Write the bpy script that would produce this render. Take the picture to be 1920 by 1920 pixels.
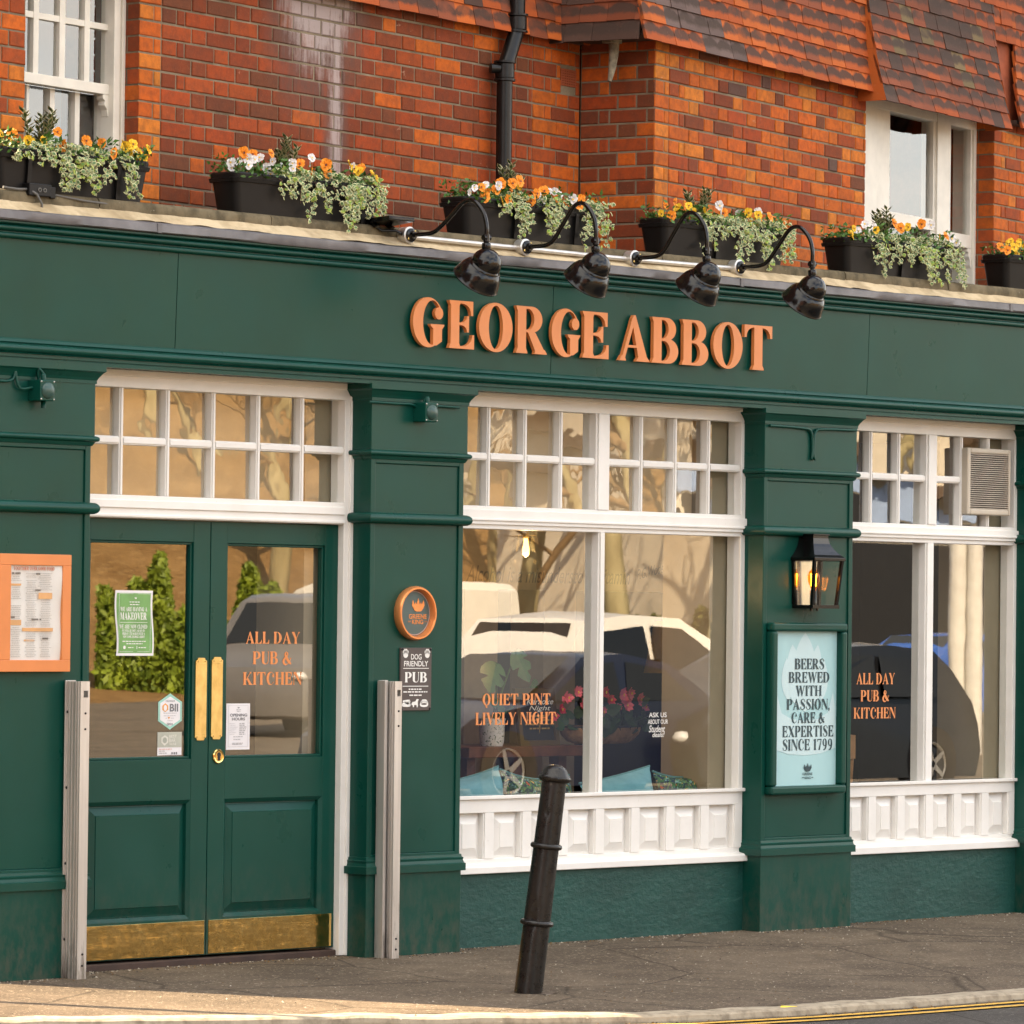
import bpy, math, random
from mathutils import Vector, Matrix
from mathutils.geometry import delaunay_2d_cdt

scene = bpy.context.scene
for o in list(bpy.data.objects):
    bpy.data.objects.remove(o)
COL = scene.collection
R = math.radians
random.seed(7)

# ------------------------------------------------------------------ camera
FPX, CX = 8749.0, 960.0                      # focal length and centre in pixels of the 1920 px photograph
CAM = Vector((-13.44, -15.5, 1.573))
def _axes():
    yaw, pitch, roll = 0.82369757, 0.02179411, 0.01152642
    cy, sy, cp, sp = math.cos(yaw), math.sin(yaw), math.cos(pitch), math.sin(pitch)
    fw = Vector((sy*cp, cy*cp, sp)); r = Vector((cy, -sy, 0)); u = r.cross(fw)
    c, s = math.cos(roll), math.sin(roll)
    return c*r+s*u, -s*r+c*u, fw
CR, CU, CF = _axes()
cam_data = bpy.data.cameras.new('camera')
cam_data.sensor_width = 36.0
cam_data.lens = FPX/1920.0*36.0
cam_data.clip_start, cam_data.clip_end = 0.5, 2000.0
cam_data.dof.use_dof = True
cam_data.dof.focus_distance = 23.4
cam_data.dof.aperture_fstop = 13
camera = bpy.data.objects.new('camera', cam_data)
COL.objects.link(camera)
m = Matrix((CR, CU, -CF)).transposed().to_4x4()
m.translation = CAM
camera.matrix_world = m
scene.camera = camera

# ------------------------------------------------------------------ sky, sun, exposure
SUN_DIR = Vector((-0.50, 0.866, 0)).normalized()*math.cos(R(36)) + Vector((0, 0, math.sin(R(36))))
world = bpy.data.worlds.new('World')
scene.world = world
world.use_nodes = True
wn, wl = world.node_tree.nodes, world.node_tree.links
bg = wn['Background']
sky = wn.new('ShaderNodeTexSky')
sky.sky_type = 'NISHITA'
sky.sun_disc = False
sky.sun_elevation = R(36)
sky.sun_rotation = R(-30)
tc = wn.new('ShaderNodeTexCoord')
mp = wn.new('ShaderNodeMapping'); mp.inputs['Scale'].default_value = (1.0, 1.0, 2.4)
nz = wn.new('ShaderNodeTexNoise'); nz.inputs['Scale'].default_value = 2.1; nz.inputs['Detail'].default_value = 7; nz.inputs['Roughness'].default_value = 0.58
cr = wn.new('ShaderNodeValToRGB')
cr.color_ramp.elements[0].position = 0.40; cr.color_ramp.elements[1].position = 0.56
mx = wn.new('ShaderNodeMixRGB')
mx.inputs['Color2'].default_value = (8.0, 7.5, 6.8, 1)          # sunlit broken cloud
wl.new(tc.outputs['Generated'], mp.inputs['Vector']); wl.new(mp.outputs['Vector'], nz.inputs['Vector'])
wl.new(nz.outputs['Fac'], cr.inputs['Fac']); wl.new(cr.outputs['Color'], mx.inputs['Fac'])
wl.new(sky.outputs['Color'], mx.inputs['Color1']); wl.new(mx.outputs['Color'], bg.inputs['Color'])
bg.inputs['Strength'].default_value = 0.075
sun_data = bpy.data.lights.new('sun', 'SUN')
sun_data.energy = 4.3
sun_data.angle = R(0.5)
sun_data.color = (1.0, 0.78, 0.52)
sun = bpy.data.objects.new('sun', sun_data)
sun.rotation_euler = SUN_DIR.to_track_quat('Z', 'Y').to_euler()
sun.location = SUN_DIR*40
COL.objects.link(sun)
scene.view_settings.view_transform = 'Standard'
scene.view_settings.look = 'None'
scene.view_settings.exposure = 2.6
scene.view_settings.gamma = 1.0
scene.render.engine = 'CYCLES'
scene.cycles.max_bounces = 10
scene.cycles.diffuse_bounces = 4
scene.cycles.glossy_bounces = 5
scene.cycles.transparent_max_bounces = 16
scene.cycles.sample_clamp_indirect = 6.0
scene.cycles.use_denoising = True

# ------------------------------------------------------------------ measuring: a photo pixel seen on the vertical plane y = Y
def A(px, py, Y=0.0):
    d = CF + CR*((px-CX)/FPX) + CU*(-(py-CX)/FPX)
    return CAM + d*((Y-CAM.y)/d.y)
def AX(px, py, Y=0.0): return A(px, py, Y).x
def AZ(px, py, Y=0.0): return A(px, py, Y).z

# ------------------------------------------------------------------ objects, parts, tags
WORLD_AT = {}
def tag(o, label=None, cat=None, group=None, kind=None):
    if label: o['label'] = label
    if cat: o['category'] = cat
    if group: o['group'] = group
    if kind: o['kind'] = kind
    return o
def thing(name, label, cat, loc=(0, 0, 0), group=None):
    o = bpy.data.objects.new(name, None)
    o.empty_display_size = 0.1
    COL.objects.link(o)
    o.location = loc
    WORLD_AT[o.name] = Vector(loc)
    return tag(o, label, cat, group)

class MB:
    """collects polygons and links them as ONE mesh object"""
    def __init__(s):
        s.v, s.f, s.m, s.s, s.c, s.uv = [], [], [], [], [], []
    def add(s, verts, faces, m=0, smooth=False, col=None, uv=None):
        b = len(s.v)
        s.v += [tuple(x) for x in verts]
        for f in faces:
            s.f.append(tuple(i+b for i in f)); s.m.append(m); s.s.append(smooth); s.c.append(col)
            s.uv.append(None if uv is None else [uv[i] for i in f])
    def box(s, x0, x1, y0, y1, z0, z1, m=0, col=None):
        v = [(x0,y0,z0),(x1,y0,z0),(x1,y1,z0),(x0,y1,z0),(x0,y0,z1),(x1,y0,z1),(x1,y1,z1),(x0,y1,z1)]
        s.add(v, [(0,3,2,1),(4,5,6,7),(0,1,5,4),(1,2,6,5),(2,3,7,6),(3,0,4,7)], m, False, col)
    def quad(s, a, b, c, d, m=0, col=None, uv=None):
        s.add([a, b, c, d], [(0,1,2,3)], m, False, col, uv)
    def prism_x(s, prof, x0, x1, m=0, smooth=False):
        n = len(prof)
        v = [(x0,y,z) for y, z in prof] + [(x1,y,z) for y, z in prof]
        s.add(v, [(i, (i+1) % n, n+(i+1) % n, n+i) for i in range(n)], m, smooth)
        s.add(v, [tuple(range(n))[::-1], tuple(range(n, 2*n))], m)
    def prism_y(s, prof, y0, y1, m=0, smooth=False):
        n = len(prof)
        v = [(x,y0,z) for x, z in prof] + [(x,y1,z) for x, z in prof]
        s.add(v, [(i, (i+1) % n, n+(i+1) % n, n+i) for i in range(n)], m, smooth)
        s.add(v, [tuple(range(n))[::-1], tuple(range(n, 2*n))], m)
    def rings(s, rings, m=0, smooth=True, caps=True, closed=True, col=None):
        n = len(rings[0]); v = [p for r in rings for p in r]; f = []
        for k in range(len(rings)-1):
            for i in range(n if closed else n-1):
                j = (i+1) % n
                f.append((k*n+i, k*n+j, (k+1)*n+j, (k+1)*n+i))
        s.add(v, f, m, smooth, col)
        if caps:
            s.add(rings[0], [tuple(range(n))[::-1]], m, False, col)
            s.add(rings[-1], [tuple(range(n))], m, False, col)
    def tube(s, path, r, n=10, m=0, caps=True, col=None):
        P = [Vector(p) for p in path]
        rr = r if isinstance(r, (list, tuple)) else [r]*len(P)
        T = []
        for i in range(len(P)):
            a, b = P[max(i-1, 0)], P[min(i+1, len(P)-1)]
            T.append((b-a).normalized())
        up = Vector((0, 0, 1)) if abs(T[0].z) < 0.9 else Vector((1, 0, 0))
        N = (up - T[0]*up.dot(T[0])).normalized()
        rings = []
        for i in range(len(P)):
            N = (N - T[i]*N.dot(T[i])).normalized()
            B = T[i].cross(N)
            rings.append([P[i] + (N*math.cos(2*math.pi*k/n) + B*math.sin(2*math.pi*k/n))*rr[i] for k in range(n)])
        s.rings(rings, m, True, caps, True, col)
    def lathe(s, prof, mat=None, n=32, m=0, smooth=True, caps=False):
        mat = mat or Matrix.Identity(4)
        rings = [[mat @ Vector((r*math.cos(2*math.pi*k/n), r*math.sin(2*math.pi*k/n), h)) for k in range(n)] for r, h in prof]
        s.rings(rings, m, smooth, caps)
    def around(s, x0, x1, yb, yf, prof, m=0, smooth=False):
        """a moulding profile [(outward, z)] run round the front and both returns of a pilaster"""
        rings = []
        for d, z in prof:
            rings.append([(x0-d, yb, z), (x0-d, yf-d, z), (x1+d, yf-d, z), (x1+d, yb, z)])
        s.rings(rings, m, smooth, False, False)
        d, z = prof[0]; s.add(rings[0], [(0,1,2,3)], m)
        s.add(rings[-1], [(3,2,1,0)], m)
    def disc(s, c, r, axis_y=True, n=24, m=0, y=None):
        v = [(c[0]+r*math.cos(2*math.pi*k/n), c[1], c[2]+r*math.sin(2*math.pi*k/n)) for k in range(n)]
        s.add(v, [tuple(range(n))], m)
    def build(s, name, mats, parent=None, origin=None, bevel=0, seg=2, angle=None, label=None):
        me = bpy.data.meshes.new(name)
        w = Vector(origin) if origin is not None else (WORLD_AT[parent.name] if parent else Vector((0, 0, 0)))
        me.from_pydata([(v[0]-w.x, v[1]-w.y, v[2]-w.z) for v in s.v], [], s.f)
        for x in (mats if isinstance(mats, (list, tuple)) else [mats]):
            me.materials.append(x)
        me.polygons.foreach_set('material_index', s.m)
        me.polygons.foreach_set('use_smooth', s.s)
        if any(c is not None for c in s.c):
            ca = me.color_attributes.new('tint', 'FLOAT_COLOR', 'CORNER')
            data = []
            for f, c in zip(s.f, s.c):
                c = c or (1, 1, 1)
                data += [c[0], c[1], c[2], 1.0]*len(f)
            ca.data.foreach_set('color', data)
        if any(u is not None for u in s.uv):
            ul = me.uv_layers.new(name='uv')
            data = []
            for f, u in zip(s.f, s.uv):
                for i in range(len(f)):
                    data += list(u[i]) if u else [0, 0]
            ul.data.foreach_set('uv', data)
        me.update()
        if angle:
            me.set_sharp_from_angle(angle=R(angle))
        o = bpy.data.objects.new(name, me)
        COL.objects.link(o)
        if parent:
            o.parent = parent
            o.location = w - WORLD_AT[parent.name]
        else:
            o.location = w
        WORLD_AT[o.name] = w
        if bevel:
            b = o.modifiers.new('edges', 'BEVEL')
            b.width = bevel; b.segments = seg; b.limit_method = 'ANGLE'; b.angle_limit = R(40)
            b.harden_normals = False
        if label: o['label'] = label
        return o

# ------------------------------------------------------------------ materials
def lin(r, g, b):
    f = lambda c: c/255/12.92 if c/255 <= 0.04045 else ((c/255+0.055)/1.055)**2.4
    return (f(r), f(g), f(b))
class MatMaker:
    def __init__(s, name):
        s.mat = bpy.data.materials.new(name); s.mat.use_nodes = True
        s.t = s.mat.node_tree; s.n = s.t.nodes; s.p = s.n['Principled BSDF']
        s._pos = None
    def node(s, t, **kw):
        x = s.n.new(t)
        for k, v in kw.items():
            if k in x.inputs: x.inputs[k].default_value = v
            else: setattr(x, k, v)
        return x
    def link(s, a, b): s.t.links.new(a, b)
    def coord(s, scale=(1, 1, 1)):
        g = s.node('ShaderNodeNewGeometry'); mpn = s.node('ShaderNodeMapping')
        mpn.inputs['Scale'].default_value = scale
        s.link(g.outputs['Position'], mpn.inputs['Vector'])
        return mpn.outputs['Vector']
    def noise(s, scale, detail=4, rough=0.55, stretch=(1, 1, 1), dist=0):
        x = s.node('ShaderNodeTexNoise'); x.inputs['Scale'].default_value = scale
        x.inputs['Detail'].default_value = detail; x.inputs['Roughness'].default_value = rough
        x.inputs['Distortion'].default_value = dist
        s.link(s.coord(stretch), x.inputs['Vector'])
        return x.outputs['Fac']
    def ramp(s, fac, a, b, c0=(0, 0, 0), c1=(1, 1, 1)):
        x = s.node('ShaderNodeValToRGB')
        x.color_ramp.elements[0].position = a; x.color_ramp.elements[1].position = b
        x.color_ramp.elements[0].color = (*c0, 1); x.color_ramp.elements[1].color = (*c1, 1)
        s.link(fac, x.inputs['Fac'])
        return x.outputs['Color']
    def mix(s, fac, a, b, mode='MIX'):
        x = s.node('ShaderNodeMixRGB'); x.blend_type = mode
        for sock, val in ((x.inputs['Fac'], fac), (x.inputs['Color1'], a), (x.inputs['Color2'], b)):
            if isinstance(val, (int, float)): sock.default_value = val
            elif isinstance(val, (tuple, list)): sock.default_value = (*val[:3], 1)
            else: s.link(val, sock)
        return x.outputs['Color']
    def math(s, op, a, b=0.0, clamp=False):
        x = s.node('ShaderNodeMath'); x.operation = op; x.use_clamp = clamp
        for sock, val in ((x.inputs[0], a), (x.inputs[1], b)):
            if isinstance(val, (int, float)): sock.default_value = val
            else: s.link(val, sock)
        return x.outputs[0]
    def bump(s, height, strength=0.3, dist=0.01, prev=None):
        x = s.node('ShaderNodeBump'); x.inputs['Strength'].default_value = strength; x.inputs['Distance'].default_value = dist
        s.link(height, x.inputs['Height'])
        if prev is not None: s.link(prev, x.inputs['Normal'])
        s.link(x.outputs['Normal'], s.p.inputs['Normal'])
        return x.outputs['Normal']
    def base(s, c):
        if isinstance(c, (tuple, list)): s.p.inputs['Base Color'].default_value = (*c[:3], 1)
        else: s.link(c, s.p.inputs['Base Color'])
    def set(s, **kw):
        for k, v in kw.items():
            k = k.replace('_', ' ').capitalize() if k not in s.p.inputs else k
            key = {'Ior': 'IOR', 'Coat weight': 'Coat Weight', 'Coat roughness': 'Coat Roughness', 'Specular': 'Specular IOR Level', 'Emission color': 'Emission Color', 'Emission strength': 'Emission Strength', 'Transmission': 'Transmission Weight', 'Subsurface': 'Subsurface Weight', 'Sheen': 'Sheen Weight'}.get(k, k)
            if isinstance(v, (int, float)) or isinstance(v, tuple): s.p.inputs[key].default_value = v if not isinstance(v, tuple) else (*v, 1)
            else: s.link(v, s.p.inputs[key])
        return s
def simple(name, col, rough=0.5, metal=0.0, spec=0.5, var=0.12, vscale=9.0, bump=0.0, bscale=60.0, coat=0.0):
    k = MatMaker(name)
    n = k.noise(vscale, 5)
    dark = tuple(c*(1-var) for c in col); light = tuple(min(1, c*(1+var)) for c in col)
    k.base(k.ramp(n, 0.3, 0.7, dark, light))
    k.set(Roughness=rough, Metallic=metal, Specular=spec)
    if coat: k.set(Coat_weight=coat)
    if bump: k.bump(k.noise(bscale, 4), bump, 0.004)
    return k.mat
M = {}
def painted_green():
    k = MatMaker('green_paint')
    n = k.noise(2.2, 6, 0.6); d = k.noise(5, 5, 0.6, (1, 1, 0.7))
    c = k.ramp(n, 0.3, 0.72, (0.0016, 0.046, 0.033), (0.0028, 0.056, 0.041))
    wear = k.ramp(k.noise(170, 2), 0.785, 0.80)
    g = k.node('ShaderNodeNewGeometry'); sp = k.node('ShaderNodeSeparateXYZ'); k.link(g.outputs['Position'], sp.inputs[0])
    low = k.math('MULTIPLY', k.math('SUBTRACT', 0.42, sp.outputs['Z'], True), 2.2)
    c = k.mix(k.math('MULTIPLY', low, k.ramp(k.noise(21, 6, 0.75, (1, 1, 0.5)), 0.42, 0.7)), c, (0.055, 0.068, 0.05))
    k.base(c)
    k.set(Roughness=k.ramp(d, 0.3, 0.75, (0.26,)*3, (0.40,)*3), Specular=0.26)
    k.bump(k.noise(34, 3, 0.5, (0.35, 0.35, 3)), 0.05, 0.002)
    return k.mat
M['green'] = painted_green()
def render_green():
    k = MatMaker('green_painted_render')
    n = k.noise(3.0, 8, 0.62, (1, 1, 1.8)); sc = k.noise(14, 6, 0.7, (0.5, 0.5, 2.2), 1.2)
    c = k.ramp(n, 0.32, 0.7, (0.0018, 0.042, 0.033), (0.006, 0.064, 0.051))
    c = k.mix(k.math('MULTIPLY', k.ramp(sc, 0.56, 0.7), 0.55), c, (0.05, 0.13, 0.11))
    k.base(c); k.set(Roughness=0.55, Specular=0.4)
    k.bump(k.noise(18, 7, 0.62, (1, 1, 1.6)), 0.55, 0.012)
    return k.mat
M['render'] = render_green()
def painted_white():
    k = MatMaker('cream_white_paint')
    n = k.noise(6, 5, 0.6); g = k.noise(70, 3)
    c = k.ramp(n, 0.3, 0.7, (0.745, 0.725, 0.68), (0.81, 0.79, 0.75))
    c = k.mix(k.math('MULTIPLY', k.ramp(g, 0.66, 0.78), 0.35), c, (0.48, 0.43, 0.35))
    k.base(c); k.set(Roughness=0.38, Specular=0.45)
    k.bump(k.noise(24, 3, 0.5, (1, 1, 0.4)), 0.10, 0.004)
    return k.mat
M['white'] = painted_white()
M['sash_white'] = simple('old_sash_paint', (0.70, 0.66, 0.57), 0.45, var=0.08, bump=0.1)
def brick(name, stain=False):
    k = MatMaker(name)
    at = k.node('ShaderNodeVertexColor'); at.layer_name = 'tint'
    n = k.noise(22, 6, 0.65); f = k.noise(120, 4, 0.7)
    c = k.mix(k.math('MULTIPLY', k.ramp(n, 0.40, 0.66), 0.75), at.outputs['Color'], k.mix(0.62, at.outputs['Color'], (0.09, 0.035, 0.02)))
    c = k.mix(k.math('MULTIPLY', k.ramp(f, 0.6, 0.75), 0.45), c, (0.44, 0.17, 0.08))
    scrape = k.ramp(k.noise(9, 7, 0.7, (1, 1, 1.8), 1.5), 0.67, 0.70)
    c = k.mix(k.math('MULTIPLY', scrape, 0.5), c, (0.5, 0.3, 0.2))
    if stain:
        g = k.node('ShaderNodeNewGeometry'); sp = k.node('ShaderNodeSeparateXYZ'); k.link(g.outputs['Position'], sp.inputs[0])
        x, z = sp.outputs['X'], sp.outputs['Z']
        band = k.math('SUBTRACT', 1.0, k.math('DIVIDE', k.math('ABSOLUTE', k.math('SUBTRACT', x, 2.50)), 0.46), True)
        band2 = k.math('SUBTRACT', 1.0, k.math('DIVIDE', k.math('ABSOLUTE', k.math('SUBTRACT', x, 2.66)), 0.15), True)
        up = k.math('MULTIPLY', k.math('SUBTRACT', z, 3.75), 1.25, True)
        m1 = k.math('MULTIPLY', k.math('POWER', band, 0.6), up)
        msk = k.math('MAXIMUM', m1, k.math('MULTIPLY', band2, 0.8))
        streak = k.noise(22, 6, 0.75, (2.2, 2.2, 0.14)); blot = k.noise(13, 8, 0.75)
        s_ = k.math('MULTIPLY', msk, k.math('ADD', k.math('MULTIPLY', streak, 1.0), k.math('MULTIPLY', blot, 0.55)))
        whit = k.ramp(s_, 0.36, 0.56)
        c = k.mix(k.math('MULTIPLY', k.ramp(s_, 0.10, 0.36), 0.75), c, (0.115, 0.068, 0.055))
        c = k.mix(k.math('MULTIPLY', whit, 0.62), c, (0.50, 0.43, 0.41))
    k.base(c); k.set(Roughness=0.8, Specular=0.18)
    b = k.bump(k.noise(75, 5, 0.65), 0.35, 0.006)
    return k.mat
M['brick'] = brick('red_brick'); M['brick_stained'] = brick('red_brick_with_lime_stain', True)
def mortar():
    k = MatMaker('mortar')
    n = k.noise(8, 6, 0.65)
    k.base(k.ramp(n, 0.3, 0.7, (0.14, 0.112, 0.075), (0.28, 0.228, 0.155))); k.set(Roughness=0.9, Specular=0.15)
    k.bump(k.noise(140, 4), 0.6, 0.006)
    return k.mat
M['mortar'] = mortar()
def tiles_mat():
    k = MatMaker('clay_tile')
    at = k.node('ShaderNodeVertexColor'); at.layer_name = 'tint'
    uv = k.node('ShaderNodeUVMap'); uv.uv_map = 'uv'
    sp = k.node('ShaderNodeSeparateXYZ'); k.link(uv.outputs['UV'], sp.inputs[0])
    n = k.noise(14, 6, 0.65); n2 = k.noise(3.0, 5, 0.6)
    v = k.math('ADD', sp.outputs['Y'], k.math('MULTIPLY', k.math('SUBTRACT', n, 0.5), 0.62))
    u2 = k.math('MULTIPLY', k.math('SUBTRACT', sp.outputs['X'], 0.5), 2.0); arch = k.math('MULTIPLY', k.math('MULTIPLY', u2, u2), 0.24)
    bandlo = k.ramp(v, 0.26, 0.46); bandhi = k.ramp(k.math('ADD', v, arch), 0.86, 1.0, (1, 1, 1), (0, 0, 0))
    soot = k.math('MULTIPLY', k.math('MULTIPLY', bandlo, bandhi), k.ramp(n2, 0.26, 0.46))
    c = k.mix(k.math('MULTIPLY', soot, 0.9), at.outputs['Color'], (0.055, 0.036, 0.028))
    c = k.mix(k.math('MULTIPLY', k.ramp(k.noise(60, 4, 0.7), 0.62, 0.74), 0.25), c, (0.30, 0.20, 0.13))
    k.base(c); k.set(Roughness=0.78, Specular=0.2)
    k.bump(k.noise(90, 4), 0.3, 0.004)
    return k.mat
M['tile'] = tiles_mat()
def stone(name, lo, hi, dark, sc=5):
    k = MatMaker(name)
    n = k.noise(sc, 8, 0.68); d = k.noise(sc*2.3, 6, 0.6, (1, 1, 0.6)); e = k.noise(95, 3)
    c = k.ramp(n, 0.3, 0.7, lo, hi)
    c = k.mix(k.math('MULTIPLY', k.ramp(d, 0.45, 0.68), 0.7), c, dark)
    c = k.mix(k.math('MULTIPLY', k.ramp(e, 0.68, 0.76), 0.5), c, (0.5, 0.45, 0.34))
    k.base(c); k.set(Roughness=0.88, Specular=0.2)
    k.bump(n, 0.5, 0.02); k.bump(e, 0.3, 0.006)
    return k.mat
M['stone'] = stone('weathered_stone', (0.095, 0.076, 0.044), (0.21, 0.17, 0.105), (0.034, 0.030, 0.018))
M['fillet'] = stone('lime_mortar_fillet', (0.46, 0.36, 0.22), (0.60, 0.49, 0.32), (0.28, 0.21, 0.12), 4)
M['lead'] = simple('lead_flashing', (0.135, 0.13, 0.135), 0.5, 0.35, var=0.38, vscale=6, bump=0.2, bscale=25)
def asphalt(name, lo, hi, patch, chips):
    k = MatMaker(name)
    big = k.noise(0.9, 6, 0.6); mid = k.noise(5, 5, 0.6); fine = k.noise(62, 4, 0.8); chip = k.noise(48, 3, 0.6)
    c = k.ramp(mid, 0.28, 0.72, lo, hi)
    c = k.mix(k.math('MULTIPLY', k.ramp(big, 0.42, 0.62), 0.6), c, patch)
    c = k.mix(k.math('MULTIPLY', k.ramp(chip, 0.60, 0.66), 0.75), c, chips)
    c = k.mix(k.ramp(fine, 0.30, 0.46, (0.75,)*3, (0,)*3), c, (0.02, 0.017, 0.014))
    crack = k.node('ShaderNodeTexVoronoi'); crack.feature = 'DISTANCE_TO_EDGE'; crack.inputs['Scale'].default_value = 0.8
    k.link(k.mix(0.25, k.coord(), k.node('ShaderNodeTexNoise').outputs['Color'], 'ADD'), crack.inputs['Vector'])
    c = k.mix(k.ramp(crack.outputs['Distance'], 0.0, 0.012, (0.55,)*3, (0,)*3), c, (0.02, 0.016, 0.012))
    k.base(c); k.set(Roughness=0.9, Specular=0.14)
    b = k.bump(fine, 1.0, 0.018); k.bump(mid, 0.35, 0.03, b)
    return k.mat
M['pavement'] = asphalt('pavement_asphalt', (0.140, 0.108, 0.077), (0.235, 0.182, 0.130), (0.098, 0.076, 0.056), (0.46, 0.38, 0.28))
M['road'] = asphalt('road_asphalt', (0.075, 0.068, 0.062), (0.115, 0.105, 0.095), (0.09, 0.082, 0.074), (0.24, 0.22, 0.2))
M['kerb'] = stone('granite_kerb', (0.30, 0.25, 0.18), (0.42, 0.36, 0.27), (0.15, 0.12, 0.085), 9)
M['yellow_line'] = simple('yellow_road_paint', (0.62, 0.36, 0.05), 0.7, var=0.35, vscale=30, bump=0.4, bscale=180)
M['copper'] = simple('copper_paint', (0.64, 0.215, 0.062), 0.36, 0.0, 0.5, var=0.05)
M['copper_metal'] = simple('copper_ring', (0.78, 0.30, 0.10), 0.26, 0.55, 0.6, var=0.06)
M['black'] = simple('satin_black_enamel', (0.004, 0.0038, 0.0038), 0.16, 0.0, 0.4, var=0.3, vscale=14, bump=0.03, bscale=18)
M['black_plastic'] = simple('black_plastic', (0.005, 0.0048, 0.0048), 0.42, 0.0, 0.25, var=0.25, bump=0.06, bscale=120)
M['iron'] = simple('black_painted_pipe', (0.006, 0.0056, 0.0054), 0.32, 0.0, 0.32, var=0.35, vscale=18, bump=0.2, bscale=70)
M['galv'] = simple('galvanised_steel', (0.62, 0.60, 0.57), 0.38, 0.75, var=0.12, vscale=22)
def alum():
    k = MatMaker('weathered_aluminium')
    st = k.noise(30, 4, 0.6, (1, 1, 0.05)); b = k.noise(7, 5, 0.6, (1, 1, 0.5))
    g = k.node('ShaderNodeNewGeometry'); sp = k.node('ShaderNodeSeparateXYZ'); k.link(g.outputs['Position'], sp.inputs[0])
    low = k.math('SUBTRACT', 0.62, sp.outputs['Z'], True)
    c = k.ramp(st, 0.3, 0.7, (0.50, 0.475, 0.44), (0.66, 0.635, 0.60))
    grime = k.ramp(k.math('MULTIPLY', k.noise(26, 5, 0.7, (1, 1, 0.18)), k.math('ADD', low, 0.22)), 0.38, 0.6)
    c = k.mix(k.math('MULTIPLY', grime, 0.85), c, (0.085, 0.06, 0.035))
    k.base(c); k.set(Roughness=0.36, Metallic=0.6, Specular=0.5)
    return k.mat
M['alum'] = alum()
def brass(name, rough, var, wave=0.003, zst=2.4):
    k = MatMaker(name)
    n = k.noise(20, 6, 0.65, (1, 1, 0.6))
    k.base(k.ramp(n, 0.3, 0.72, (0.80*(1-var), 0.54*(1-var), 0.17*(1-var)), (0.88, 0.64, 0.25)))
    k.set(Metallic=1.0, Roughness=k.ramp(k.noise(35, 4), 0.3, 0.7, (rough,)*3, (rough+0.14,)*3))
    k.bump(k.noise(3.2, 3, 0.5, (1, 1, zst)), 1.0 if zst > 3 else 0.3, wave)
    return k.mat
M['brass'] = brass('polished_brass', 0.05, 0.05); M['brass_plate'] = brass('kick_plate_brass', 0.06, 0.02, 0.0017, 6.0); M['brass_worn'] = brass('worn_brass', 0.30, 0.25)
def glass(name, ior, wav, rough=0.0, tint=(0.93, 0.95, 0.93), wscale=2.6):
    k = MatMaker(name)
    tr = k.node('ShaderNodeBsdfTransparent'); tr.inputs['Color'].default_value = (*tint, 1)
    gl = k.node('ShaderNodeBsdfGlossy'); gl.inputs['Roughness'].default_value = rough; gl.inputs['Color'].default_value = (1, 1, 1, 1)
    f0 = ((ior-1)/(ior+1))**2                            # Schlick reflectance, the same from both sides of the pane
    gg = k.node('ShaderNodeNewGeometry'); dt = k.node('ShaderNodeVectorMath'); dt.operation = 'DOT_PRODUCT'
    k.link(gg.outputs['Normal'], dt.inputs[0]); k.link(gg.outputs['Incoming'], dt.inputs[1])
    oc = k.math('SUBTRACT', 1.0, k.math('ABSOLUTE', dt.outputs['Value']), True)
    fac = k.math('ADD', f0, k.math('MULTIPLY', k.math('POWER', oc, 5.0), 1-f0), True)
    b = k.node('ShaderNodeBump'); b.inputs['Strength'].default_value = wav; b.inputs['Distance'].default_value = 0.01
    k.link(k.noise(wscale, 2, 0.4), b.inputs['Height'])
    k.link(b.outputs['Normal'], gl.inputs['Normal'])
    mxs = k.node('ShaderNodeMixShader')
    k.link(fac, mxs.inputs['Fac']); k.link(tr.outputs[0], mxs.inputs[1]); k.link(gl.outputs[0], mxs.inputs[2])
    k.link(mxs.outputs[0], k.n['Material Output'].inputs['Surface'])
    k.mat.cycles.use_transparent_shadow = True if hasattr(k.mat, 'cycles') else None
    return k.mat
M['glass'] = glass('plate_glass', 2.45, 0.010)
M['sash_glass'] = glass('sash_glass', 2.3, 0.03, 0.005, wscale=4)
M['old_glass'] = glass('old_window_glass', 2.5, 0.035, 0.003, wscale=5)
M['clear_glass'] = glass('lamp_glass', 1.5, 0.0)
M['car_glass'] = simple('car_window', (0.010, 0.012, 0.014), 0.05, 0.0, 0.35, var=0.1)
M['rubber'] = simple('tyre_rubber', (0.014, 0.013, 0.012), 0.8, var=0.2)
M['alloy'] = simple('alloy_wheel', (0.55, 0.53, 0.50), 0.3, 0.8, var=0.06)
M['paper'] = simple('white_paper', (0.74, 0.72, 0.73), 0.55, var=0.04)
M['ink'] = simple('grey_ink', (0.16, 0.16, 0.17), 0.6)
M['ink_black'] = simple('black_ink', (0.018, 0.022, 0.026), 0.6)
M['ink_pale'] = simple('pale_grey_ink', (0.42, 0.41, 0.42), 0.6)
M['ink_white'] = simple('white_lettering', (0.78, 0.77, 0.73), 0.5, var=0.03)
M['ink_orange'] = simple('orange_lettering', (0.72, 0.25, 0.075), 0.5, var=0.04)
M['ink_red'] = simple('red_brown_ink', (0.50, 0.10, 0.04), 0.6)
M['poster_green'] = simple('green_poster_paper', (0.16, 0.34, 0.10), 0.5, var=0.18, vscale=12)
M['poster_blue'] = simple('pale_blue_board', (0.36, 0.58, 0.60), 0.42, var=0.03)
M['poster_blue_pale'] = simple('paler_blue_print', (0.50, 0.66, 0.68), 0.42, var=0.03)
M['ink_teal'] = simple('dark_teal_ink', (0.016, 0.045, 0.055), 0.5)
M['sign_brown'] = simple('dark_brown_sign', (0.072, 0.055, 0.050), 0.45, var=0.08)
M['sign_teal'] = simple('roundel_grey_green', (0.062, 0.10, 0.095), 0.4, var=0.06)
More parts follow.
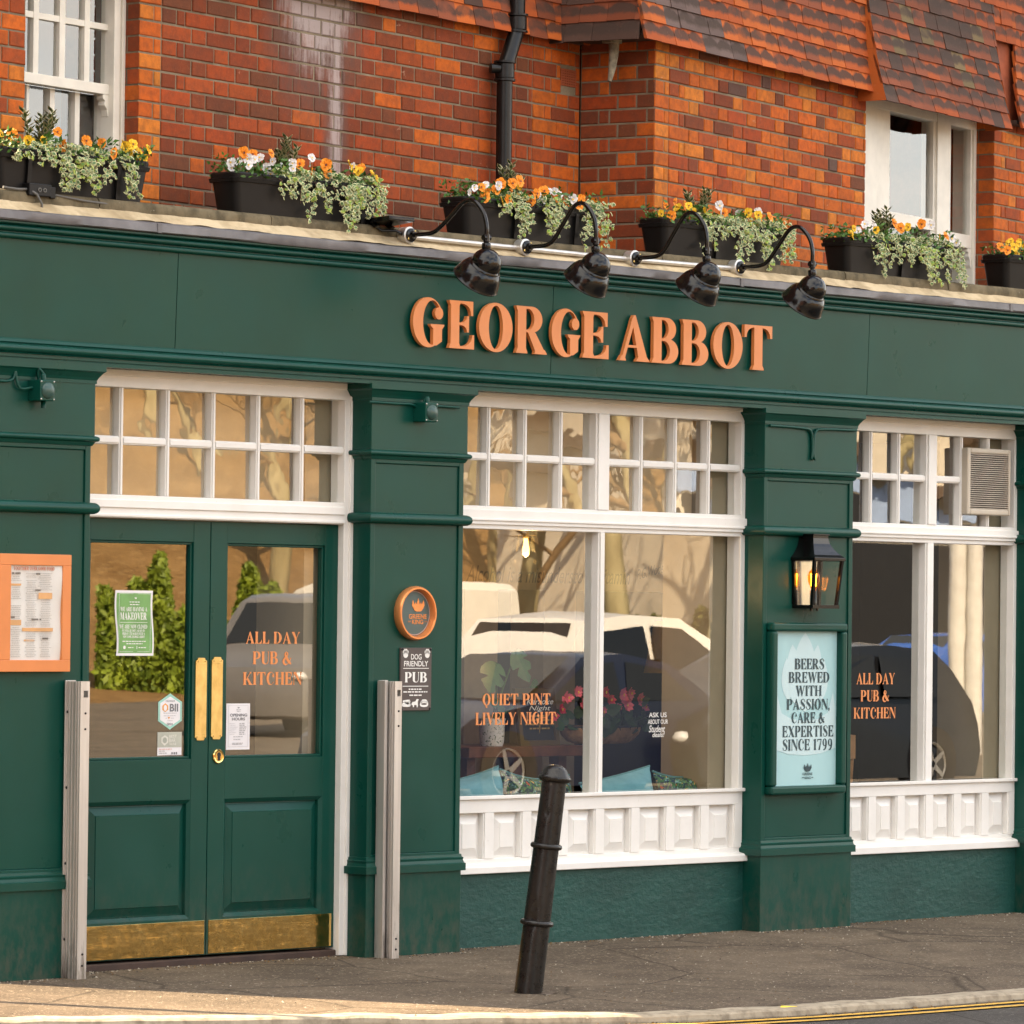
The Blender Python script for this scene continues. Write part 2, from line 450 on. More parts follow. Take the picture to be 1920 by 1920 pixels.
M['mint'] = simple('mint_border', (0.30, 0.56, 0.47), 0.4)
M['leafgreen'] = simple('pansy_leaf', (0.052, 0.135, 0.016), 0.5, var=0.4, vscale=40)
def leaf_mat(name):
    k = MatMaker(name)
    at = k.node('ShaderNodeVertexColor'); at.layer_name = 'tint'
    k.base(at.outputs['Color']); k.set(Roughness=0.5, Specular=0.4, Subsurface=0.0)
    return k.mat
M['leaf'] = leaf_mat('variegated_leaf')
M['petal_white'] = simple('white_petal', (0.74, 0.72, 0.72), 0.6, var=0.05)
M['petal_yellow'] = simple('yellow_petal', (0.80, 0.50, 0.02), 0.6, var=0.08)
M['petal_orange'] = simple('orange_petal', (0.82, 0.28, 0.015), 0.6, var=0.10)
M['petal_eye'] = simple('petal_eye', (0.12, 0.02, 0.01), 0.6)
M['wood'] = simple('dark_stained_wood', (0.115, 0.040, 0.018), 0.4, var=0.4, vscale=14)
M['wood_light'] = simple('oak_wood', (0.36, 0.17, 0.06), 0.45, var=0.2, vscale=14)
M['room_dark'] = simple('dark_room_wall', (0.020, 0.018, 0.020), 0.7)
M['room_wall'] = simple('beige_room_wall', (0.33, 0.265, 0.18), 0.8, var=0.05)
M['blind'] = simple('tan_boarding', (0.50, 0.385, 0.245), 0.7, var=0.05)
M['bulb'] = MatMaker('lit_amber_filament').set(Emission_color=(1.0, 0.45, 0.08), Emission_strength=5.0).mat
M['bulb_soft'] = MatMaker('lit_amber_bulb').set(Emission_color=(1.0, 0.50, 0.10), Emission_strength=1.5).mat

# ------------------------------------------------------------------ lettering: a bracketed display serif drawn as outlines
def ell(cx, cy, rx, ry, a0=0, a1=360, n=40):
    return [(cx+rx*math.cos(R(a0+(a1-a0)*k/n)), cy+ry*math.sin(R(a0+(a1-a0)*k/n))) for k in range(n if abs(a1-a0) == 360 else n+1)]
def bez(p0, p1, p2, n=8):
    return [((1-t)**2*p0[0]+2*t*(1-t)*p1[0]+t*t*p2[0], (1-t)**2*p0[1]+2*t*(1-t)*p1[1]+t*t*p2[1]) for t in [k/n for k in range(n+1)]]
def rect(x0, y0, x1, y1): return [(x0, y0), (x1, y0), (x1, y1), (x0, y1)]
def ribbon(pts, ws, n=10):
    P = []
    q = [pts[0]]+list(pts)+[pts[-1]]; w = [ws[0]]+list(ws)+[ws[-1]]
    for i in range(1, len(q)-2):
        for k in range(n):
            t = k/n
            c = lambda a, b, cc, d: 0.5*((2*b)+(-a+cc)*t+(2*a-5*b+4*cc-d)*t*t+(-a+3*b-3*cc+d)*t**3)
            P.append((c(q[i-1][0], q[i][0], q[i+1][0], q[i+2][0]), c(q[i-1][1], q[i][1], q[i+1][1], q[i+2][1]), max(0.01, c(w[i-1], w[i], w[i+1], w[i+2]))))
    P.append((pts[-1][0], pts[-1][1], ws[-1]))
    polys = []
    L, Rr = [], []
    for i in range(len(P)):
        a, b = P[max(i-1, 0)], P[min(i+1, len(P)-1)]
        dx, dy = b[0]-a[0], b[1]-a[1]; d = math.hypot(dx, dy) or 1
        L.append((P[i][0]-dy/d*P[i][2]/2, P[i][1]+dx/d*P[i][2]/2)); Rr.append((P[i][0]+dy/d*P[i][2]/2, P[i][1]-dx/d*P[i][2]/2))
    return [[L[i], L[i+1], Rr[i+1], Rr[i]] for i in range(len(P)-1)]
S_, T_ = 0.27, 0.055
def foot(x0, x1, y=0.0, up=1, o=0.05):
    return [(x0-o, y), (x1+o, y), (x1+o-0.008, y+up*0.035), (x1, y+up*0.11), (x0, y+up*0.11), (x0-o+0.008, y+up*0.035)]
def stem(x0, x1, y0=0.0, y1=1.0, f0=True, f1=True):
    r = [rect(x0, y0, x1, y1)]
    if f0: r.append(foot(x0, x1, y0, 1))
    if f1: r.append(foot(x0, x1, y1, -1))
    return r
def lobe(x0, x1, z0, z1):
    rx = min((z1-z0)*0.62, (x1-x0)*0.75); xm = x1-rx
    return [(x0, z0)] + ell(xm, (z0+z1)/2, rx, (z1-z0)/2, -90, 90, 22) + [(x0, z1)]
def arm_top(x0, x1, d=0.30): return [(x0, 1-T_)] + bez((x0+0.08, 1-T_), (x1-0.07, 1-T_-0.01), (x1-0.065, 1-d)) + [(x1, 1-d), (x1, 1.0), (x0, 1.0)]
def arm_bot(x0, x1, d=0.30): return [(x, 1-y) for x, y in arm_top(x0, x1, d)]
def arm_mid(x0, x1, y=0.52):
    return [(x0, y+T_/2)] + bez((x0+0.05, y+T_/2), (x1-0.07, y+0.03), (x1-0.06, y+0.17)) + [(x1, y+0.17), (x1, y-0.17)] + bez((x1-0.06, y-0.17), (x1-0.07, y-0.03), (x0+0.05, y-T_/2)) + [(x0, y-T_/2)]
def glyph_def(c):
    S = S_; a = 0.05; b = a+S
    if c == 'A': return [[(0.44,0.93),(0.49,1.0),(0.52,1.0),(0.52,0.86),(0.18,0.0),(0.08,0.0)], [(0.43,0.90),(0.50,1.0),(0.55,1.0),(0.99,0),(0.68,0)], rect(0.26,0.29,0.75,0.345), [(0.0,0),(0.24,0),(0.23,0.03),(0.17,0.12),(0.10,0.12),(0.03,0.03)], [(0.58,0),(1.03,0),(1.02,0.03),(0.95,0.1),(0.66,0.1),(0.60,0.03)]], [], 1.0
    if c == 'B': return stem(a,b)+[lobe(0.1,0.80,0.50,1.0), lobe(0.1,0.88,0,0.535)], [lobe(b,0.55,0.545,0.945), lobe(b,0.60,0.055,0.49)], 0.88
    if c == 'C': return [ell(0.47,0.5,0.45,0.52)], [ell(0.56,0.5,0.27,0.462), [(0.56,0.70),(1.2,0.70),(1.2,0.24),(0.80,0.24),(0.62,0.20)], [(0.90,0.1),(1.3,0.1),(1.3,1.2),(0.90,1.2)]], 0.90, [ell(0.775,0.71,0.115,0.12)]
    if c == 'D': return stem(a,b)+[lobe(0.1,0.95,0,1.0)], [lobe(b,0.65,0.055,0.945)], 0.95
    if c == 'E': return stem(a,b)+[arm_top(b-0.02,0.76), arm_mid(b-0.02,0.63), arm_bot(b-0.02,0.80)], [], 0.80
    if c == 'F': return stem(a,b)+[arm_top(b-0.02,0.76), arm_mid(b-0.02,0.63)], [], 0.76
    if c == 'G': return [ell(0.46,0.5,0.455,0.52)], [ell(0.575,0.5,0.275,0.462), [(0.58,0.70),(1.3,0.70),(1.3,-0.1),(0.86,-0.1),(0.86,0.10),(0.60,0.10)], [(0.895,0.5),(1.3,0.5),(1.3,1.2),(0.895,1.2)]], 0.93, [ell(0.77,0.70,0.118,0.125), [(0.60,0.04),(0.70,0.03),(0.86,0.12),(0.86,0.47),(0.60,0.47)], [(0.52,0.47),(0.93,0.47),(0.92,0.435),(0.86,0.37),(0.60,0.37),(0.53,0.435)]]
    if c == 'H': return stem(a,b)+stem(b+0.36,b+0.36+S)+[rect(b-0.02,0.49,b+0.38,0.545)], [], b+0.41+S
    if c == 'I': return stem(a,b), [], b+0.05
    if c == 'K': return stem(a,b)+[[(b-0.02,0.40),(b+0.05,0.40),(0.86,0.98),(0.78,0.98)], [(b+0.06,0.47),(b+0.17,0.62),(1.0,0),(0.69,0)], foot(0.78,0.86,1.0,-1,0.07), [(0.62,0),(1.04,0),(1.03,0.03),(0.95,0.09),(0.66,0.09)]], [], 1.0
    if c == 'L': return stem(a,b)+[arm_bot(b-0.02,0.78,0.34)], [], 0.78
    if c == 'M': return [rect(0.08,0,0.145,1), foot(0.08,0.145), [(0.0,1),(0.34,1),(0.66,0.15),(0.58,0.0),(0.52,0.0),(0.08,0.97)], [(0.56,0.0),(0.62,0.0),(0.98,1.0),(0.90,1.0)]]+stem(0.88,0.88+S), [], 0.93+S
    if c == 'N': return [rect(0.08,0,0.145,1), foot(0.08,0.145), [(0.0,1),(0.36,1),(0.92,0.12),(0.92,-0.02),(0.83,-0.02),(0.08,0.96)], rect(0.855,-0.02,0.92,1), foot(0.855,0.92,1,-1)], [], 0.97
    if c == 'O': return [ell(0.48,0.5,0.475,0.52)], [ell(0.48,0.5,0.20,0.46)], 0.96
    if c == 'P': return stem(a,b)+[lobe(0.1,0.85,0.42,1.0)], [lobe(b,0.57,0.475,0.945)], 0.85
    if c == 'Q': return [ell(0.48,0.5,0.475,0.52)] + ribbon([(0.42,0.02),(0.47,-0.16),(0.60,-0.12)], [0.10,0.13,0.05]), [ell(0.48,0.5,0.20,0.46)], 0.96
    if c == 'R': return stem(a,b)+[lobe(0.1,0.84,0.45,1.0), [(b-0.02,0.505),(b+0.12,0.505),(0.62,0.45),(0.95,0.03),(0.95,0),(0.66,0),(0.62,0.06),(b+0.06,0.45)], [(0.60,0),(1.0,0),(0.99,0.03),(0.92,0.1),(0.63,0.1)]], [lobe(b,0.58,0.505,0.945)], 0.98
    if c == 'S': return ribbon([(0.70,0.74),(0.62,0.93),(0.40,0.985),(0.185,0.86),(0.20,0.68),(0.42,0.52),(0.62,0.36),(0.64,0.16),(0.42,0.015),(0.17,0.07),(0.08,0.28)], [0.13,0.06,0.055,0.16,0.22,0.27,0.22,0.16,0.055,0.06,0.13]), [], 0.78
    if c == 'T': return stem(0.32,0.32+S,0,1,True,False)+[arm_top(0.5,0.91,0.28), [(0.91-x,y) for x,y in arm_top(0.5,0.91,0.28)], rect(0.2,1-T_,0.7,1)], [], 0.91
    if c == 'U': return [rect(a,0.3,b,1), foot(a,b,1,-1), rect(0.74,0.3,0.80,1), foot(0.74,0.80,1,-1)]+ribbon([(0.5*(a+b),0.34),(0.21,0.16),(0.44,0.02),(0.68,0.10),(0.77,0.34)],[S,0.23,0.07,0.06,0.06]), [], 0.86
    if c == 'V': return [[(0.02,1),(0.33,1),(0.62,0.18),(0.56,-0.02),(0.48,-0.02)], [(0.49,0.0),(0.55,-0.02),(0.90,1),(0.82,1)], foot(0.05,0.30,1,-1,0.06), foot(0.82,0.90,1,-1,0.06)], [], 0.95
    if c == 'W': return [[(0.02,1),(0.31,1),(0.52,0.2),(0.47,-0.02),(0.38,-0.02)], [(0.39,0),(0.45,-0.02),(0.72,0.98),(0.64,0.98)], [(0.55,1),(0.82,1),(1.03,0.2),(0.98,-0.02),(0.89,-0.02)], [(0.90,0),(0.96,-0.02),(1.30,1),(1.22,1)], foot(0.05,0.28,1,-1,0.06), foot(0.58,0.80,1,-1,0.04), foot(1.22,1.30,1,-1,0.06)], [], 1.36
    if c == 'X': return [[(0.03,1),(0.34,1),(0.96,0),(0.65,0)], [(0.80,1),(0.88,1),(0.20,0),(0.12,0)], foot(0.07,0.30,1,-1,0.05), foot(0.70,0.92,0,1,0.05), foot(0.80,0.88,1,-1,0.05), foot(0.12,0.20,0,1,0.05)], [], 0.98
    if c == 'Y': return [[(0.0,1),(0.31,1),(0.60,0.42),(0.34,0.42)], [(0.53,0.45),(0.58,0.42),(0.90,1),(0.82,1)], foot(0.04,0.28,1,-1,0.05), foot(0.82,0.90,1,-1,0.05)]+stem(0.34,0.34+S-0.01,0,0.5,True,False), [], 0.94
    if c == '&': return ribbon([(0.92,0.5),(0.80,0.22),(0.55,0.02),(0.28,0.0),(0.11,0.2),(0.22,0.43),(0.48,0.62),(0.56,0.82),(0.43,0.96),(0.30,0.80),(0.40,0.58),(0.66,0.24),(0.96,0.03)], [0.06,0.07,0.07,0.16,0.24,0.2,0.1,0.14,0.06,0.2,0.26,0.26,0.14]) + [rect(0.78,0.46,1.02,0.5)], [], 1.02
    if c == ',': return ribbon([(0.10,0.09),(0.13,-0.02),(0.06,-0.16)], [0.16,0.13,0.03]) + [ell(0.10,0.08,0.09,0.09)], [], 0.24
    if c == '1': return [rect(0.16,0,0.42,1.0), foot(0.16,0.42), [(0.02,0.84),(0.18,0.86),(0.18,1.0)]], [], 0.50
    if c == '7': return [[(0.04,1),(0.70,1),(0.70,0.93),(0.46,0),(0.20,0),(0.60,0.9),(0.12,0.9),(0.10,0.74),(0.04,0.74)]], [], 0.74
    if c == '9': return [ell(0.36,0.68,0.33,0.34)] + ribbon([(0.57,0.72),(0.56,0.40),(0.44,0.12),(0.14,0.0)], [0.25,0.24,0.18,0.06]), [ell(0.35,0.69,0.115,0.285)], 0.74
    return [], [], 0.34
def inside(poly, x, y):
    w = 0; n = len(poly)
    for i in range(n):
        x0, y0 = poly[i]; x1, y1 = poly[(i+1) % n]
        if y0 <= y:
            if y1 > y and (x1-x0)*(y-y0)-(x-x0)*(y1-y0) > 0: w += 1
        elif y1 <= y and (x1-x0)*(y-y0)-(x-x0)*(y1-y0) < 0: w -= 1
    return w != 0
def shape2d(solids, holes=(), extra=()):
    """union of outlines minus holes -> triangles + outer edges"""
    V, E_ = [], []
    for p in list(solids)+list(holes)+list(extra):
        b = len(V); V += [Vector(q) for q in p]; E_ += [(b+i, b+(i+1) % len(p)) for i in range(len(p))]
    if not V: return [], [], []
    v, e, f, *_ = delaunay_2d_cdt(V, E_, [], 0, 1e-5)
    tri = []
    for t in f:
        cx = sum(v[i][0] for i in t)/len(t); cy = sum(v[i][1] for i in t)/len(t)
        if (any(inside(p, cx, cy) for p in solids) and not any(inside(p, cx, cy) for p in holes)) or any(inside(p, cx, cy) for p in extra): tri.append(tuple(t))
    cnt = {}
    for t in tri:
        for i in range(len(t)):
            cnt[(t[i], t[(i+1) % len(t)])] = 1
    edges = [q for q in cnt if (q[1], q[0]) not in cnt]
    used = sorted({i for t in tri for i in t}); mp_ = {a: b for b, a in enumerate(used)}
    return [(v[i][0], v[i][1]) for i in used], [tuple(mp_[i] for i in t) for t in tri], [(mp_[a], mp_[b]) for a, b in edges]
GL = {}
def glyph(c):
    if c not in GL:
        s, h, w, *ex = glyph_def(c); GL[c] = (*shape2d(s, h, ex[0] if ex else ()), w)
    return GL[c]
def put(mb, shape, fx, y, depth=0.0, m=0):
    """lay a 2D shape on the plane y (facing the street); depth extrudes it back towards the wall"""
    v, tri, edges = shape[:3]
    F = [fx(p) for p in v]
    mb.add([(x, y, z) for x, z in F], [t for t in tri], m)
    if depth:
        n = len(F)
        mb.add([(x, y, z) for x, z in F]+[(x, y+depth, z) for x, z in F], [(b, a, n+a, n+b) for a, b in edges], m)
def serif_text(mb, text, x0, x1, z0, z1, y, m=0, depth=0.0, track=0.10, slope=0.0):
    pos, x = [], 0.0
    for c in text:
        pos.append((c, x)); x += glyph(c)[3] + track
    tot = x-track; k = (x1-x0)/tot; h = z1-z0
    for c, px in pos:
        if c != ' ':
            put(mb, glyph(c), lambda p: (x0+(px+p[0])*k, z0+p[1]*h+slope*(px+p[0])*k), y, depth, m)
def plain_text(mb, text, x0, x1, z0, z1, y, m=0, bold=0.0, shear=0.0, slope=0.0):
    cu = bpy.data.curves.new('lettering', 'FONT'); cu.body = text; cu.offset = bold; cu.shear = shear; cu.resolution_u = 4
    ob = bpy.data.objects.new('lettering', cu); COL.objects.link(ob)
    dg = bpy.context.evaluated_depsgraph_get(); dg.update()
    me = bpy.data.meshes.new_from_object(ob.evaluated_get(dg))
    vs = [v.co.copy() for v in me.vertices]; fs = [tuple(p.vertices) for p in me.polygons]
    bpy.data.objects.remove(ob); bpy.data.curves.remove(cu); bpy.data.meshes.remove(me)
    if not vs: return
    a0, a1 = min(v.x for v in vs), max(v.x for v in vs); b0, b1 = min(v.y for v in vs), max(v.y for v in vs)
    mb.add([(x0+(v.x-a0)/(a1-a0)*(x1-x0), y, z0+(v.y-b0)/(b1-b0)*(z1-z0)+slope*(v.x-a0)/(a1-a0)*(x1-x0)) for v in vs], fs, m)
def flat(mb, pts, y, m=0):
    mb.add([(x, y, z) for x, z in pts], [tuple(range(len(pts)))], m)
def flat_rect(mb, x0, x1, z0, z1, y, m=0): flat(mb, rect(x0, z0, x1, z1), y, m)
def greek(mb, x0, x1, z, h, y, m, rnd, centre=False):
    """a line of print too small to read: word-length dashes"""
    L = x1-x0; use = L*rnd.uniform(0.6, 1.0); x = x0+(L-use)/2 if centre else x0; end = x+use
    while x < end:
        w = min(rnd.uniform(1.5, 5.0)*h, end-x); flat_rect(mb, x, x+w, z, z+h, y, m); x += w+h*0.8
def crown(mb, cx, z0, w, h, y, m, m2=None):
    """five-leaf crown emblem"""
    for k, (dx, hh, lean) in enumerate(((-0.36, 0.86, -0.10), (-0.19, 0.72, -0.04), (0, 1.0, 0), (0.19, 0.72, 0.04), (0.36, 0.86, 0.10))):
        x = cx+dx*w*0.9; b = 0.13*w
        flat(mb, [(x-b*0.8, z0+0.22*h), (x+b*0.8, z0+0.22*h), (x+b*1.0+lean*w, z0+0.55*h*hh), (x+lean*w*1.4, z0+hh*h), (x-b*1.0+lean*w, z0+0.55*h*hh)], y-0.0002*k, m)
    flat(mb, [(cx-0.36*w, z0+0.12*h), (cx-0.2*w, z0+0.02*h), (cx+0.2*w, z0+0.02*h), (cx+0.36*w, z0+0.12*h), (cx+0.42*w, z0+0.36*h), (cx-0.42*w, z0+0.36*h)], y-0.0012, m)

# ------------------------------------------------------------------ ground, pavement, kerb, road
def gz(y): return -0.06+0.02*min(y, 0.3)
M['carpark'] = asphalt('car_park_gravel', (0.16, 0.13, 0.095), (0.26, 0.215, 0.16), (0.13, 0.105, 0.08), (0.36, 0.31, 0.24))
mb = MB(); mb.quad((-400,-400,-0.160),(400,-400,-0.160),(400,400,-0.160),(-400,400,-0.160))
tag(mb.build('ground', M['carpark']), kind='structure')
kerb_front = [(16,-3.04),(9,-2.99),(5,-2.91),(3.66,-2.845),(2.9,-2.80),(2.2,-2.74),(1.53,-2.62),(0.95,-2.34),(0.3,-1.95),(-0.45,-1.56),(-1.2,-1.16),(-1.9,-0.55),(-2.35,0.3),(-2.5,1.4),(-2.55,4),(-2.6,14)]
def offs(path, d):
    o = []
    for i, p in enumerate(path):
        a, b = path[max(i-1,0)], path[min(i+1,len(path)-1)]
        dx, dy = b[0]-a[0], b[1]-a[1]; l = math.hypot(dx, dy)
        o.append((p[0]+dy/l*d, p[1]-dx/l*d))
    return o
def fine(path, step=0.12):
    o = []
    for a, b in zip(path, path[1:]):
        n = max(1, int(math.hypot(b[0]-a[0], b[1]-a[1])/step))
        o += [(a[0]+(b[0]-a[0])*k/n, a[1]+(b[1]-a[1])*k/n) for k in range(n)]
    return o+[path[-1]]
kf = fine(kerb_front); kb = offs(kf, 0.155)
mb = MB()                                               # pavement, one sheet behind the kerb
poly = [p for p in kb if p[1] <= 0.3] ; last = poly[-1]
v, tri, _ = shape2d([poly+[(last[0], 0.3), (16, 0.3)]])
mb.add([(x, y, gz(y)) for x, y in v], tri)
mb.quad((-2.5,0.3,-0.054),(16,0.3,-0.054),(16,14,-0.054),(-2.5,14,-0.054))
tag(mb.build('pavement', M['pavement']), kind='structure')
mb = MB(); rnd = random.Random(3)
rings = []
for (fx_, fy), (bx, by) in zip(kf, kb):
    z = gz(fy); j = rnd.uniform(-0.004, 0.004)
    nx, ny = (fx_-bx)/0.155, (fy-by)/0.155
    rings.append([(bx,by,z-0.15),(bx,by,z+0.004+j),(fx_-nx*0.022,fy-ny*0.022,z+0.003+j),(fx_-nx*0.006,fy-ny*0.006,z-0.006+j),(fx_,fy,z-0.024+j),(fx_+nx*0.004,fy+ny*0.004,z-0.2)])
mb.rings(rings, 0, False, True, True)
tag(mb.build('kerb', M['kerb']), kind='structure')
mb = MB()
rp = offs(kf, -0.004)
v, tri, _ = shape2d([[p for p in rp if p[1] < 0.5]+[(-60,0.5),(-60,-11.8),(60,-11.8),(60,-3.2)]])
mb.add([(x, y, -0.146) for x, y in v], tri)
tag(mb.build('road', M['road']), kind='structure')
mb = MB()
for d in (0.075, 0.195):
    a = offs(kf, -d); b = offs(kf, -d-0.05)
    for i in range(len(a)-1):
        if a[i][0] > 0.9: mb.quad((*a[i],-0.1405),(*b[i],-0.1405),(*b[i+1],-0.1405),(*a[i+1],-0.1405))
tag(mb.build('road_marking', M['yellow_line']), kind='structure')
mb = MB()                                               # silt and leaf litter in the gutter
a = offs(kf, -0.006); b = offs(kf, -0.10)
for i in range(len(a)-1):
    if a[i][0] > -1: mb.quad((*a[i],-0.1435),(*b[i],-0.1435),(*b[i+1],-0.1435),(*a[i+1],-0.1435))
k = MatMaker('gutter_silt'); k.base(k.ramp(k.noise(30,5),0.3,0.7,(0.03,0.02,0.013),(0.085,0.06,0.04))); k.set(Roughness=0.95); k.bump(k.noise(90,4),0.8,0.01)
tag(mb.build('road_gutter', k.mat), kind='structure')

# ------------------------------------------------------------------ the pub: one building, its fixed parts as children
PUB = thing('pub_building', 'red brick and tile-hung corner pub with a dark green painted shopfront', 'building', (0, 0, 0))
COLS = [(-0.05, 0.53), (2.31, 2.95), (5.22, 5.96), (7.58, 8.32)]
YF = 0.125                                              # window frames stand this far behind the pilaster faces
Z_BAND, Z_TORUS, Z_PLINTH = 2.02, 2.335, 0.375
def pilaster(x0, x1):
    mb = MB()
    mb.box(x0+0.012, x1-0.012, 0.014, 0.32, -0.14, 2.66)                        # core
    mb.box(x0-0.006, x1+0.006, -0.006, 0.14, -0.14, Z_PLINTH-0.035)             # plinth block
    for a, b in ((x0, x0+0.032), (x1-0.032, x1)): mb.box(a, b, 0.0, 0.135, Z_PLINTH, Z_TORUS-0.02)
    mb.box(x0+0.032, x1-0.032, 0.0, 0.02, Z_TORUS-0.055, Z_TORUS-0.02)
    mb.box(x0+0.032, x1-0.032, 0.0, 0.02, Z_PLINTH, Z_PLINTH+0.05)
    mb.box(x0+0.032, x1-0.032, 0.009, 0.02, Z_PLINTH+0.05, Z_TORUS-0.055)       # sunk panel
    mb.box(x0-0.012, x1+0.012, -0.012, 0.135, Z_TORUS, 2.585)                   # frieze block
    p = mb.build('pilaster', M['green'], PUB, bevel=0.003)
    mb = MB()
    arc = lambda r, zc, n=9, o=0.0: [(o+r*math.cos(R(-90+180*k/n)), zc+r*math.sin(R(-90+180*k/n))) for k in range(n+1)]
    mb.around(x0, x1, YF, 0.0, [(-0.01, Z_BAND-0.026)]+arc(0.026, Z_BAND, 10, 0.006)+[(-0.01, Z_BAND+0.026)], smooth=True)
    mb.build('roll_moulding', M['green'], p, angle=50)
    mb = MB()
    mb.around(x0, x1, YF, 0.0, [(-0.01, Z_TORUS-0.04), (0.004, Z_TORUS-0.036), (0.010, Z_TORUS-0.026), (0.012, Z_TORUS-0.020)]+arc(0.012, Z_TORUS-0.006, 6, 0.016)+[(0.008, Z_TORUS+0.010), (-0.01, Z_TORUS+0.012)], smooth=True)
    mb.build('necking_moulding', M['green'], p, angle=40)
    mb = MB()
    mb.around(x0, x1, YF, 0.0, [(-0.01, 2.575), (0.016, 2.575), (0.016, 2.590), (0.022, 2.602), (0.036, 2.622), (0.046, 2.630), (0.046, 2.655), (-0.01, 2.655)])
    mb.build('capital', M['green'], p)
    mb = MB(); z = Z_PLINTH
    mb.around(x0, x1, YF+0.01, 0.0, [(-0.01, z-0.045), (0.022, z-0.042), (0.022, z-0.008), (0.016, z-0.004), (0.012, z+0.010), (0.014, z+0.020), (0.008, z+0.024), (0.006, z+0.036), (-0.01, z+0.042)])
    mb.build('base_moulding', M['green'], p)
    return p
PIL = [pilaster(*c) for c in COLS]
# plain painted wall to the right of the last window, outside the photograph's frame
mb = MB(); mb.box(8.31, 12.0, 0.02, 0.3, -0.14, 2.66); mb.build('shopfront_wall', M['green'], PUB)

# fascia, boards with butt joints, leaning out a little at the top
joints = [-0.14, 1.010, 3.537, 6.037, 8.9, 12.0]
fas = None
for a, b in zip(joints, joints[1:]):
    mb = MB(); g = 0.0022
    mb.prism_x([(-0.022, 2.72), (-0.040, 3.215), (0.02, 3.215), (0.02, 2.72)], a+g, b-g)
    q = mb.build('fascia_board', M['green'], PUB, bevel=0.0015)
mb = MB(); mb.box(-0.04, 12, 0.0215, 0.30, 2.662, 3.30); mb.build('fascia_backing', M['green'], PUB)
mb = MB()
roll = [(-0.040-0.017*math.cos(R(-90+180*k/8)), 2.712+0.017*math.sin(R(-90+180*k/8))) for k in range(9)]
mb.prism_x([(0.02, 2.652), (-0.036, 2.652), (-0.036, 2.668), (-0.031, 2.670), (-0.031, 2.672), (-0.036, 2.674), (-0.036, 2.688), (-0.046, 2.690)]+roll+[(-0.038, 2.732), (-0.044, 2.738), (-0.040, 2.746), (-0.030, 2.756), (0.02, 2.756)], -0.15, 12)
mb.build('architrave_moulding', M['green'], PUB, angle=30)
mb = MB()
mb.prism_x([(0.02, 3.188), (-0.046, 3.188)]+[(-0.052-0.013*math.cos(R(-90+180*k/6)), 3.202+0.013*math.sin(R(-90+180*k/6))) for k in range(7)]+[(-0.052, 3.218), (-0.058, 3.221)]+[(-0.066-0.012*math.cos(R(-90+180*k/6)), 3.234+0.012*math.sin(R(-90+180*k/6))) for k in range(7)]+[(-0.072, 3.248), (-0.088, 3.254), (-0.088, 3.262), (0.02, 3.262)], -0.15, 12)
mb.build('cornice_moulding', M['green'], PUB, angle=30)
# lead capping, mortar fillet, stone coping
def wavy(mb, prof, x0, x1, step, amp, seed, m=0):
    rnd = random.Random(seed); rings = []
    n = int((x1-x0)/step); ph = [rnd.uniform(0, 6.28) for _ in prof]; off = [0]*len(prof)
    for i in range(n+1):
        x = x0+(x1-x0)*i/n
        ring = []
        for k, (y, z) in enumerate(prof):
            off[k] = off[k]*0.86+rnd.gauss(0, 1)*amp*0.5
            ring.append((x, y+off[k]*0.6, z+off[k]+amp*0.8*math.sin(x*1.7+ph[k])))
        rings.append(ring)
    mb.rings(rings, m, True, True, True)
mb = MB(); wavy(mb, [(0.02, 3.266), (-0.100, 3.264), (-0.106, 3.270), (-0.104, 3.302), (-0.096, 3.308), (0.02, 3.335)], -0.165, 12, 0.06, 0.0014, 4)
for x in (0.83, 4.9, 7.2): mb.box(x-0.012, x+0.012, -0.1085, -0.09, 3.265, 3.306)
mb.build('lead_capping', M['lead'], PUB, angle=40)
mb = MB(); wavy(mb, [(0.03, 3.312), (-0.088, 3.309), (-0.060, 3.326), (-0.024, 3.345), (-0.010, 3.362), (0.03, 3.37)], -0.15, 12, 0.035, 0.0045, 5)
mb.build('mortar_fillet', M['fillet'], PUB, angle=60)
mb = MB(); rnd = random.Random(11)
xs = [-0.15, 0.55, 1.62, 2.60, 3.48, 4.38, 5.22, 5.86, 6.75, 7.5, 8.4, 9.3, 10.2, 11.1, 12.0]
for a, b in zip(xs, xs[1:]):
    n = int((b-a)/0.05); rings = []
    for i in range(n+1):
        x = a+0.004+(b-a-0.008)*i/n; j = lambda s: rnd.gauss(0, s)
        rings.append([(x, 0.28, 3.34), (x, -0.012+j(.0015), 3.342), (x, -0.014+j(.002), 3.365), (x, -0.012+j(.002), 3.392), (x, -0.004+j(.002), 3.403+j(.0015)), (x, 0.010, 3.408), (x, 0.28, 3.408)])
    mb.rings(rings, 0, True, True, True)
mb.build('stone_coping', M['stone'], PUB, angle=50)
mb = MB(); mb.box(-0.04, 12, 0.2805, 2.2, 3.32, 3.392); mb.build('flat_roof', M['lead'], PUB)

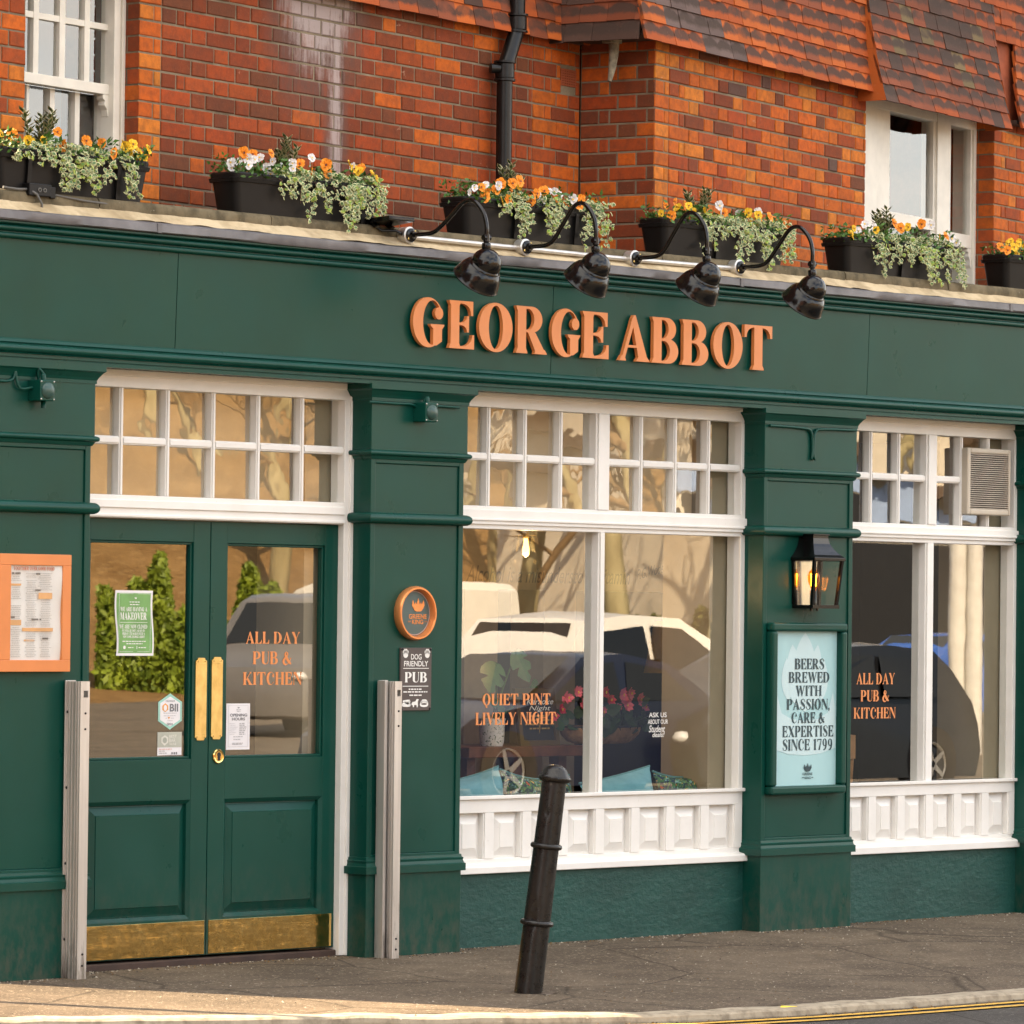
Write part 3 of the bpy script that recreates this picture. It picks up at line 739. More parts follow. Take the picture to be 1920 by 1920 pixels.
# ------------------------------------------------------------------ upper storey: two brick planes laid brick by brick
class Plane:
    def __init__(s, p, ang):
        s.o = Vector((p[0], p[1], 0)); s.d = Vector((math.cos(R(ang)), math.sin(R(ang)), 0)); s.n = Vector((s.d.y, -s.d.x, 0))
    def pt(s, a, z, out=0.0): return s.o + s.d*a + s.n*out + Vector((0, 0, z))
    def pix(s, px, py, out=0.0):
        d = CF + CR*((px-CX)/FPX) + CU*(-(py-CX)/FPX)
        o = s.o + s.n*out
        t = (o-CAM).dot(s.n)/d.dot(s.n); q = CAM + d*t
        return (q-o).dot(s.d), q.z
REC = Plane((1.3049, 0.42), 8.3914)
BAY = Plane((4.8971, 0.50), 12.8826)
J_S = 3.530                                              # where the bay's return meets the recessed wall
RET_O = REC.pt(J_S, 0); RET = Plane((RET_O.x, RET_O.y), 12.8826-90); RET_L = 0.4465
COURSE, Z_C0 = 0.0755, 3.315                             # a bed joint falls at z = 4.4475 etc.
PAL = {'orange': (0.50, 0.110, 0.014), 'amber': (0.56, 0.17, 0.022), 'red': (0.33, 0.062, 0.015), 'deep': (0.21, 0.046, 0.016), 'brown': (0.15, 0.045, 0.020), 'plum': (0.115, 0.062, 0.048), 'grey': (0.15, 0.115, 0.085)}
MIX_L = ['red']*8+['orange']*2+['deep']*10+['brown']*3
MIX_R = ['orange']*14+['amber']*5+['red']*7+['deep']*2+['brown']+['plum']
def tint(name, rnd):
    c = PAL[name]; k = rnd.uniform(0.88, 1.12); h = rnd.uniform(-0.1, 0.1)
    return (c[0]*k, c[1]*k*(1+h), c[2]*k*(1+h))
def lay_bricks(mb, pl, s0, s1, z0, z1, mixn, rnd, holes=(), quoin0=0.0, phase=0.0, front=0.0):
    rows = int(math.ceil((z1-Z_C0)/COURSE)); gap = 0.0098
    for r in range(rows):
        za, zb = Z_C0+r*COURSE+gap, Z_C0+(r+1)*COURSE
        if zb < z0 or za > z1: continue
        za, zb = max(za, z0), min(zb, z1)
        if zb-za < 0.01: continue
        s = s0; k = r % 2
        seq = []
        if k: s_list = [0.1025, 0.052]
        else: s_list = [0.215]
        seq = list(s_list)
        nxt_header = True if not k else False
        if k: nxt_header = False
        x = s0; i = 0; hdr = nxt_header
        while x < s1-0.004:
            if i < len(seq): L = seq[i]
            else:
                L = 0.1025 if hdr else 0.215; hdr = not hdr
            isH = L < 0.15
            e = min(x+L, s1); a, b = x, e
            x += L+gap; i += 1
            if b-a < 0.015: continue
            segs = [(a, b)]
            for (h0, h1, y0, y1) in holes:
                if za < y1-0.006 and zb > y0+0.006:
                    ns = []
                    for (p, q) in segs:
                        if q <= h0 or p >= h1: ns.append((p, q)); continue
                        if p < h0: ns.append((p, h0))
                        if q > h1: ns.append((h1, q))
                    segs = ns
            for (p, q) in segs:
                if q-p < 0.012: continue
                pool = mixn
                c = tint(rnd.choice(pool + (['brown'] if isH and mixn is MIX_L else [])), rnd)
                j = lambda m_: rnd.uniform(-m_, m_)
                o = front+rnd.uniform(-0.0015, 0.0025); e1 = 0.004; back = front-0.008
                P, Q = p+j(.0014), q+j(.0014); Za, Zb = za+j(.0012), zb+j(.0012)
                vv = [pl.pt(P, Za, back), pl.pt(Q, Za, back), pl.pt(Q, Zb, back), pl.pt(P, Zb, back),
                      pl.pt(P, Za, o-e1), pl.pt(Q, Za, o-e1), pl.pt(Q, Zb, o-e1), pl.pt(P, Zb, o-e1),
                      pl.pt(P+e1, Za+e1, o), pl.pt(Q-e1, Za+e1, o+j(.001)), pl.pt(Q-e1, Zb-e1, o+j(.001)), pl.pt(P+e1, Zb-e1, o)]
                f = [(8,9,10,11)]
                for u in range(4): f += [(u, (u+1) % 4, 4+(u+1) % 4, 4+u), (4+u, 4+(u+1) % 4, 8+(u+1) % 4, 8+u)]
                mb.add(vv, f, 0, False, c)
def mortar_sheet(mb, pl, s0, s1, z0, z1, holes, m=1, out=-0.0055):
    """the bed the bricks sit in, with openings left out"""
    v, tri, _ = shape2d([rect(s0, z0, s1, z1)], [rect(h[0], h[2], h[1], h[3]) for h in holes])
    mb.add([pl.pt(a, z, out) for a, z in v], tri, m)
rndb = random.Random(21)
SL = -1.29                                               # left corner of the upper storey
wl0, _ = REC.pix(48, 150, 0.0); wl1, _ = REC.pix(229, 100, -0.10)
LW = (wl0-0.002, -0.152, 3.40, 5.2)                      # left sash window opening
AIR = (3.345, 3.492, 4.345, 4.435)
mb = MB()
lay_bricks(mb, REC, SL, LW[0], 3.40, 4.66, ['orange']*4+['red']*4+['amber'], rndb)
lay_bricks(mb, REC, LW[1], LW[1]+0.16, 3.40, 4.66, ['orange']*6+['amber']*2+['red'], rndb)
lay_bricks(mb, REC, LW[1]+0.169, J_S-0.45, 3.40, 4.66, MIX_L, rndb)
lay_bricks(mb, REC, J_S-0.441, J_S-0.006, 3.40, 4.66, ['orange']*5+['red']*3+['deep'], rndb, holes=[AIR])
mortar_sheet(mb, REC, SL, J_S, 3.34, 4.70, [LW, AIR])
for z in [Z_C0+COURSE*k for k in range(1, 19)]:          # right reveal of the left window, facing along the wall
    for a, b in (((0.0, 0.068), (0.077, 0.125)) if int(round((z-Z_C0)/COURSE)) % 2 else ((0.0, 0.125),)):
        c = tint(rndb.choice(['red', 'deep', 'orange']), rndb)
        q = [REC.pt(LW[1]-0.0015, z+0.0088, -a), REC.pt(LW[1]-0.0015, z+COURSE, -a), REC.pt(LW[1]-0.0015, z+COURSE, -b), REC.pt(LW[1]-0.0015, z+0.0088, -b)]
        mb.quad(*q[::-1], 0, c)
v0 = [REC.pt(LW[1]+0.003, 3.34, -0.005), REC.pt(LW[1]+0.003, 4.7, -0.005), REC.pt(LW[1]+0.003, 4.7, -0.14), REC.pt(LW[1]+0.003, 3.34, -0.14)]
mb.quad(*v0[::-1], 1)
mb.build('recessed_brick_wall', [M['brick_stained'], M['mortar']], PUB)
mb = MB()
lay_bricks(mb, RET, 0.004, RET_L, 3.40, 4.60, ['red']*5+['deep']*4+['orange']*3+['brown']*2, rndb)
mortar_sheet(mb, RET, 0, RET_L, 3.34, 4.6, [])
wr0, _ = BAY.pix(1623, 300, 0.0); wr1, _ = BAY.pix(1832, 380, -0.10)
RW = (wr0, 4.332, 3.40, 4.56)
lay_bricks(mb, BAY, 0.0, 0.155, 3.40, 4.60, ['orange']*3+['amber']*3, rndb)
lay_bricks(mb, BAY, 0.164, RW[0], 3.40, 4.60, MIX_R, rndb)
lay_bricks(mb, BAY, RW[1], 7.4, 3.40, 4.60, MIX_R, rndb)
mortar_sheet(mb, BAY, 0.0, 7.4, 3.34, 4.64, [RW])
for z in [Z_C0+COURSE*k for k in range(1, 18)]:
    for a, b in (((0.0, 0.1), (0.109, 0.16)) if int(round((z-Z_C0)/COURSE)) % 2 else ((0.0, 0.16),)):
        c = tint(rndb.choice(['red', 'deep', 'orange', 'orange']), rndb)
        q = [BAY.pt(RW[1]-0.0015, z+0.0088, -a), BAY.pt(RW[1]-0.0015, z+COURSE, -a), BAY.pt(RW[1]-0.0015, z+COURSE, -b), BAY.pt(RW[1]-0.0015, z+0.0088, -b)]
        mb.quad(*q[::-1], 0, c)
v0 = [BAY.pt(RW[1]+0.003, 3.34, -0.005), BAY.pt(RW[1]+0.003, 4.62, -0.005), BAY.pt(RW[1]+0.003, 4.62, -0.2), BAY.pt(RW[1]+0.003, 3.34, -0.2)]
mb.quad(*v0[::-1], 1)
mb.build('bay_brick_wall', [M['brick'], M['mortar']], PUB)
mb = MB()                                                # air brick: terracotta grid
for i in range(7): a = AIR[0]+0.004+(AIR[1]-AIR[0]-0.020)*i/6; mb.add([REC.pt(a+dx, z, o) for dx in (0, 0.010) for z in (AIR[2], AIR[3]) for o in (0.0, -0.02)], [(0,2,6,4),(0,1,3,2),(4,6,7,5)])
for i in range(7): z = AIR[2]+0.003+(AIR[3]-AIR[2]-0.013)*i/6; mb.add([REC.pt(a, z+dz, o) for a in (AIR[0], AIR[1]) for dz in (0, 0.007) for o in (0.001, -0.02)], [(0,4,6,2),(2,6,7,3),(0,1,5,4)])
mb.quad(REC.pt(AIR[0], AIR[2], -0.03), REC.pt(AIR[1], AIR[2], -0.03), REC.pt(AIR[1], AIR[3], -0.03), REC.pt(AIR[0], AIR[3], -0.03), 1)
mb.build('air_brick', [simple('terracotta', (0.30, 0.07, 0.025), 0.7), M['room_dark']], PUB)

# tile hanging: every tile its own slab, lapped, lower rows kicked out
TP = {'o': (0.42, 0.100, 0.020), 'r': (0.36, 0.078, 0.019), 'b': (0.21, 0.060, 0.028), 'g': (0.125, 0.085, 0.075), 'k': (0.085, 0.048, 0.036), 'm': (0.16, 0.115, 0.055)}
def lay_tiles(mb, pl, s0, s1, z0, rows, pool, rnd, base=0.03, kick=0.05, w=0.165, gauge=0.1005, special=None, z_fall=0.0, n_kick=4):
    for r in range(rows):
        zb = z0+r*gauge; x = s0-(w/2 if r % 2 else 0.0)
        k0 = base+kick*max(0.0, 1-r/n_kick)**1.6; k1 = base+kick*max(0.0, 1-(r+1.6)/n_kick)**1.6
        while x < s1:
            a, b = max(x+0.001, s0), min(x+w-0.001, s1); x += w
            if b-a < 0.02: continue
            name = rnd.choice(pool)
            if special: name = special(r, (a+b)/2, name)
            c = TP[name]; kk = rnd.uniform(0.82, 1.15); c = tuple(q*kk for q in c)
            j = rnd.uniform(-0.003, 0.003); sl = rnd.uniform(-0.003, 0.003); o0 = k0+0.019+rnd.uniform(-0.003, 0.004); o1 = k1+0.002; ht = gauge*1.62
            za = zb+j-z_fall*(a-s0); zb_ = zb+j+sl-z_fall*(b-s0)
            V = [pl.pt(a, za, o0), pl.pt(b, zb_, o0), pl.pt(b, zb_+ht, o1), pl.pt(a, za+ht, o1), pl.pt(a, za, o0-0.017), pl.pt(b, zb_, o0-0.017), pl.pt(b, zb_+ht, o1-0.013), pl.pt(a, za+ht, o1-0.013)]
            uv = [(0,0),(1,0),(1,1.62),(0,1.62),(0,0.1),(1,0.1),(1,1.5),(0,1.5)]
            mb.add(V, [(0,1,2,3),(0,4,5,1),(0,3,7,4),(1,5,6,2)], 0, False, c, uv)
rt = random.Random(5)
dark_pool = ['r']*3+['b']*4+['o']*3+['k']*2
warm_pool = ['o']*6+['r']*6+['b']
mb = MB()
lay_tiles(mb, REC, SL-0.05, J_S-0.02, 4.560, 12, dark_pool, rt, base=0.02, kick=0.035)
mb.build('recess_tile_hanging', M['tile'], PUB)
OV = 0.235                                               # the bay's upper floor oversails its brick return
mb = MB()
def slate_patch(r, s, nm):
    return 'g' if (r < 3 and 0.62-0.34*r < s+OV < 1.05-0.22*r and r != 99) else nm
RETT = Plane(tuple(BAY.pt(-OV, 0, -0.55).xy), 12.8826-90)
lay_tiles(mb, RETT, 0, 0.55+0.055, 4.553, 13, ['k']*6+['b']*5+['o'], rt, base=0.0, kick=0.045)
lay_tiles(mb, BAY, -OV-0.045, 2.74, 4.553, 13, warm_pool, rt, base=0.03, kick=0.05, special=slate_patch)
lay_tiles(mb, BAY, 2.74, 4.53, 4.553+5*0.1005, 8, warm_pool, rt, base=0.03, kick=0.0)
lay_tiles(mb, BAY, 4.53, 7.4, 4.553, 13, warm_pool, rt, base=0.03, kick=0.05)
mb.build('bay_tile_hanging', M['tile'], PUB)
mb = MB()                                                # bell-cast hood over the right window
hs0, hz0 = BAY.pix(1656, 182, 0.16); hs1, hz1 = BAY.pix(1893, 247, 0.16)
lay_tiles(mb, BAY, hs0, hs1, (hz0+hz1)/2-0.004, 9, ['k']*4+['b']*9+['r']*2+['m'], rt, base=0.030, kick=0.135, n_kick=8)
for r in range(8):
    t = 1-r/8.0; t2 = 1-(r+1)/8.0
    zz = (hz0+hz1)/2-0.004+r*0.1005
    for s_ in (hs0, hs1):
        mb.quad(BAY.pt(s_, zz, 0.045+0.135*t**1.6), BAY.pt(s_, zz, 0.0), BAY.pt(s_, zz+0.1005, 0.0), BAY.pt(s_, zz+0.1005, 0.045+0.135*max(t2, 0)**1.6), 0, TP['o'], [(0,0),(1,0),(1,.3),(0,.3)])
mb.build('window_hood', M['tile'], PUB)
# soffits, upper wall, roof and the plain rear of the house
mb = MB()
def slab(pl, s0, s1, z0, z1, o0, o1, m=0):
    V = [pl.pt(s, z, o) for s in (s0, s1) for z in (z0, z1) for o in (o0, o1)]
    mb.add(V, [(0,1,3,2),(4,6,7,5),(0,4,5,1),(2,3,7,6),(0,2,6,4),(1,5,7,3)], m)
SOF = simple('dark_soffit', (0.05, 0.03, 0.02), 0.8)
for a_ in ((BAY, -OV, 2.74, 4.575, 4.60, -0.55, 0.055), (BAY, 4.53, 7.4, 4.575, 4.60, -0.55, 0.055), (REC, SL, J_S, 4.585, 4.61, -0.2, 0.03)):
    mb = MB(); slab(*a_); mb.build('soffit_board', SOF, PUB)
mb = MB()
slab(BAY, -OV+0.02, 7.4, 4.60, 7.2, -0.3, 0.0); slab(REC, SL, J_S+0.1, 4.61, 7.2, -0.3, -0.01); slab(RETT, 0, 0.56, 4.58, 7.2, -0.3, -0.005)
mb.box(-0.05, 0.10, 0.34, 9, -0.14, 7.2); mb.box(12.0, 12.3, 0.3, 9, -0.14, 3.3); mb.box(12.0, 12.3, 3.2, 9, 3.3, 7.2); mb.box(-0.05, 12.3, 9, 9.3, -0.14, 7.2)
slab(BAY, 7.38, 7.6, 3.3, 7.2, -2.0, 0.0)
mb.build('house_wall', simple('plain_brickwork', (0.30, 0.07, 0.025), 0.8, var=0.3), PUB)
mb = MB()
mb.prism_x([(0.30, 7.15), (4.8, 10.2), (9.6, 7.15)], 0.12, 12.4)
mb.build('roof', simple('roof_tiles', (0.16, 0.05, 0.025), 0.8, var=0.3), PUB)
bk = MB(); p0 = BAY.pix(1165, 90, -0.12)                 # old timber bracket under the oversail
q = RETT.pt(0.40, 0, 0.02)
c0 = BAY.pt(-0.16, 4.56, -0.16)
bk.tube([c0+Vector((0,0,0.02)), c0+Vector((0.0,0,-0.06)), c0+Vector((-0.012,0,-0.14)), c0+Vector((-0.03,0,-0.21))], [0.03, 0.026, 0.020, 0.011], 8)
bk.box(c0.x-0.06, c0.x+0.03, c0.y-0.03, c0.y+0.03, 4.55, 4.585)
bk.build('bracket', simple('lichened_wood', (0.20, 0.17, 0.12), 0.9, var=0.5, vscale=30, bump=0.5), PUB)

# ------------------------------------------------------------------ joinery: shop windows, fanlight, doors
YB = YF+0.012            # front of glazing bars
YG = YF+0.048            # glass
def raised_panel(mb, x0, x1, z0, z1, yb, yf, bev=0.035, m=0):
    e = 0.006
    rr = [[(x0,yb,z0),(x1,yb,z0),(x1,yb,z1),(x0,yb,z1)], [(x0+e,yb-0.001,z0+e),(x1-e,yb-0.001,z0+e),(x1-e,yb-0.001,z1-e),(x0+e,yb-0.001,z1-e)],
          [(x0+bev,yf+0.004,z0+bev),(x1-bev,yf+0.004,z0+bev),(x1-bev,yf+0.004,z1-bev),(x0+bev,yf+0.004,z1-bev)],
          [(x0+bev+0.002,yf,z0+bev+0.002),(x1-bev-0.002,yf,z0+bev+0.002),(x1-bev-0.002,yf,z1-bev-0.002),(x0+bev+0.002,yf,z1-bev-0.002)]]
    mb.rings(rr, m, False, False, True)
    mb.add(rr[-1], [(0,1,2,3)], m)
def bars(mb, halves, z_rows, yf, yb, skip=None, first=None):
    """vertical bars between panes and the horizontal bar between rows; halves = [(x0, x1, n)]"""
    for hi, (x0, x1, n) in enumerate(halves):
        w = 0.026; pw = (x1-x0-w*(n-1))/n
        for i in range(1, n):
            xx = x0+i*pw+(i-1)*w
            mb.box(xx, xx+w, yf+0.0015, yb, z_rows[0][0], z_rows[-1][1])
            mb.box(xx+0.006, xx+w-0.006, yf-0.005, yf+0.0015, z_rows[0][0]+0.001, z_rows[-1][1]-0.001)
        zb0, zb1 = z_rows[0][1], z_rows[1][0]
        xe = x1 if not (skip and hi == skip[0]) else x0+skip[1]*pw+(skip[1]-1)*w
        for i in range(n):
            if skip and hi == skip[0] and i >= skip[1]: continue
            a = x0+i*(pw+w)+0.0008; mb.box(a, a+pw-0.0016, yf+0.003, yb, zb0, zb1); mb.box(a, a+pw-0.0016, yf-0.003, yf+0.003, zb0+0.006, zb1-0.006)
def shop_window(x0, x1, mul, n, zs, fan=False, ends=(0.05, 0.05)):
    """zs: sill bottom, sill top, panel bottom, panel top, glass bottom, glass top, row1 (lo, hi), row2 (lo, hi)"""
    zsb, zst, zpb, zpt, zg0, zg1, r1, r2 = zs
    xl, xr = x0+ends[0], x1-ends[1]
    mu0, mu1, ml0, ml1 = mul
    fr = MB()
    fr.box(x0-0.01, xl, YF+0.002, 0.22, zst, 2.66); fr.box(xr, x1+0.01, YF+0.002, 0.22, zst, 2.66)           # jambs
    fr.box(xl, xr, YF, 0.22, r2[1], 2.659)                                                                     # head
    fr.box(x0, x1, YF-0.014, YF+0.001, r2[1]+0.052, 2.657)
    fr.box(xl, xr, YF, 0.22, zg1, r1[0])                                                                       # transom
    fr.box(x0, x1, YF-0.013, YF+0.0015, zg1+0.022, r1[0]-0.018)
    fr.box(x0, x1, YF-0.022, YF-0.0125, zg1+0.040, zg1+0.052)
    fr.box(mu0, mu1, YF+0.004, 0.22, r1[0], r2[1]); fr.box(mu0+0.012, mu1-0.012, YF-0.006, YF+0.004, r1[0], r2[1])
    fr.box(ml0, ml1, YF+0.004, 0.22, zg0, zg1); fr.box(ml0+0.009, ml1-0.009, YF-0.006, YF+0.004, zg0, zg1)
    fr.box(xl, xr, YF-0.004, 0.22, zpt, zg0)                                                                   # rail under the glass
    fr.box(x0, x1, YF-0.02, YF-0.0035, zg0-0.012, zg0+0.006)
    bars(fr, [(xl, mu0, n), (mu1, xr, n)], [r1, r2], YB, YG+0.014, (1, n-1) if fan else None)
    w = fr.build('shop_window', M['white'], PUB, bevel=0.004)
    ap = MB(); N = 2*n; pw = (xr-xl)/N
    ap.box(x0, x1, YF+0.034, 0.22, zst, zpt)
    ap.box(xl, xr, YF+0.001, YF+0.035, zst, zpb)
    for i in range(N+1):
        c = xl+i*pw; a, b = max(c-0.040, x0), min(c+0.040, x1)
        ap.box(a, b, YF+0.0025, YF+0.035, zpb, zpt)
        ap.prism_y([(a+0.008, zpb), (b-0.008, zpb), (b-0.008, zpt), (a+0.008, zpt)], YF-0.004, YF+0.0025)
    for i in range(N):
        c = xl+i*pw; raised_panel(ap, c+0.042, c+pw-0.042, zpb+0.006, zpt-0.006, YF+0.0335, YF+0.006, 0.045)
    ap.build('apron_panelling', M['white'], w, bevel=0.003)
    sl = MB(); sl.prism_x([(0.083, zsb), (0.083, zst-0.012), (0.088, zst-0.004), (YF+0.02, zst+0.010), (0.22, zst+0.010), (0.22, zsb)], x0-0.004, x1+0.004)
    sl.build('sill', M['white'], w, bevel=0.004)
    gl = MB()
    for a, b in ((xl, ml0), (ml1, xr)): gl.quad((a, YG, zg0), (b, YG, zg0), (b, YG, zg1), (a, YG, zg1))
    gl.build('lower_glazing', M['glass'], w)
    gl = MB()
    for a, b in ((xl, mu0), (mu1, xr)):
        ww = 0.026; pwid = (b-a-ww*(n-1))/n
        for i in range(n):
            p = a+i*(pwid+ww); 
            for lo, hi in (r1, r2):
                t1, t2 = random.uniform(-.003, .003), random.uniform(-.003, .003)
                gl.quad((p, YG+t1, lo), (p+pwid, YG-t1, lo), (p+pwid, YG-t1+t2, hi), (p, YG+t1+t2, hi))
    gl.build('toplight_glazing', M['old_glass'], w)
    return w
px2 = lambda x, y, Y: AX(x, y, Y)
x_end2 = AX(1378, 830, YG); m0_2, m1_2 = AX(1105.5, 800, YG), AX(1141.5, 810, YB)
zs2 = (AZ(1000, 1634, 0.083), AZ(1000, 1618, 0.083), AZ(1000, 1606, YF), AZ(1000, 1521, YF), AZ(1120, 1488, YF-0.02), AZ(1150, 999, YF), (AZ(1142, 957, YB), AZ(1142, 874, YB)), (AZ(1142, 860, YB), AZ(1142, 777, YB)))
W2 = shop_window(2.95, 5.22, (m0_2, m1_2, AX(1107, 1250, YG), AX(1129, 1250, YB)), 4, zs2, ends=(m0_2-2.95-(x_end2-m1_2), 5.22-x_end2))
x_end3 = AX(1890, 880, YG); m0_3, m1_3 = AX(1725, 850, YG), AX(1755, 850, YB)
zs3 = (AZ(1750, 1596, 0.083), AZ(1750, 1580, 0.083), AZ(1750, 1570, YF), AZ(1750, 1490, YF), AZ(1740, 1466, YF-0.02), AZ(1740, 1018, YF), (AZ(1720, 983, YB), AZ(1720, 903, YB)), (AZ(1720, 890, YB), AZ(1720, 814, YB)))
W3 = shop_window(5.96, 7.58, (m0_3, m1_3, AX(1721, 1250, YG), AX(1746, 1250, YB)), 3, zs3, fan=True, ends=(m0_3-5.96-(x_end3-m1_3), 7.58-x_end3))
mb = MB()
mb.box(2.94, 5.23, 0.112, 0.30, -0.14, zs2[0]); mb.box(5.95, 7.6, 0.112, 0.30, -0.14, zs3[0])
mb.build('stall_riser', M['render'], PUB, bevel=0.004)

# fanlight over the doors
xj = AX(634, 840, YG)                                    # inner face of the right jamb
fl = [AX(231, 780, YB), AX(318, 780, YB), AX(403, 780, YB), AX(486, 780, YB), AX(567, 780, YB)]
r1 = (AZ(567, 940, YB), AZ(567, 849, YB)); r2 = (AZ(567, 834, YB), AZ(567, 746, YB)); zd = AZ(500, 979, YF)
pitch = (fl[4]-fl[0])/4; xl6 = fl[0]-pitch
fr = MB()
fr.box(0.52, xl6, YF+0.002, 0.22, -0.1, 2.66); fr.box(xj, 2.32, YF+0.002, 0.22, -0.055, 2.66)
fr.box(xj+0.03, 2.315, YF-0.010, YF+0.003, -0.055, 2.657)
fr.box(xl6, xj, YF, 0.22, r2[1], 2.659); fr.box(xl6, xj, YF-0.012, YF+0.001, r2[1]+0.05, 2.657)
fr.box(xl6, xj, YF, 0.22, zd, r1[0]); fr.box(xl6, xj, YF-0.010, YF+0.001, zd+0.045, r1[0]-0.022); fr.box(xl6, xj, YF-0.006, YF+0.001, zd+0.004, zd+0.018)
bars(fr, [(xl6, xj, 6)], [r1, r2], YB, YG+0.014)
FAN = fr.build('door_frame', M['white'], PUB, bevel=0.004)
gl = MB(); pw6 = (xj-xl6-0.026*5)/6
for i in range(6):
    p = xl6+i*(pw6+0.026)
    for lo, hi in (r1, r2):
        t1, t2 = random.uniform(-.003, .003), random.uniform(-.003, .003)
        gl.quad((p, YG+t1, lo), (p+pw6, YG-t1, lo), (p+pw6, YG-t1+t2, hi), (p, YG+t1+t2, hi))
gl.build('fanlight_glazing', M['old_glass'], FAN)

# the pair of doors
YD = 0.165
xc = AX(390.5, 1400, YD); xh = AX(638, 1400, YD); zb, zt = AZ(390, 1790, YD), zd
g0, g1 = AZ(520, 1419.5, YD), AZ(520, 1021, YD)
p0, p1 = AZ(500, 1714, YD), AZ(500, 1496, YD)
k0, k1 = AZ(500, 1781, YD), AZ(500, 1719, YD)
ls = AX(424, 1250, YD)-xc                                # lock stile width
hs = xh-AX(607, 1250, YD)                                # hanging stile width
def door(sgn):
    mx_ = lambda a: xc+sgn*a
    def bx(mb, a0, a1, y0, y1, z0, z1):
        x0, x1 = sorted((mx_(a0), mx_(a1))); mb.box(x0, x1, y0, y1, z0, z1)
    Wd = xh-xc; e = 0.0025
    mb = MB()
    bx(mb, e, ls, YD, YD+0.05, zb, zt-0.004); bx(mb, Wd-hs, Wd-0.003, YD, YD+0.05, zb, zt-0.004)
    for a, b in ((g1, zt-0.004), (p1, g0), (zb, p0)): bx(mb, ls, Wd-hs, YD+0.0008, YD+0.049, a, b)
    d = mb.build('entrance_door', M['green'], PUB, bevel=0.002)
    mb = MB()                                            # beads round the glass, then the sunk and fielded panel
    for q0, q1, z0, z1 in ((ls, Wd-hs, g0, g0+0.012), (ls, Wd-hs, g1-0.012, g1), (ls, ls+0.012, g0+0.012, g1-0.012), (Wd-hs-0.012, Wd-hs, g0+0.012, g1-0.012)): bx(mb, q0, q1, YD+0.010, YD+0.040, z0, z1)
    mb.build('glazing_bead', M['green'], d, bevel=0.003)
    mb = MB(); x0, x1 = sorted((mx_(ls), mx_(Wd-hs)))
    mb.rings([[(x0,YD+0.001,p0),(x1,YD+0.001,p0),(x1,YD+0.001,p1),(x0,YD+0.001,p1)], [(x0+0.016,YD+0.012,p0+0.016),(x1-0.016,YD+0.012,p0+0.016),(x1-0.016,YD+0.012,p1-0.016),(x0+0.016,YD+0.012,p1-0.016)], [(x0+0.018,YD+0.028,p0+0.018),(x1-0.018,YD+0.028,p0+0.018),(x1-0.018,YD+0.028,p1-0.018),(x0+0.018,YD+0.028,p1-0.018)]], 0, False, False)
    raised_panel(mb, x0+0.018, x1-0.018, p0+0.018, p1-0.018, YD+0.0275, YD+0.008, 0.042)
    mb.build('door_panel', M['green'], d)
    mb = MB(); x0, x1 = sorted((mx_(0.014), mx_(Wd-0.05))); mb.box(x0, x1, YD-0.004, YD+0.001, k0, k1)
    mb.build('kick_plate', M['brass_plate'], d, bevel=0.001)
    mb = MB(); x0, x1 = sorted((mx_(ls+0.004), mx_(Wd-hs-0.004))); mb.quad((x0,YD+0.026,g0+0.004),(x1,YD+0.026,g0+0.004),(x1,YD+0.026,g1-0.004),(x0,YD+0.026,g1-0.004))
    mb.build('door_glazing', M['glass'], d)
    # pull plate with notched corners
    cxp = AX(407, 1310, YD-0.006) if sgn > 0 else AX(377, 1310, YD-0.006)
    zz0, zz1 = (AZ(407, 1386, YD), AZ(407, 1232, YD)) if sgn > 0 else (AZ(377, 1388, YD), AZ(377, 1233.5, YD))
    w2 = 0.5*(AX(417.5, 1310, YD)-AX(397, 1310, YD)); n_ = 0.014
    mb = MB(); x0, x1 = cxp-w2, cxp+w2
    mb.prism_y([(x0+n_,zz0),(x1-n_,zz0),(x1-n_*.7,zz0+n_*.7),(x1,zz0+n_),(x1,zz1-n_),(x1-n_*.7,zz1-n_*.7),(x1-n_,zz1),(x0+n_,zz1),(x0+n_*.7,zz1-n_*.7),(x0,zz1-n_),(x0,zz0+n_),(x0+n_*.7,zz0+n_*.7)], YD-0.006, YD)
    for z in (zz0+0.028, zz1-0.028): mb.box(x0+0.003, x1-0.003, YD-0.0075, YD-0.006, z-0.0015, z+0.0015)
    pl = mb.build('push_plate', M['brass_worn'], d, bevel=0.0012)
    for z in (zz0+0.016, zz1-0.016):
        for x in (x0+0.012, x1-0.012): mb = MB(); mb.lathe([(0.0042, 0.0), (0.004, 0.0015), (0.001, 0.003)], Matrix.Translation((x, YD-0.006, z)) @ Matrix.Rotation(R(90), 4, 'X'), 10); mb.build('screw', M['brass'], pl)
    if sgn > 0:
        lx, lz = AX(408, 1418, YD), AZ(408, 1418, YD); mt = Matrix.Translation((lx, YD, lz)) @ Matrix.Rotation(R(90), 4, 'X')
        mb = MB(); mb.lathe([(0.034,-0.001),(0.034,0.006),(0.030,0.010),(0.024,0.0085),(0.021,0.0085),(0.0,0.0085)], mt, 32)
        lk = mb.build('lock_cylinder', M['brass'], d, angle=40)
        mb = MB(); mb.prism_y(ell(lx+0.001, lz+0.008, 0.011, 0.011, n=16), YD-0.0105, YD-0.008); mb.prism_y(rect(lx-0.007, lz-0.020, lx+0.009, lz+0.004), YD-0.0102, YD-0.008)
        mb.build('keyhole', M['room_dark'], lk)
    return d
DOOR_L, DOOR_R = door(-1), door(1)
DOOR_L['label'] = 'left door leaf with green notice and stickers in its glass'; DOOR_R['label'] = 'right door leaf with opening hours sheet and lock'
mb = MB(); mb.box(0.52, xj, YD-0.02, 0.3, -0.1, zb-0.012)
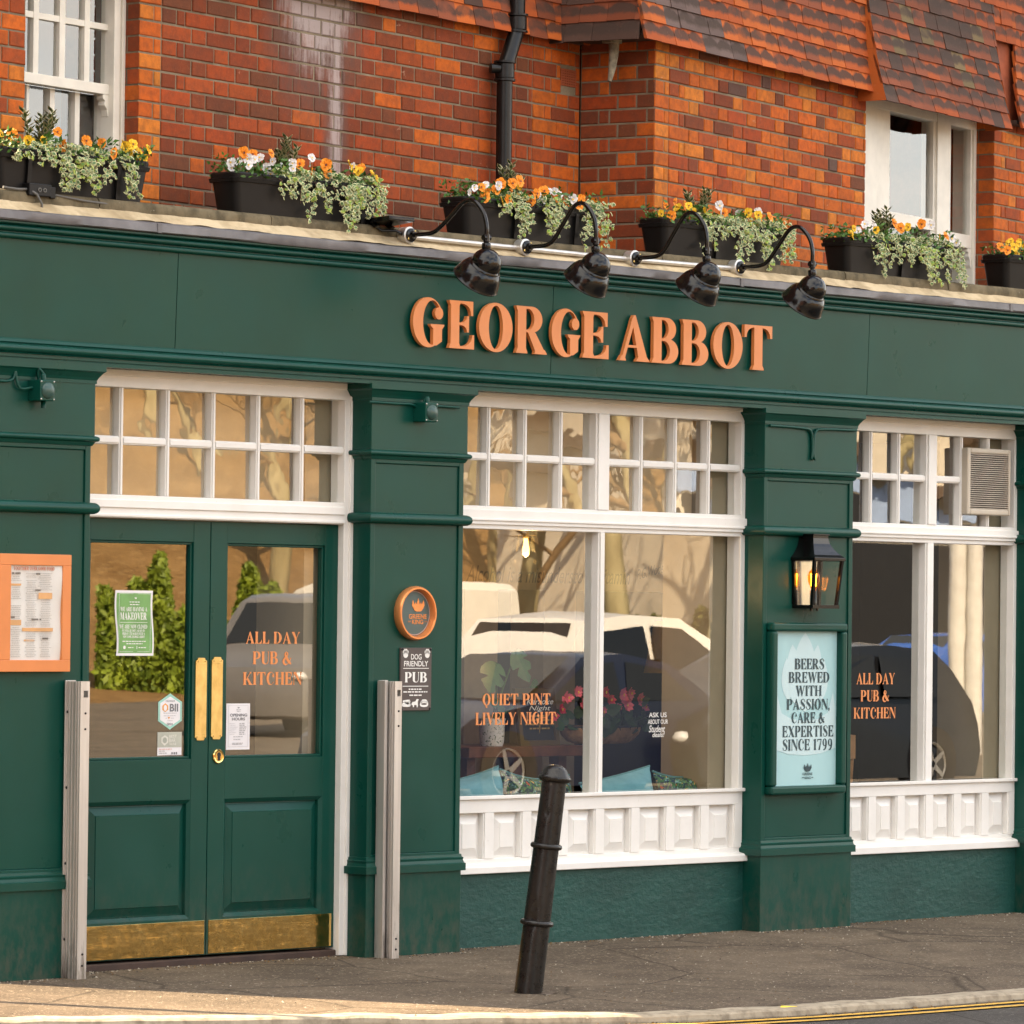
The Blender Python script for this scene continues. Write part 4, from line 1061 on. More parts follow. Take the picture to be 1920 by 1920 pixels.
mb.build('threshold', simple('dark_threshold', (0.05, 0.028, 0.02), 0.8, var=0.3, bump=0.4, bscale=40), PUB, bevel=0.006)

# ------------------------------------------------------------------ upstairs sash windows
def sash_left():
    pl = REC; o = -0.10
    s0, s1 = LW[0]-0.02, LW[1]
    f = MB(); V = lambda mb, a, b, z0, z1, f0, f1: mb.add([pl.pt(s, z, q) for s in (a, b) for z in (z0, z1) for q in (f0, f1)], [(0,2,3,1),(4,5,7,6),(0,1,5,4),(2,6,7,3),(0,4,6,2),(1,3,7,5)])
    fr_in = pl.pix(204, 120, o-0.02)[0]
    V(f, fr_in, s1, 3.4, 5.2, o-0.06, o+0.008)                                   # right box frame
    V(f, fr_in-0.012, fr_in+0.03, 3.4, 5.2, o-0.06, o+0.022); V(f, s1-0.025, s1-0.001, 3.4, 5.2, o-0.02, o+0.02)
    V(f, s0, s0+0.012, 3.4, 5.2, o-0.06, o+0.008)
    w = f.build('sash_window', M['sash_white'], PUB, bevel=0.003)
    sx = [pl.pix(x, 100, o-0.03)[0] for x in (58, 68, 107, 118, 154, 164, 199)]
    zr = [pl.pix(130, y, o-0.03)[1] for y in (34, 46, 147, 163)]
    f = MB()
    for a, b in ((sx[0], sx[1]), (sx[2], sx[3]), (sx[4], sx[5])): V(f, a, b, zr[3]+0.001, 5.2, o-0.052, o-0.016)
    V(f, sx[6]-0.004, fr_in, zr[3]+0.001, 5.2, o-0.054, o-0.012)
    V(f, s0+0.01, fr_in, zr[1], zr[0], o-0.05, o-0.018)
    V(f, s0+0.01, fr_in, zr[3]-0.012, zr[2]-0.004, o-0.056, o-0.008)
    f.add([pl.pt(fr_in-0.05+q[0], zr[3]-0.012+q[1], oo) for oo in (o-0.05, o-0.010) for q in ((0,0),(0.05,0),(0.05,-0.11),(0.035,-0.10),(0.030,-0.07),(0.012,-0.05),(0.014,-0.03),(0,-0.02))], [tuple(range(8))[::-1], tuple(range(8,16))]+[(i,(i+1)%8,8+(i+1)%8,8+i) for i in range(8)])
    f.build('upper_sash', M['sash_white'], w, bevel=0.002)
    f = MB(); lx = [pl.pix(x, 200, o-0.07)[0] for x in (46, 51, 90, 99, 137, 146, 185)]
    for a, b in ((lx[0], lx[1]), (lx[2], lx[3]), (lx[4], lx[5])): V(f, a, b, 3.4, zr[3], o-0.10, o-0.058)
    V(f, lx[6], fr_in+0.01, 3.4, zr[3], o-0.10, o-0.058)
    f.build('lower_sash', M['sash_white'], w, bevel=0.002)
    g = MB(); g.quad(pl.pt(s0,3.4,o-0.08), pl.pt(s1,3.4,o-0.08), pl.pt(s1,zr[3],o-0.08), pl.pt(s0,zr[3],o-0.08)); g.quad(pl.pt(s0,zr[3]-0.02,o-0.035), pl.pt(s1,zr[3]-0.02,o-0.035), pl.pt(s1,5.2,o-0.035), pl.pt(s0,5.2,o-0.035))
    g.build('sash_glazing', M['sash_glass'], w)
    g = MB(); g.quad(pl.pt(s0,3.4,o-0.16), pl.pt(fr_in-0.17,3.4,o-0.16), pl.pt(fr_in-0.17,5.2,o-0.16), pl.pt(s0,5.2,o-0.16))
    g.build('net_curtain', simple('grey_net_curtain', (0.11, 0.115, 0.125), 0.8), w)
sash_left()
def sash_right():
    pl = BAY; o = -0.118
    V = lambda mb, a, b, z0, z1, f0, f1: mb.add([pl.pt(s, z, q) for s in (a, b) for z in (z0, z1) for q in (f0, f1)], [(0,2,3,1),(4,5,7,6),(0,1,5,4),(2,6,7,3),(0,4,6,2),(1,3,7,5)])
    X = lambda px, py, oo=o: pl.pix(px, py, oo)[0]
    Z = lambda px, py, oo=o: pl.pix(px, py, oo)[1]
    s0, s1 = RW[0], RW[1]
    zt = 4.60
    f = MB()
    a0, a1 = X(1641, 300), X(1664, 300, o-0.02); b0, b1 = X(1757, 300, o), X(1782, 300, o); c0, c1 = X(1815, 300, o-0.03), X(1832, 300, o)
    zh = Z(1700, 215)
    V(f, s0, a0, 3.4, zt, o-0.10, o+0.012)
    V(f, a0, a1, 3.4, zt, o-0.10, o-0.004)
    V(f, b0, b1, 3.4, zt-0.001, o-0.10, o+0.004)
    V(f, b0-0.01, b0, 3.4, zt-0.001, o-0.10, o-0.008)
    V(f, c0+0.02, s1, 3.4, zt, o-0.14, o+0.002)
    V(f, s0, s1, zh, zt-0.002, o-0.10, o-0.002)
    w = f.build('sash_window', M['sash_white'], PUB, bevel=0.003)
    zm1, zm0 = Z(1700, 395), Z(1700, 412)
    f = MB(); e0, e1 = X(1667, 300, o-0.03), X(1744, 300, o-0.03)
    V(f, a1-0.005, b0, zm0-0.035, zm1-0.02, o-0.055, o-0.008)
    V(f, e1+0.006, b0-0.002, zm1-0.02, zh, o-0.052, o-0.012)
    V(f, b1, c0+0.02, zm0-0.10, zm1-0.075, o-0.055, o-0.010); V(f, c0, c0+0.021, zm1-0.075, zh, o-0.052, o-0.012)
    for q in (b0-0.055, c0-0.03):
        f.add([pl.pt(q+p_[0], zm0-0.036+(0 if q < b1 else -0.065)+p_[1], oo) for oo in (o-0.05, o-0.012) for p_ in ((0,0),(0.05,0),(0.05,-0.12),(0.034,-0.10),(0.030,-0.07),(0.012,-0.05),(0.014,-0.03),(0,-0.02))], [tuple(range(8))[::-1], tuple(range(8,16))]+[(i,(i+1)%8,8+(i+1)%8,8+i) for i in range(8)])
    f.build('upper_sash', M['sash_white'], w, bevel=0.002)
    f = MB()
    V(f, X(1728, 450, o-0.07), b0, 3.4, zm0-0.036, o-0.10, o-0.058); V(f, a1, a1+0.01, 3.4, zm0-0.036, o-0.10, o-0.058); V(f, X(1802, 480, o-0.07), c0+0.02, 3.4, zm0-0.1, o-0.10, o-0.058); V(f, a1, c0+0.02, 3.395, 3.43, o-0.101, o-0.057)
    f.build('lower_sash', M['sash_white'], w, bevel=0.002)
    g = MB()
    for z0_, z1_, oo in ((3.4, zm0-0.036, o-0.08), (zm0-0.04, zh+0.02, o-0.035)): g.quad(pl.pt(s0+.02,z0_,oo), pl.pt(s1-.02,z0_,oo), pl.pt(s1-.02,z1_,oo), pl.pt(s0+.02,z1_,oo))
    g.build('sash_glazing', M['sash_glass'], w)
    g = MB(); g.quad(pl.pt(s0,3.4,o-0.3), pl.pt(s0+0.62,3.4,o-0.3), pl.pt(s0+0.62,4.2,o-0.3), pl.pt(s0,4.2,o-0.3)); g.build('roller_blind', simple('pale_blind', (0.5, 0.48, 0.45), 0.8), w)
    rn = random.Random(2); g = MB()
    pts = []
    for i in range(40):
        s_ = b1+0.02+(c0-b1+0.04)*i/39; pts.append((s_, 0.02*math.sin(i*1.9)))
    g.rings([[pl.pt(s_, 3.4, o-0.2+q) for s_, q in pts], [pl.pt(s_, 4.5, o-0.2+q) for s_, q in pts]], 0, True, False, False)
    g.build('curtain', simple('brown_curtain', (0.16, 0.125, 0.10), 0.9), w)
sash_right()
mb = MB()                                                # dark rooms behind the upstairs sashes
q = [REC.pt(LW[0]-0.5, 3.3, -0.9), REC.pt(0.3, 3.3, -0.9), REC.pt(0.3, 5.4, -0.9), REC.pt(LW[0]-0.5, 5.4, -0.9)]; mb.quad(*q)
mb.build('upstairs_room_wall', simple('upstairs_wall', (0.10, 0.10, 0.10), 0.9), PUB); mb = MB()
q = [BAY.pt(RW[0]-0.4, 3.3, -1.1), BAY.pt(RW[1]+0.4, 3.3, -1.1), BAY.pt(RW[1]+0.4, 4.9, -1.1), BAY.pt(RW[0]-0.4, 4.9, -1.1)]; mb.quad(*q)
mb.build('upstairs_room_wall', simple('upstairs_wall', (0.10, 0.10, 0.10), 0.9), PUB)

# cast-iron rainwater pipe with its swan neck
pp = lambda px, py, o=0.075: REC.pt(*REC.pix(px, py, o), o)
mb = MB(); r = 0.041
low = pp(945, 250); up = pp(970, 20)
path = [Vector((low.x, low.y, 3.40)), Vector((low.x, low.y, pp(945, 150).z-0.02)), pp(946, 138)]
for t in (0.0, 0.25, 0.5, 0.75, 1.0):
    a = pp(947, 126); b = pp(965, 70); path.append(a.lerp(b, t)+Vector((0, 0, 0.0)))
path += [pp(969, 55), Vector((up.x, up.y, pp(970, 40).z)), Vector((up.x, up.y, 5.6))]
mb.tube(path, r, 20)
DP = mb.build('downpipe', M['iron'], PUB)
zc = pp(943, 130).z
mb = MB()
for z0_, z1_, rr_ in ((zc-0.062, zc-0.045, 0.056), (zc-0.045, zc+0.030, 0.050), (zc+0.030, zc+0.046, 0.057)):
    mb.lathe([(0.03, z0_), (rr_, z0_+0.003), (rr_, z1_-0.003), (0.03, z1_)], Matrix.Translation((low.x, low.y, 0)), 24)
for s_ in (-1,):
    mb.tube([Vector((low.x, low.y, zc))+REC.d*s_*0.045, Vector((low.x, low.y, zc))+REC.d*s_*0.085-REC.n*0.03], [0.022, 0.026], 12)
mb.build('pipe_collar', M['iron'], DP, angle=40)
mb = MB(); zc2 = pp(968, 42).z
for z0_, z1_, rr_ in ((zc2-0.055, zc2-0.04, 0.056), (zc2-0.04, zc2+0.03, 0.050), (zc2+0.03, zc2+0.046, 0.057)):
    mb.lathe([(0.03, z0_), (rr_, z0_+0.003), (rr_, z1_-0.003), (0.03, z1_)], Matrix.Translation((up.x, up.y, 0)), 24)
mb.build('pipe_collar', M['iron'], DP, angle=40)

# ------------------------------------------------------------------ the bar room behind the shopfront
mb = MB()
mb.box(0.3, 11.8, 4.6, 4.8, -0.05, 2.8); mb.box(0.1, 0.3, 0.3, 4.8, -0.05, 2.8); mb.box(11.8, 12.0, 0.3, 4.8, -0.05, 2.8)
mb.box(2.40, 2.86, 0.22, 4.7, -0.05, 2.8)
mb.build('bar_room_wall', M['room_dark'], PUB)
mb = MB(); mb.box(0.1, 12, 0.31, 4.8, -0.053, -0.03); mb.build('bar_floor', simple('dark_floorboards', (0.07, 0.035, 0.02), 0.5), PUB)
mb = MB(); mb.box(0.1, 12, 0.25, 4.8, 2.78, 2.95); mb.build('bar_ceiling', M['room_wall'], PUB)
mb = MB()
mb.box(0.54, 2.30, 0.34, 0.37, 1.98, 2.78); mb.box(2.93, 5.04, 0.34, 0.37, zs2[5]+0.03, 2.78)
mb.build('bulkhead_board', M['blind'], PUB)
for a_, b_ in ((5.06, 5.9), (7.42, 8.3), (2.10, 2.31)):
    mb = MB(); mb.box(a_, b_, 0.23, 0.55, -0.05, 2.78); mb.build('window_reveal', M['room_wall'], PUB)
mb = MB(); YL = 1.7
lz0, lz1 = AZ(1100, 1108, YL), AZ(1100, 1012, YL)
mb.box(3.6, 6.75, YL, YL+0.3, lz0, 2.78)
for x in (AX(905, 1250, YL), AX(1052, 1250, YL)): mb.box(x-0.14, x+0.12, YL+0.004, YL+0.25, -0.05, lz0)
mb.build('room_beam', simple('tan_beam', (0.25, 0.195, 0.125), 0.8), PUB)
ink = MB()
plain_text(ink, 'Alcohol is a misunderstood vitamin', AX(873, 1090, YL), AX(1181, 1090, YL), AZ(1000, 1093, YL), AZ(1000, 1062, YL), YL-0.003, 0, 0.004, 0.35)
ink.build('painted_quotation', M['ink_black'], PUB); ink = MB()
plain_text(ink, 'P.G.Wodehouse', AX(1193, 1080, YL), AX(1272, 1080, YL), AZ(1193, 1088, YL), AZ(1193, 1068, YL), YL-0.003, 0, 0.002, 0.3, 0.20)
ink.build('painted_quotation', M['ink_black'], PUB)

# ------------------------------------------------------------------ the raised name
def fascia_y(z): return -0.022-0.018*(z-2.72)/0.495
LET = [('G',774.5,833.5,557.8,647),('E',842.5,889.4,561.6,652.5),('O',898.4,961.2,567,655.7),('R',968,1026,572.8,661.9),('G',1034.5,1088.5,578.4,665),('E',1092.5,1141.6,580.3,669),
       ('A',1161,1218,589.7,676),('B',1222.8,1272,593.4,678.4),('B',1279,1328.4,599,683.4),('O',1337.5,1392.5,603.8,688),('T',1396,1447.8,609.4,692.8)]
YLET = -0.062
zs_ = [(AZ(x0, yb, YLET), AZ(x0, yt, YLET)) for c, x0, x1, yt, yb in LET if c in 'ERBAT']
LZ0, LZ1 = sum(a for a, b in zs_)/len(zs_), sum(b for a, b in zs_)/len(zs_)
NAME = thing('pub_name_lettering', 'raised copper serif letters spelling GEORGE ABBOT across the green fascia', 'sign', (AX(770, 620, -0.03), -0.03, LZ0))
for c, xa, xb, yt, yb in LET:
    mb = MB(); ym = (yt+yb)/2; a, b = AX(xa, ym, YLET), AX(xb, ym, YLET)
    v = glyph(c)[0]; u0, u1 = min(p[0] for p in v), max(p[0] for p in v)
    put(mb, glyph(c), lambda p: (a+(p[0]-u0)/(u1-u0)*(b-a), LZ0+p[1]*(LZ1-LZ0)), YLET, 0.020)
    mb.build('letter', M['copper'], NAME)

# ------------------------------------------------------------------ conduit and the four swan-neck lamps
YC = -0.045
boss = [(768, 441), (985.5, 463.5), (1190.5, 484.5), (1386, 501.5)]
heads = [(905, 507), (1110, 513), (1318, 531), (1516, 557)]
B = [A(x, y, YC-0.02) for x, y in boss]
mb = MB(); mb.tube([(B[0].x, YC+0.012, B[0].z-0.004), (B[1].x, YC+0.012, B[1].z-0.004), (B[2].x, YC+0.012, B[2].z-0.004), (B[3].x, YC+0.012, B[3].z-0.004)], 0.0125, 12)
cd = mb.build('conduit', M['galv'], origin=(B[0].x, YC, B[0].z))
tag(cd, 'galvanised steel conduit pipe running along the stone ledge between the lamps', 'conduit pipe')
def lamp(i):
    b = B[i]
    lab = ['swan-neck sign lamp furthest left, its head above the letters G and E', 'second swan-neck sign lamp from the left, its head beside the fascia joint',
           'third swan-neck sign lamp from the left, its head above the second letter B', 'swan-neck sign lamp furthest right, its head beyond the final letter T'][i]
    t = thing('sign_lamp', lab, 'lamp', (b.x, YC, b.z), 'black swan-neck lamps over the fascia')
    mt = Matrix.Translation((b.x, 0, b.z))
    rot = Matrix.Rotation(R(90), 4, 'X')                # lathe axis runs out from the wall
    mb = MB(); mb.lathe([(0.0,-0.03),(0.040,-0.03),(0.041,0.018),(0.036,0.022),(0.0,0.022)], Matrix.Translation((b.x, YC-0.005, b.z)) @ rot, 28)
    mb.build('junction_box', M['galv'], t, angle=40)
    mb = MB(); mb.lathe([(0.033,0.022),(0.033,0.030),(0.020,0.034),(0.018,0.050),(0.0,0.050)], Matrix.Translation((b.x, YC-0.005, b.z)) @ rot, 24)
    rose = mb.build('ceiling_rose', M['black'], t, angle=40); rose.name = 'mounting_plate'
    for q in (1, -1): mb = MB(); mb.lathe([(0.006,0.022),(0.006,0.026),(0.0,0.027)], Matrix.Translation((b.x+q*0.022, YC-0.012, b.z+q*0.018)) @ rot, 8); mb.build('screw', M['brass'], t)
    h = heads[i]
    # distance the arm reaches out: head found on the ray through its own pixel, straight out from the box
    lo, hi = -0.9, -0.1
    for _ in range(40):
        m_ = (lo+hi)/2
        if A(h[0]+7, h[1]-60, m_).x-b.x > 0: hi = m_
        else: lo = m_
    yo = m_; zt = A(h[0]+7, h[1]-66, yo).z              # top of the neck joint
    zneck = A(h[0]+7, h[1]-42, yo).z
    reach = YC-0.04-yo
    zap = A(h[0]-18, h[1]-130, yo+0.10).z
    P = []
    y0 = YC-0.05
    ctrl = [(y0, b.z), (y0-0.24*reach, b.z+0.004), (y0-0.36*reach, b.z+0.03), (y0-0.50*reach, b.z+0.55*(zap-b.z)), (y0-0.66*reach, zap-0.006), (y0-0.80*reach, zap), (y0-0.93*reach, zap-0.055), (yo, zap-0.12), (yo, zt)]
    q = [ctrl[0]]+ctrl+[ctrl[-1]]
    for k in range(1, len(q)-2):
        for s in range(6):
            tt = s/6; cc = lambda a, b_, c_, d_: 0.5*((2*b_)+(-a+c_)*tt+(2*a-5*b_+4*c_-d_)*tt*tt+(-a+3*b_-3*c_+d_)*tt**3)
            P.append((b.x, cc(q[k-1][0], q[k][0], q[k+1][0], q[k+2][0]), cc(q[k-1][1], q[k][1], q[k+1][1], q[k+2][1])))
    P.append((b.x, yo, zt))
    mb = MB(); mb.tube(P, 0.0105, 12); mb.build('arm', M['black'], t)
    mb = MB()
    mb.lathe([(0.0, zt+0.006),(0.016, zt+0.004),(0.016, zt-0.03),(0.010, zt-0.036),(0.0105, zneck+0.026),(0.020, zneck+0.022),(0.023, zneck+0.008),(0.020, zneck-0.004)], Matrix.Translation((b.x, yo, 0)), 20)
    mb.tube([(b.x-0.022, yo, zt-0.012), (b.x+0.022, yo, zt-0.012)], 0.013, 12)
    mb.build('knuckle_joint', M['black'], t, angle=40)
    # head: dome, seam, skirt; axis leaning in towards the fascia
    rd = 0.073
    c = Vector((b.x, yo, zneck-0.004-rd*0.96))
    ax = Matrix.Translation(c) @ Matrix.Rotation(R(40), 4, 'X')   # local -z points down and to the wall
    dome = [(rd*math.sin(R(a)), rd*math.cos(R(a))) for a in range(0, 97, 8)]
    mb = MB(); mb.lathe(dome+[(0.0785,-0.014),(0.080,-0.018),(0.0775,-0.023)], ax, 40)
    sh = mb.build('lamp_shade', M['black'], t, angle=35)
    mb = MB(); mb.lathe([(0.075,-0.016),(0.088,-0.025),(0.100,-0.045),(0.109,-0.072),(0.115,-0.096),(0.1175,-0.099),(0.1175,-0.104),(0.114,-0.104),(0.105,-0.072),(0.096,-0.045),(0.078,-0.025)], ax, 48)
    mb.build('shade_skirt', M['black'], sh, angle=35)
    mb = MB(); mb.lathe([(0.0, 0.03),(0.03,0.02),(0.034,-0.03),(0.022,-0.07),(0.0,-0.085)], ax, 20); mb.build('bulb', simple('unlit_bulb', (0.7, 0.68, 0.62), 0.2), t)
    return t
for i in range(4): lamp(i)

# ------------------------------------------------------------------ window boxes
rp_ = random.Random(99)
def ivy_leaf(mb, c, right, up, nrm, s, rnd):
    lob = [(0,-0.55),(0.42,-0.42),(0.95,-0.05),(0.50,0.15),(0.62,0.62),(0.22,0.48),(0,1.05),(-0.22,0.48),(-0.62,0.62),(-0.50,0.15),(-0.95,-0.05),(-0.42,-0.42)]
    k = rnd.uniform(0.8, 1.2)
    young = rnd.random() < 0.2
    edge = (0.40*k, 0.44*k, 0.10*k) if young else (0.52*k, 0.53*k, 0.29*k)
    mid = (0.13*k, 0.25*k, 0.03*k) if young else (0.080*k, 0.155*k, 0.055*k)
    outer = [c+right*(x*s)+up*(y*s)+nrm*(-0.25*s*abs(x)) for x, y in lob]
    inn = [c+right*(x*s*0.62)+up*(y*s*0.62)+nrm*(0.10*s) for x, y in lob]
    n = len(lob)
    mb.add(outer+inn, [(i, (i+1) % n, n+(i+1) % n, n+i) for i in range(n)], 0, False, edge)
    mb.add(inn, [tuple(range(n))], 0, False, mid)
def pansy_mesh(pet, seed):
    rnd = random.Random(seed); mb = MB()
    r = 0.0125
    for ang, sc in ((90+38, 1.05), (90-38, 1.05), (200, 0.92), (-20, 0.92), (270, 1.25)):
        cx, cz = 0.0105*math.cos(R(ang)), 0.0105*math.sin(R(ang)); rr = r*sc
        pts = [(cx+rr*(1+0.08*rnd.uniform(-1, 1))*math.cos(R(a)), -0.0025-0.003*math.cos(R(a*3+seed*40))+0.002*rnd.random(), cz+rr*math.sin(R(a))) for a in range(0, 360, 36)]
        mb.add([(cx*0.3, 0.002, cz*0.3)]+pts, [(0, i+1, (i+1) % 10+1) for i in range(10)], 0)
    mb.add([(0.004*math.cos(R(a)), -0.0068, -0.003+0.005*math.sin(R(a))) for a in range(0, 360, 45)], [tuple(range(8))], 1)
    me = bpy.data.meshes.new('pansy_flower')
    me.from_pydata(mb.v, [], mb.f); me.materials.append(pet); me.materials.append(M['petal_eye'] if pet is not M['petal_white'] else M['petal_yellow'])
    me.polygons.foreach_set('material_index', mb.m); me.update()
    return me
PANSY = {k: [pansy_mesh(M['petal_'+k], s) for s in (1, 2, 3)] for k in ('white', 'yellow', 'orange')}
def window_box(x0, x1, label, flowers, strands, sprig, straps, seed, yf=0.0):
    """x0..x1 along the ledge; flowers [(u, colour, height)]; strands [(u, drop, spread)]"""
    rnd = random.Random(seed); z0 = 3.409; H = 0.185; D = 0.185; Lx = x1-x0
    yb = yf+D
    t = thing('window_box', label, 'planter', ((x0+x1)/2, yf+D/2, z0), 'black planted window boxes on the stone ledge')
    def ring(e, z, d=0.0):
        cc = 0.035; a, b, c_, d_ = x0+e-d, x1-e+d, yf+e*0.6-d, yb-e*0.6+d
        out = []
        for cx_, cy_, a0 in ((b-cc, c_+cc, -90), (b-cc, d_-cc, 0), (a+cc, d_-cc, 90), (a+cc, c_+cc, 180)):
            out += [(cx_+cc*math.cos(R(a0+q)), cy_+cc*math.sin(R(a0+q)), z) for q in (0, 22, 45, 68, 90)]
        return out
    mb = MB()
    mb.rings([ring(0.030, z0), ring(0.008, z0+H-0.045), ring(0.008, z0+H-0.045, 0.010), ring(0.006, z0+H-0.028, 0.012), ring(0.006, z0+H-0.026, 0.005), ring(0.006, z0+H-0.008, 0.007), ring(0.006, z0+H, 0.003), ring(0.010, z0+H, -0.004), ring(0.02, z0+H-0.05, -0.004)], 0, True, False)
    mb.add(ring(0.030, z0), [tuple(range(20))[::-1]]); mb.add(ring(0.02, z0+H-0.03), [tuple(range(20))])
    mb.build('trough', M['black_plastic'], t, angle=30)
    for u in straps:
        mb = MB(); xs_ = x0+u*Lx; mb.prism_x([(yf-0.012, z0+H-0.035), (yf+0.002, z0-0.001), (yf+0.012, z0-0.001), (yf+0.004, z0+H-0.035)], xs_-0.011, xs_+0.011)
        mb.build('bracket', M['black_plastic'], t, bevel=0.001)
    zt = z0+H-0.01
    mb = MB()                                            # pansy foliage, mounded
    for _ in range(int(1300*Lx)):
        u = rnd.random(); x = x0+u*Lx; hgt = rnd.random()**1.2*(0.082+0.03*math.sin(u*19+seed)); y = rnd.uniform(yf-0.015, yb+0.005)
        c = Vector((x, y, zt+hgt-0.012)); s = rnd.uniform(0.014, 0.028)
        d = Vector((rnd.gauss(0, 1), rnd.gauss(-0.5, 1), rnd.gauss(0.5, 0.7))).normalized(); w = d.cross(Vector((rnd.gauss(0, 1), rnd.gauss(0, 1), rnd.gauss(0, 1)))).normalized()
        mb.add([c-d*s*0.5, c+w*s*0.34, c+d*s*0.9, c-w*s*0.34], [(0, 1, 2, 3)])
    mb.build('pansy_foliage', M['leafgreen'], t)
    mb = MB()                                            # variegated ivy: mounds and trailing stems
    for (u, drop, spread) in strands:
        xc_ = x0+u*Lx
        for _ in range(int(95*spread/0.1)):              # mound where the ivy roots
            c = Vector((xc_+rnd.gauss(0, spread*0.55), yf+rnd.uniform(-0.03, 0.10), zt+rnd.uniform(-0.03, 0.05)))
            nrm = Vector((rnd.gauss(-.2, .5), -0.8, rnd.gauss(0.5, .4))).normalized(); rt_ = Vector((rnd.gauss(1, .4), rnd.gauss(0, .3), rnd.gauss(0, .5))); rt_ = (rt_-nrm*rt_.dot(nrm)).normalized(); up = -(nrm.cross(rt_)) if rnd.random() < 0.75 else nrm.cross(rt_)
            ivy_leaf(mb, c, rt_, up, nrm, rnd.uniform(0.0105, 0.0185), rnd)
        for k in range(max(2, int(spread/0.018))):
            x = xc_+rnd.gauss(0, spread*0.5); L = drop*rnd.uniform(0.40, 0.98); z = zt; y = yf-0.012; st = 0
            vx = rnd.gauss(0, 0.25); pts = [(x, y+0.02, z)]
            while st < L:
                st += 0.016; x += vx*0.016+rnd.gauss(0, 0.004); z -= 0.016; y = yf-0.016-0.012*rnd.random()+(0.0 if z > z0 else -0.012)
                pts.append((x, y, z))
                for side in (0, 1):
                    if rnd.random() < 0.9:
                        c = Vector((x+rnd.gauss(0, 0.014), y-rnd.uniform(0.0, 0.016), z+rnd.gauss(0, 0.006)))
                        nrm = Vector((rnd.gauss(-.25, .5), -1, rnd.gauss(0.35, .35))).normalized(); a = rnd.gauss(0, 0.8); rt_ = Vector((math.cos(a), 0, math.sin(a))); rt_ = (rt_-nrm*rt_.dot(nrm)).normalized(); up = -(nrm.cross(rt_))
                        if up.z > 0.2: up = -up
                        ivy_leaf(mb, c, rt_, up, nrm, rnd.uniform(0.0105, 0.0185), rnd)
            if len(pts) > 2: mb.tube(pts, 0.0014, 4, 1)
    mb.build('trailing_ivy', [M['leaf'], M['wood']], t)
    if sprig is not None:                                # upright variegated shrub
        mb = MB(); xs_ = x0+sprig*Lx
        for q in range(5):
            top = Vector((xs_+rnd.gauss(0, 0.06), yf+0.09+rnd.gauss(0, 0.02), zt+rnd.uniform(0.12, 0.20))); base = Vector((xs_, yf+0.09, zt-0.02))
            mb.tube([base, base.lerp(top, 0.5)+Vector((rnd.gauss(0, .01), 0, 0)), top], 0.0022, 5, 1)
            for h in range(26):
                f = 0.35+0.65*h/25; c = base.lerp(top, f); a = h*2.4
                d = Vector((math.cos(a), math.sin(a)*0.8, 0.75)).normalized(); w = d.cross(Vector((0, 0, 1))).normalized(); s = rnd.uniform(0.036, 0.052)
                nn = d.cross(w); k = rnd.uniform(0.8, 1.15)
                mb.add([c, c+d*s*.5+w*s*.24, c+d*s, c+d*s*.5-w*s*.24], [(0, 1, 2, 3)], 0, False, (0.46*k, 0.42*k, 0.24*k))
                mb.add([c+nn*.0006+d*s*.1, c+nn*.0012+d*s*.5+w*s*.15, c+nn*.0006+d*s*.85, c+nn*.0012+d*s*.5-w*s*.15], [(0, 1, 2, 3)], 0, False, (0.045*k, 0.085*k, 0.025*k))
                mb.add([c-nn*.0006+d*s*.1, c-nn*.0012+d*s*.5-w*s*.15, c-nn*.0006+d*s*.85, c-nn*.0012+d*s*.5+w*s*.15], [(0, 1, 2, 3)], 0, False, (0.055*k, 0.09*k, 0.03*k))
        mb.build('shrub_sprig', [M['leaf'], M['leafgreen']], t)
    for (u, colr, hgt) in flowers:
        o = bpy.data.objects.new('pansy_flower', rnd.choice(PANSY[colr]))
        COL.objects.link(o); o.parent = t
        big = 1.08 if colr == 'orange' else 0.95
        w = Vector((x0+u*Lx+rnd.gauss(0, 0.006), yf+rnd.uniform(-0.02, 0.06), zt+hgt))
        o.location = w-WORLD_AT[t.name]; o.scale = (big*rnd.uniform(.85, 1.2),)*3
        o.rotation_euler = (R(rnd.uniform(-30, 12)), R(rnd.gauss(0, 14)), R(rnd.gauss(-30, 34)))
    return t
F = lambda s, y=0.0: [(float(a), {'w': 'white', 'y': 'yellow', 'o': 'orange'}[c], float(h)) for c, a, h in (q.split(',') for q in s.split())]
bx = lambda px, py: AX(px, py, 0.0)
X1 = (-0.04, bx(283, 372)); lx_ = lambda px, py: AX(px, py, 0.15)-0.02; X2 = (lx_(404, 392), bx(718, 424)); X3 = (lx_(836, 436), bx(1130, 468)); X4 = (lx_(1208, 476), bx(1480, 505)); X5 = (lx_(1551, 512), bx(1795, 540)); X6 = (lx_(1850, 545), lx_(1850, 545)+0.9)
window_box(*X1, 'black window box under the left sash window, yellow and orange pansies behind trailing ivy',
    F('y,.05,.07 o,.13,.075 y,.10,.05 y,.20,.05 y,.27,.045 y,.31,.055 o,.38,.10 o,.43,.03 o,.57,.075 o,.62,.07 o,.70,.075 o,.40,.04 y,.80,.075 y,.85,.07 y,.90,.085 y,.94,.05 y,.92,.02 y,.97,.065 y,.99,.03 o,.73,.03 y,.87,.04'),
    [(.18,.06,.07),(.33,.08,.08),(.46,.19,.10),(.60,.17,.10),(.70,.17,.05),(.84,.25,.06)], .33, (.20, .78), 101)
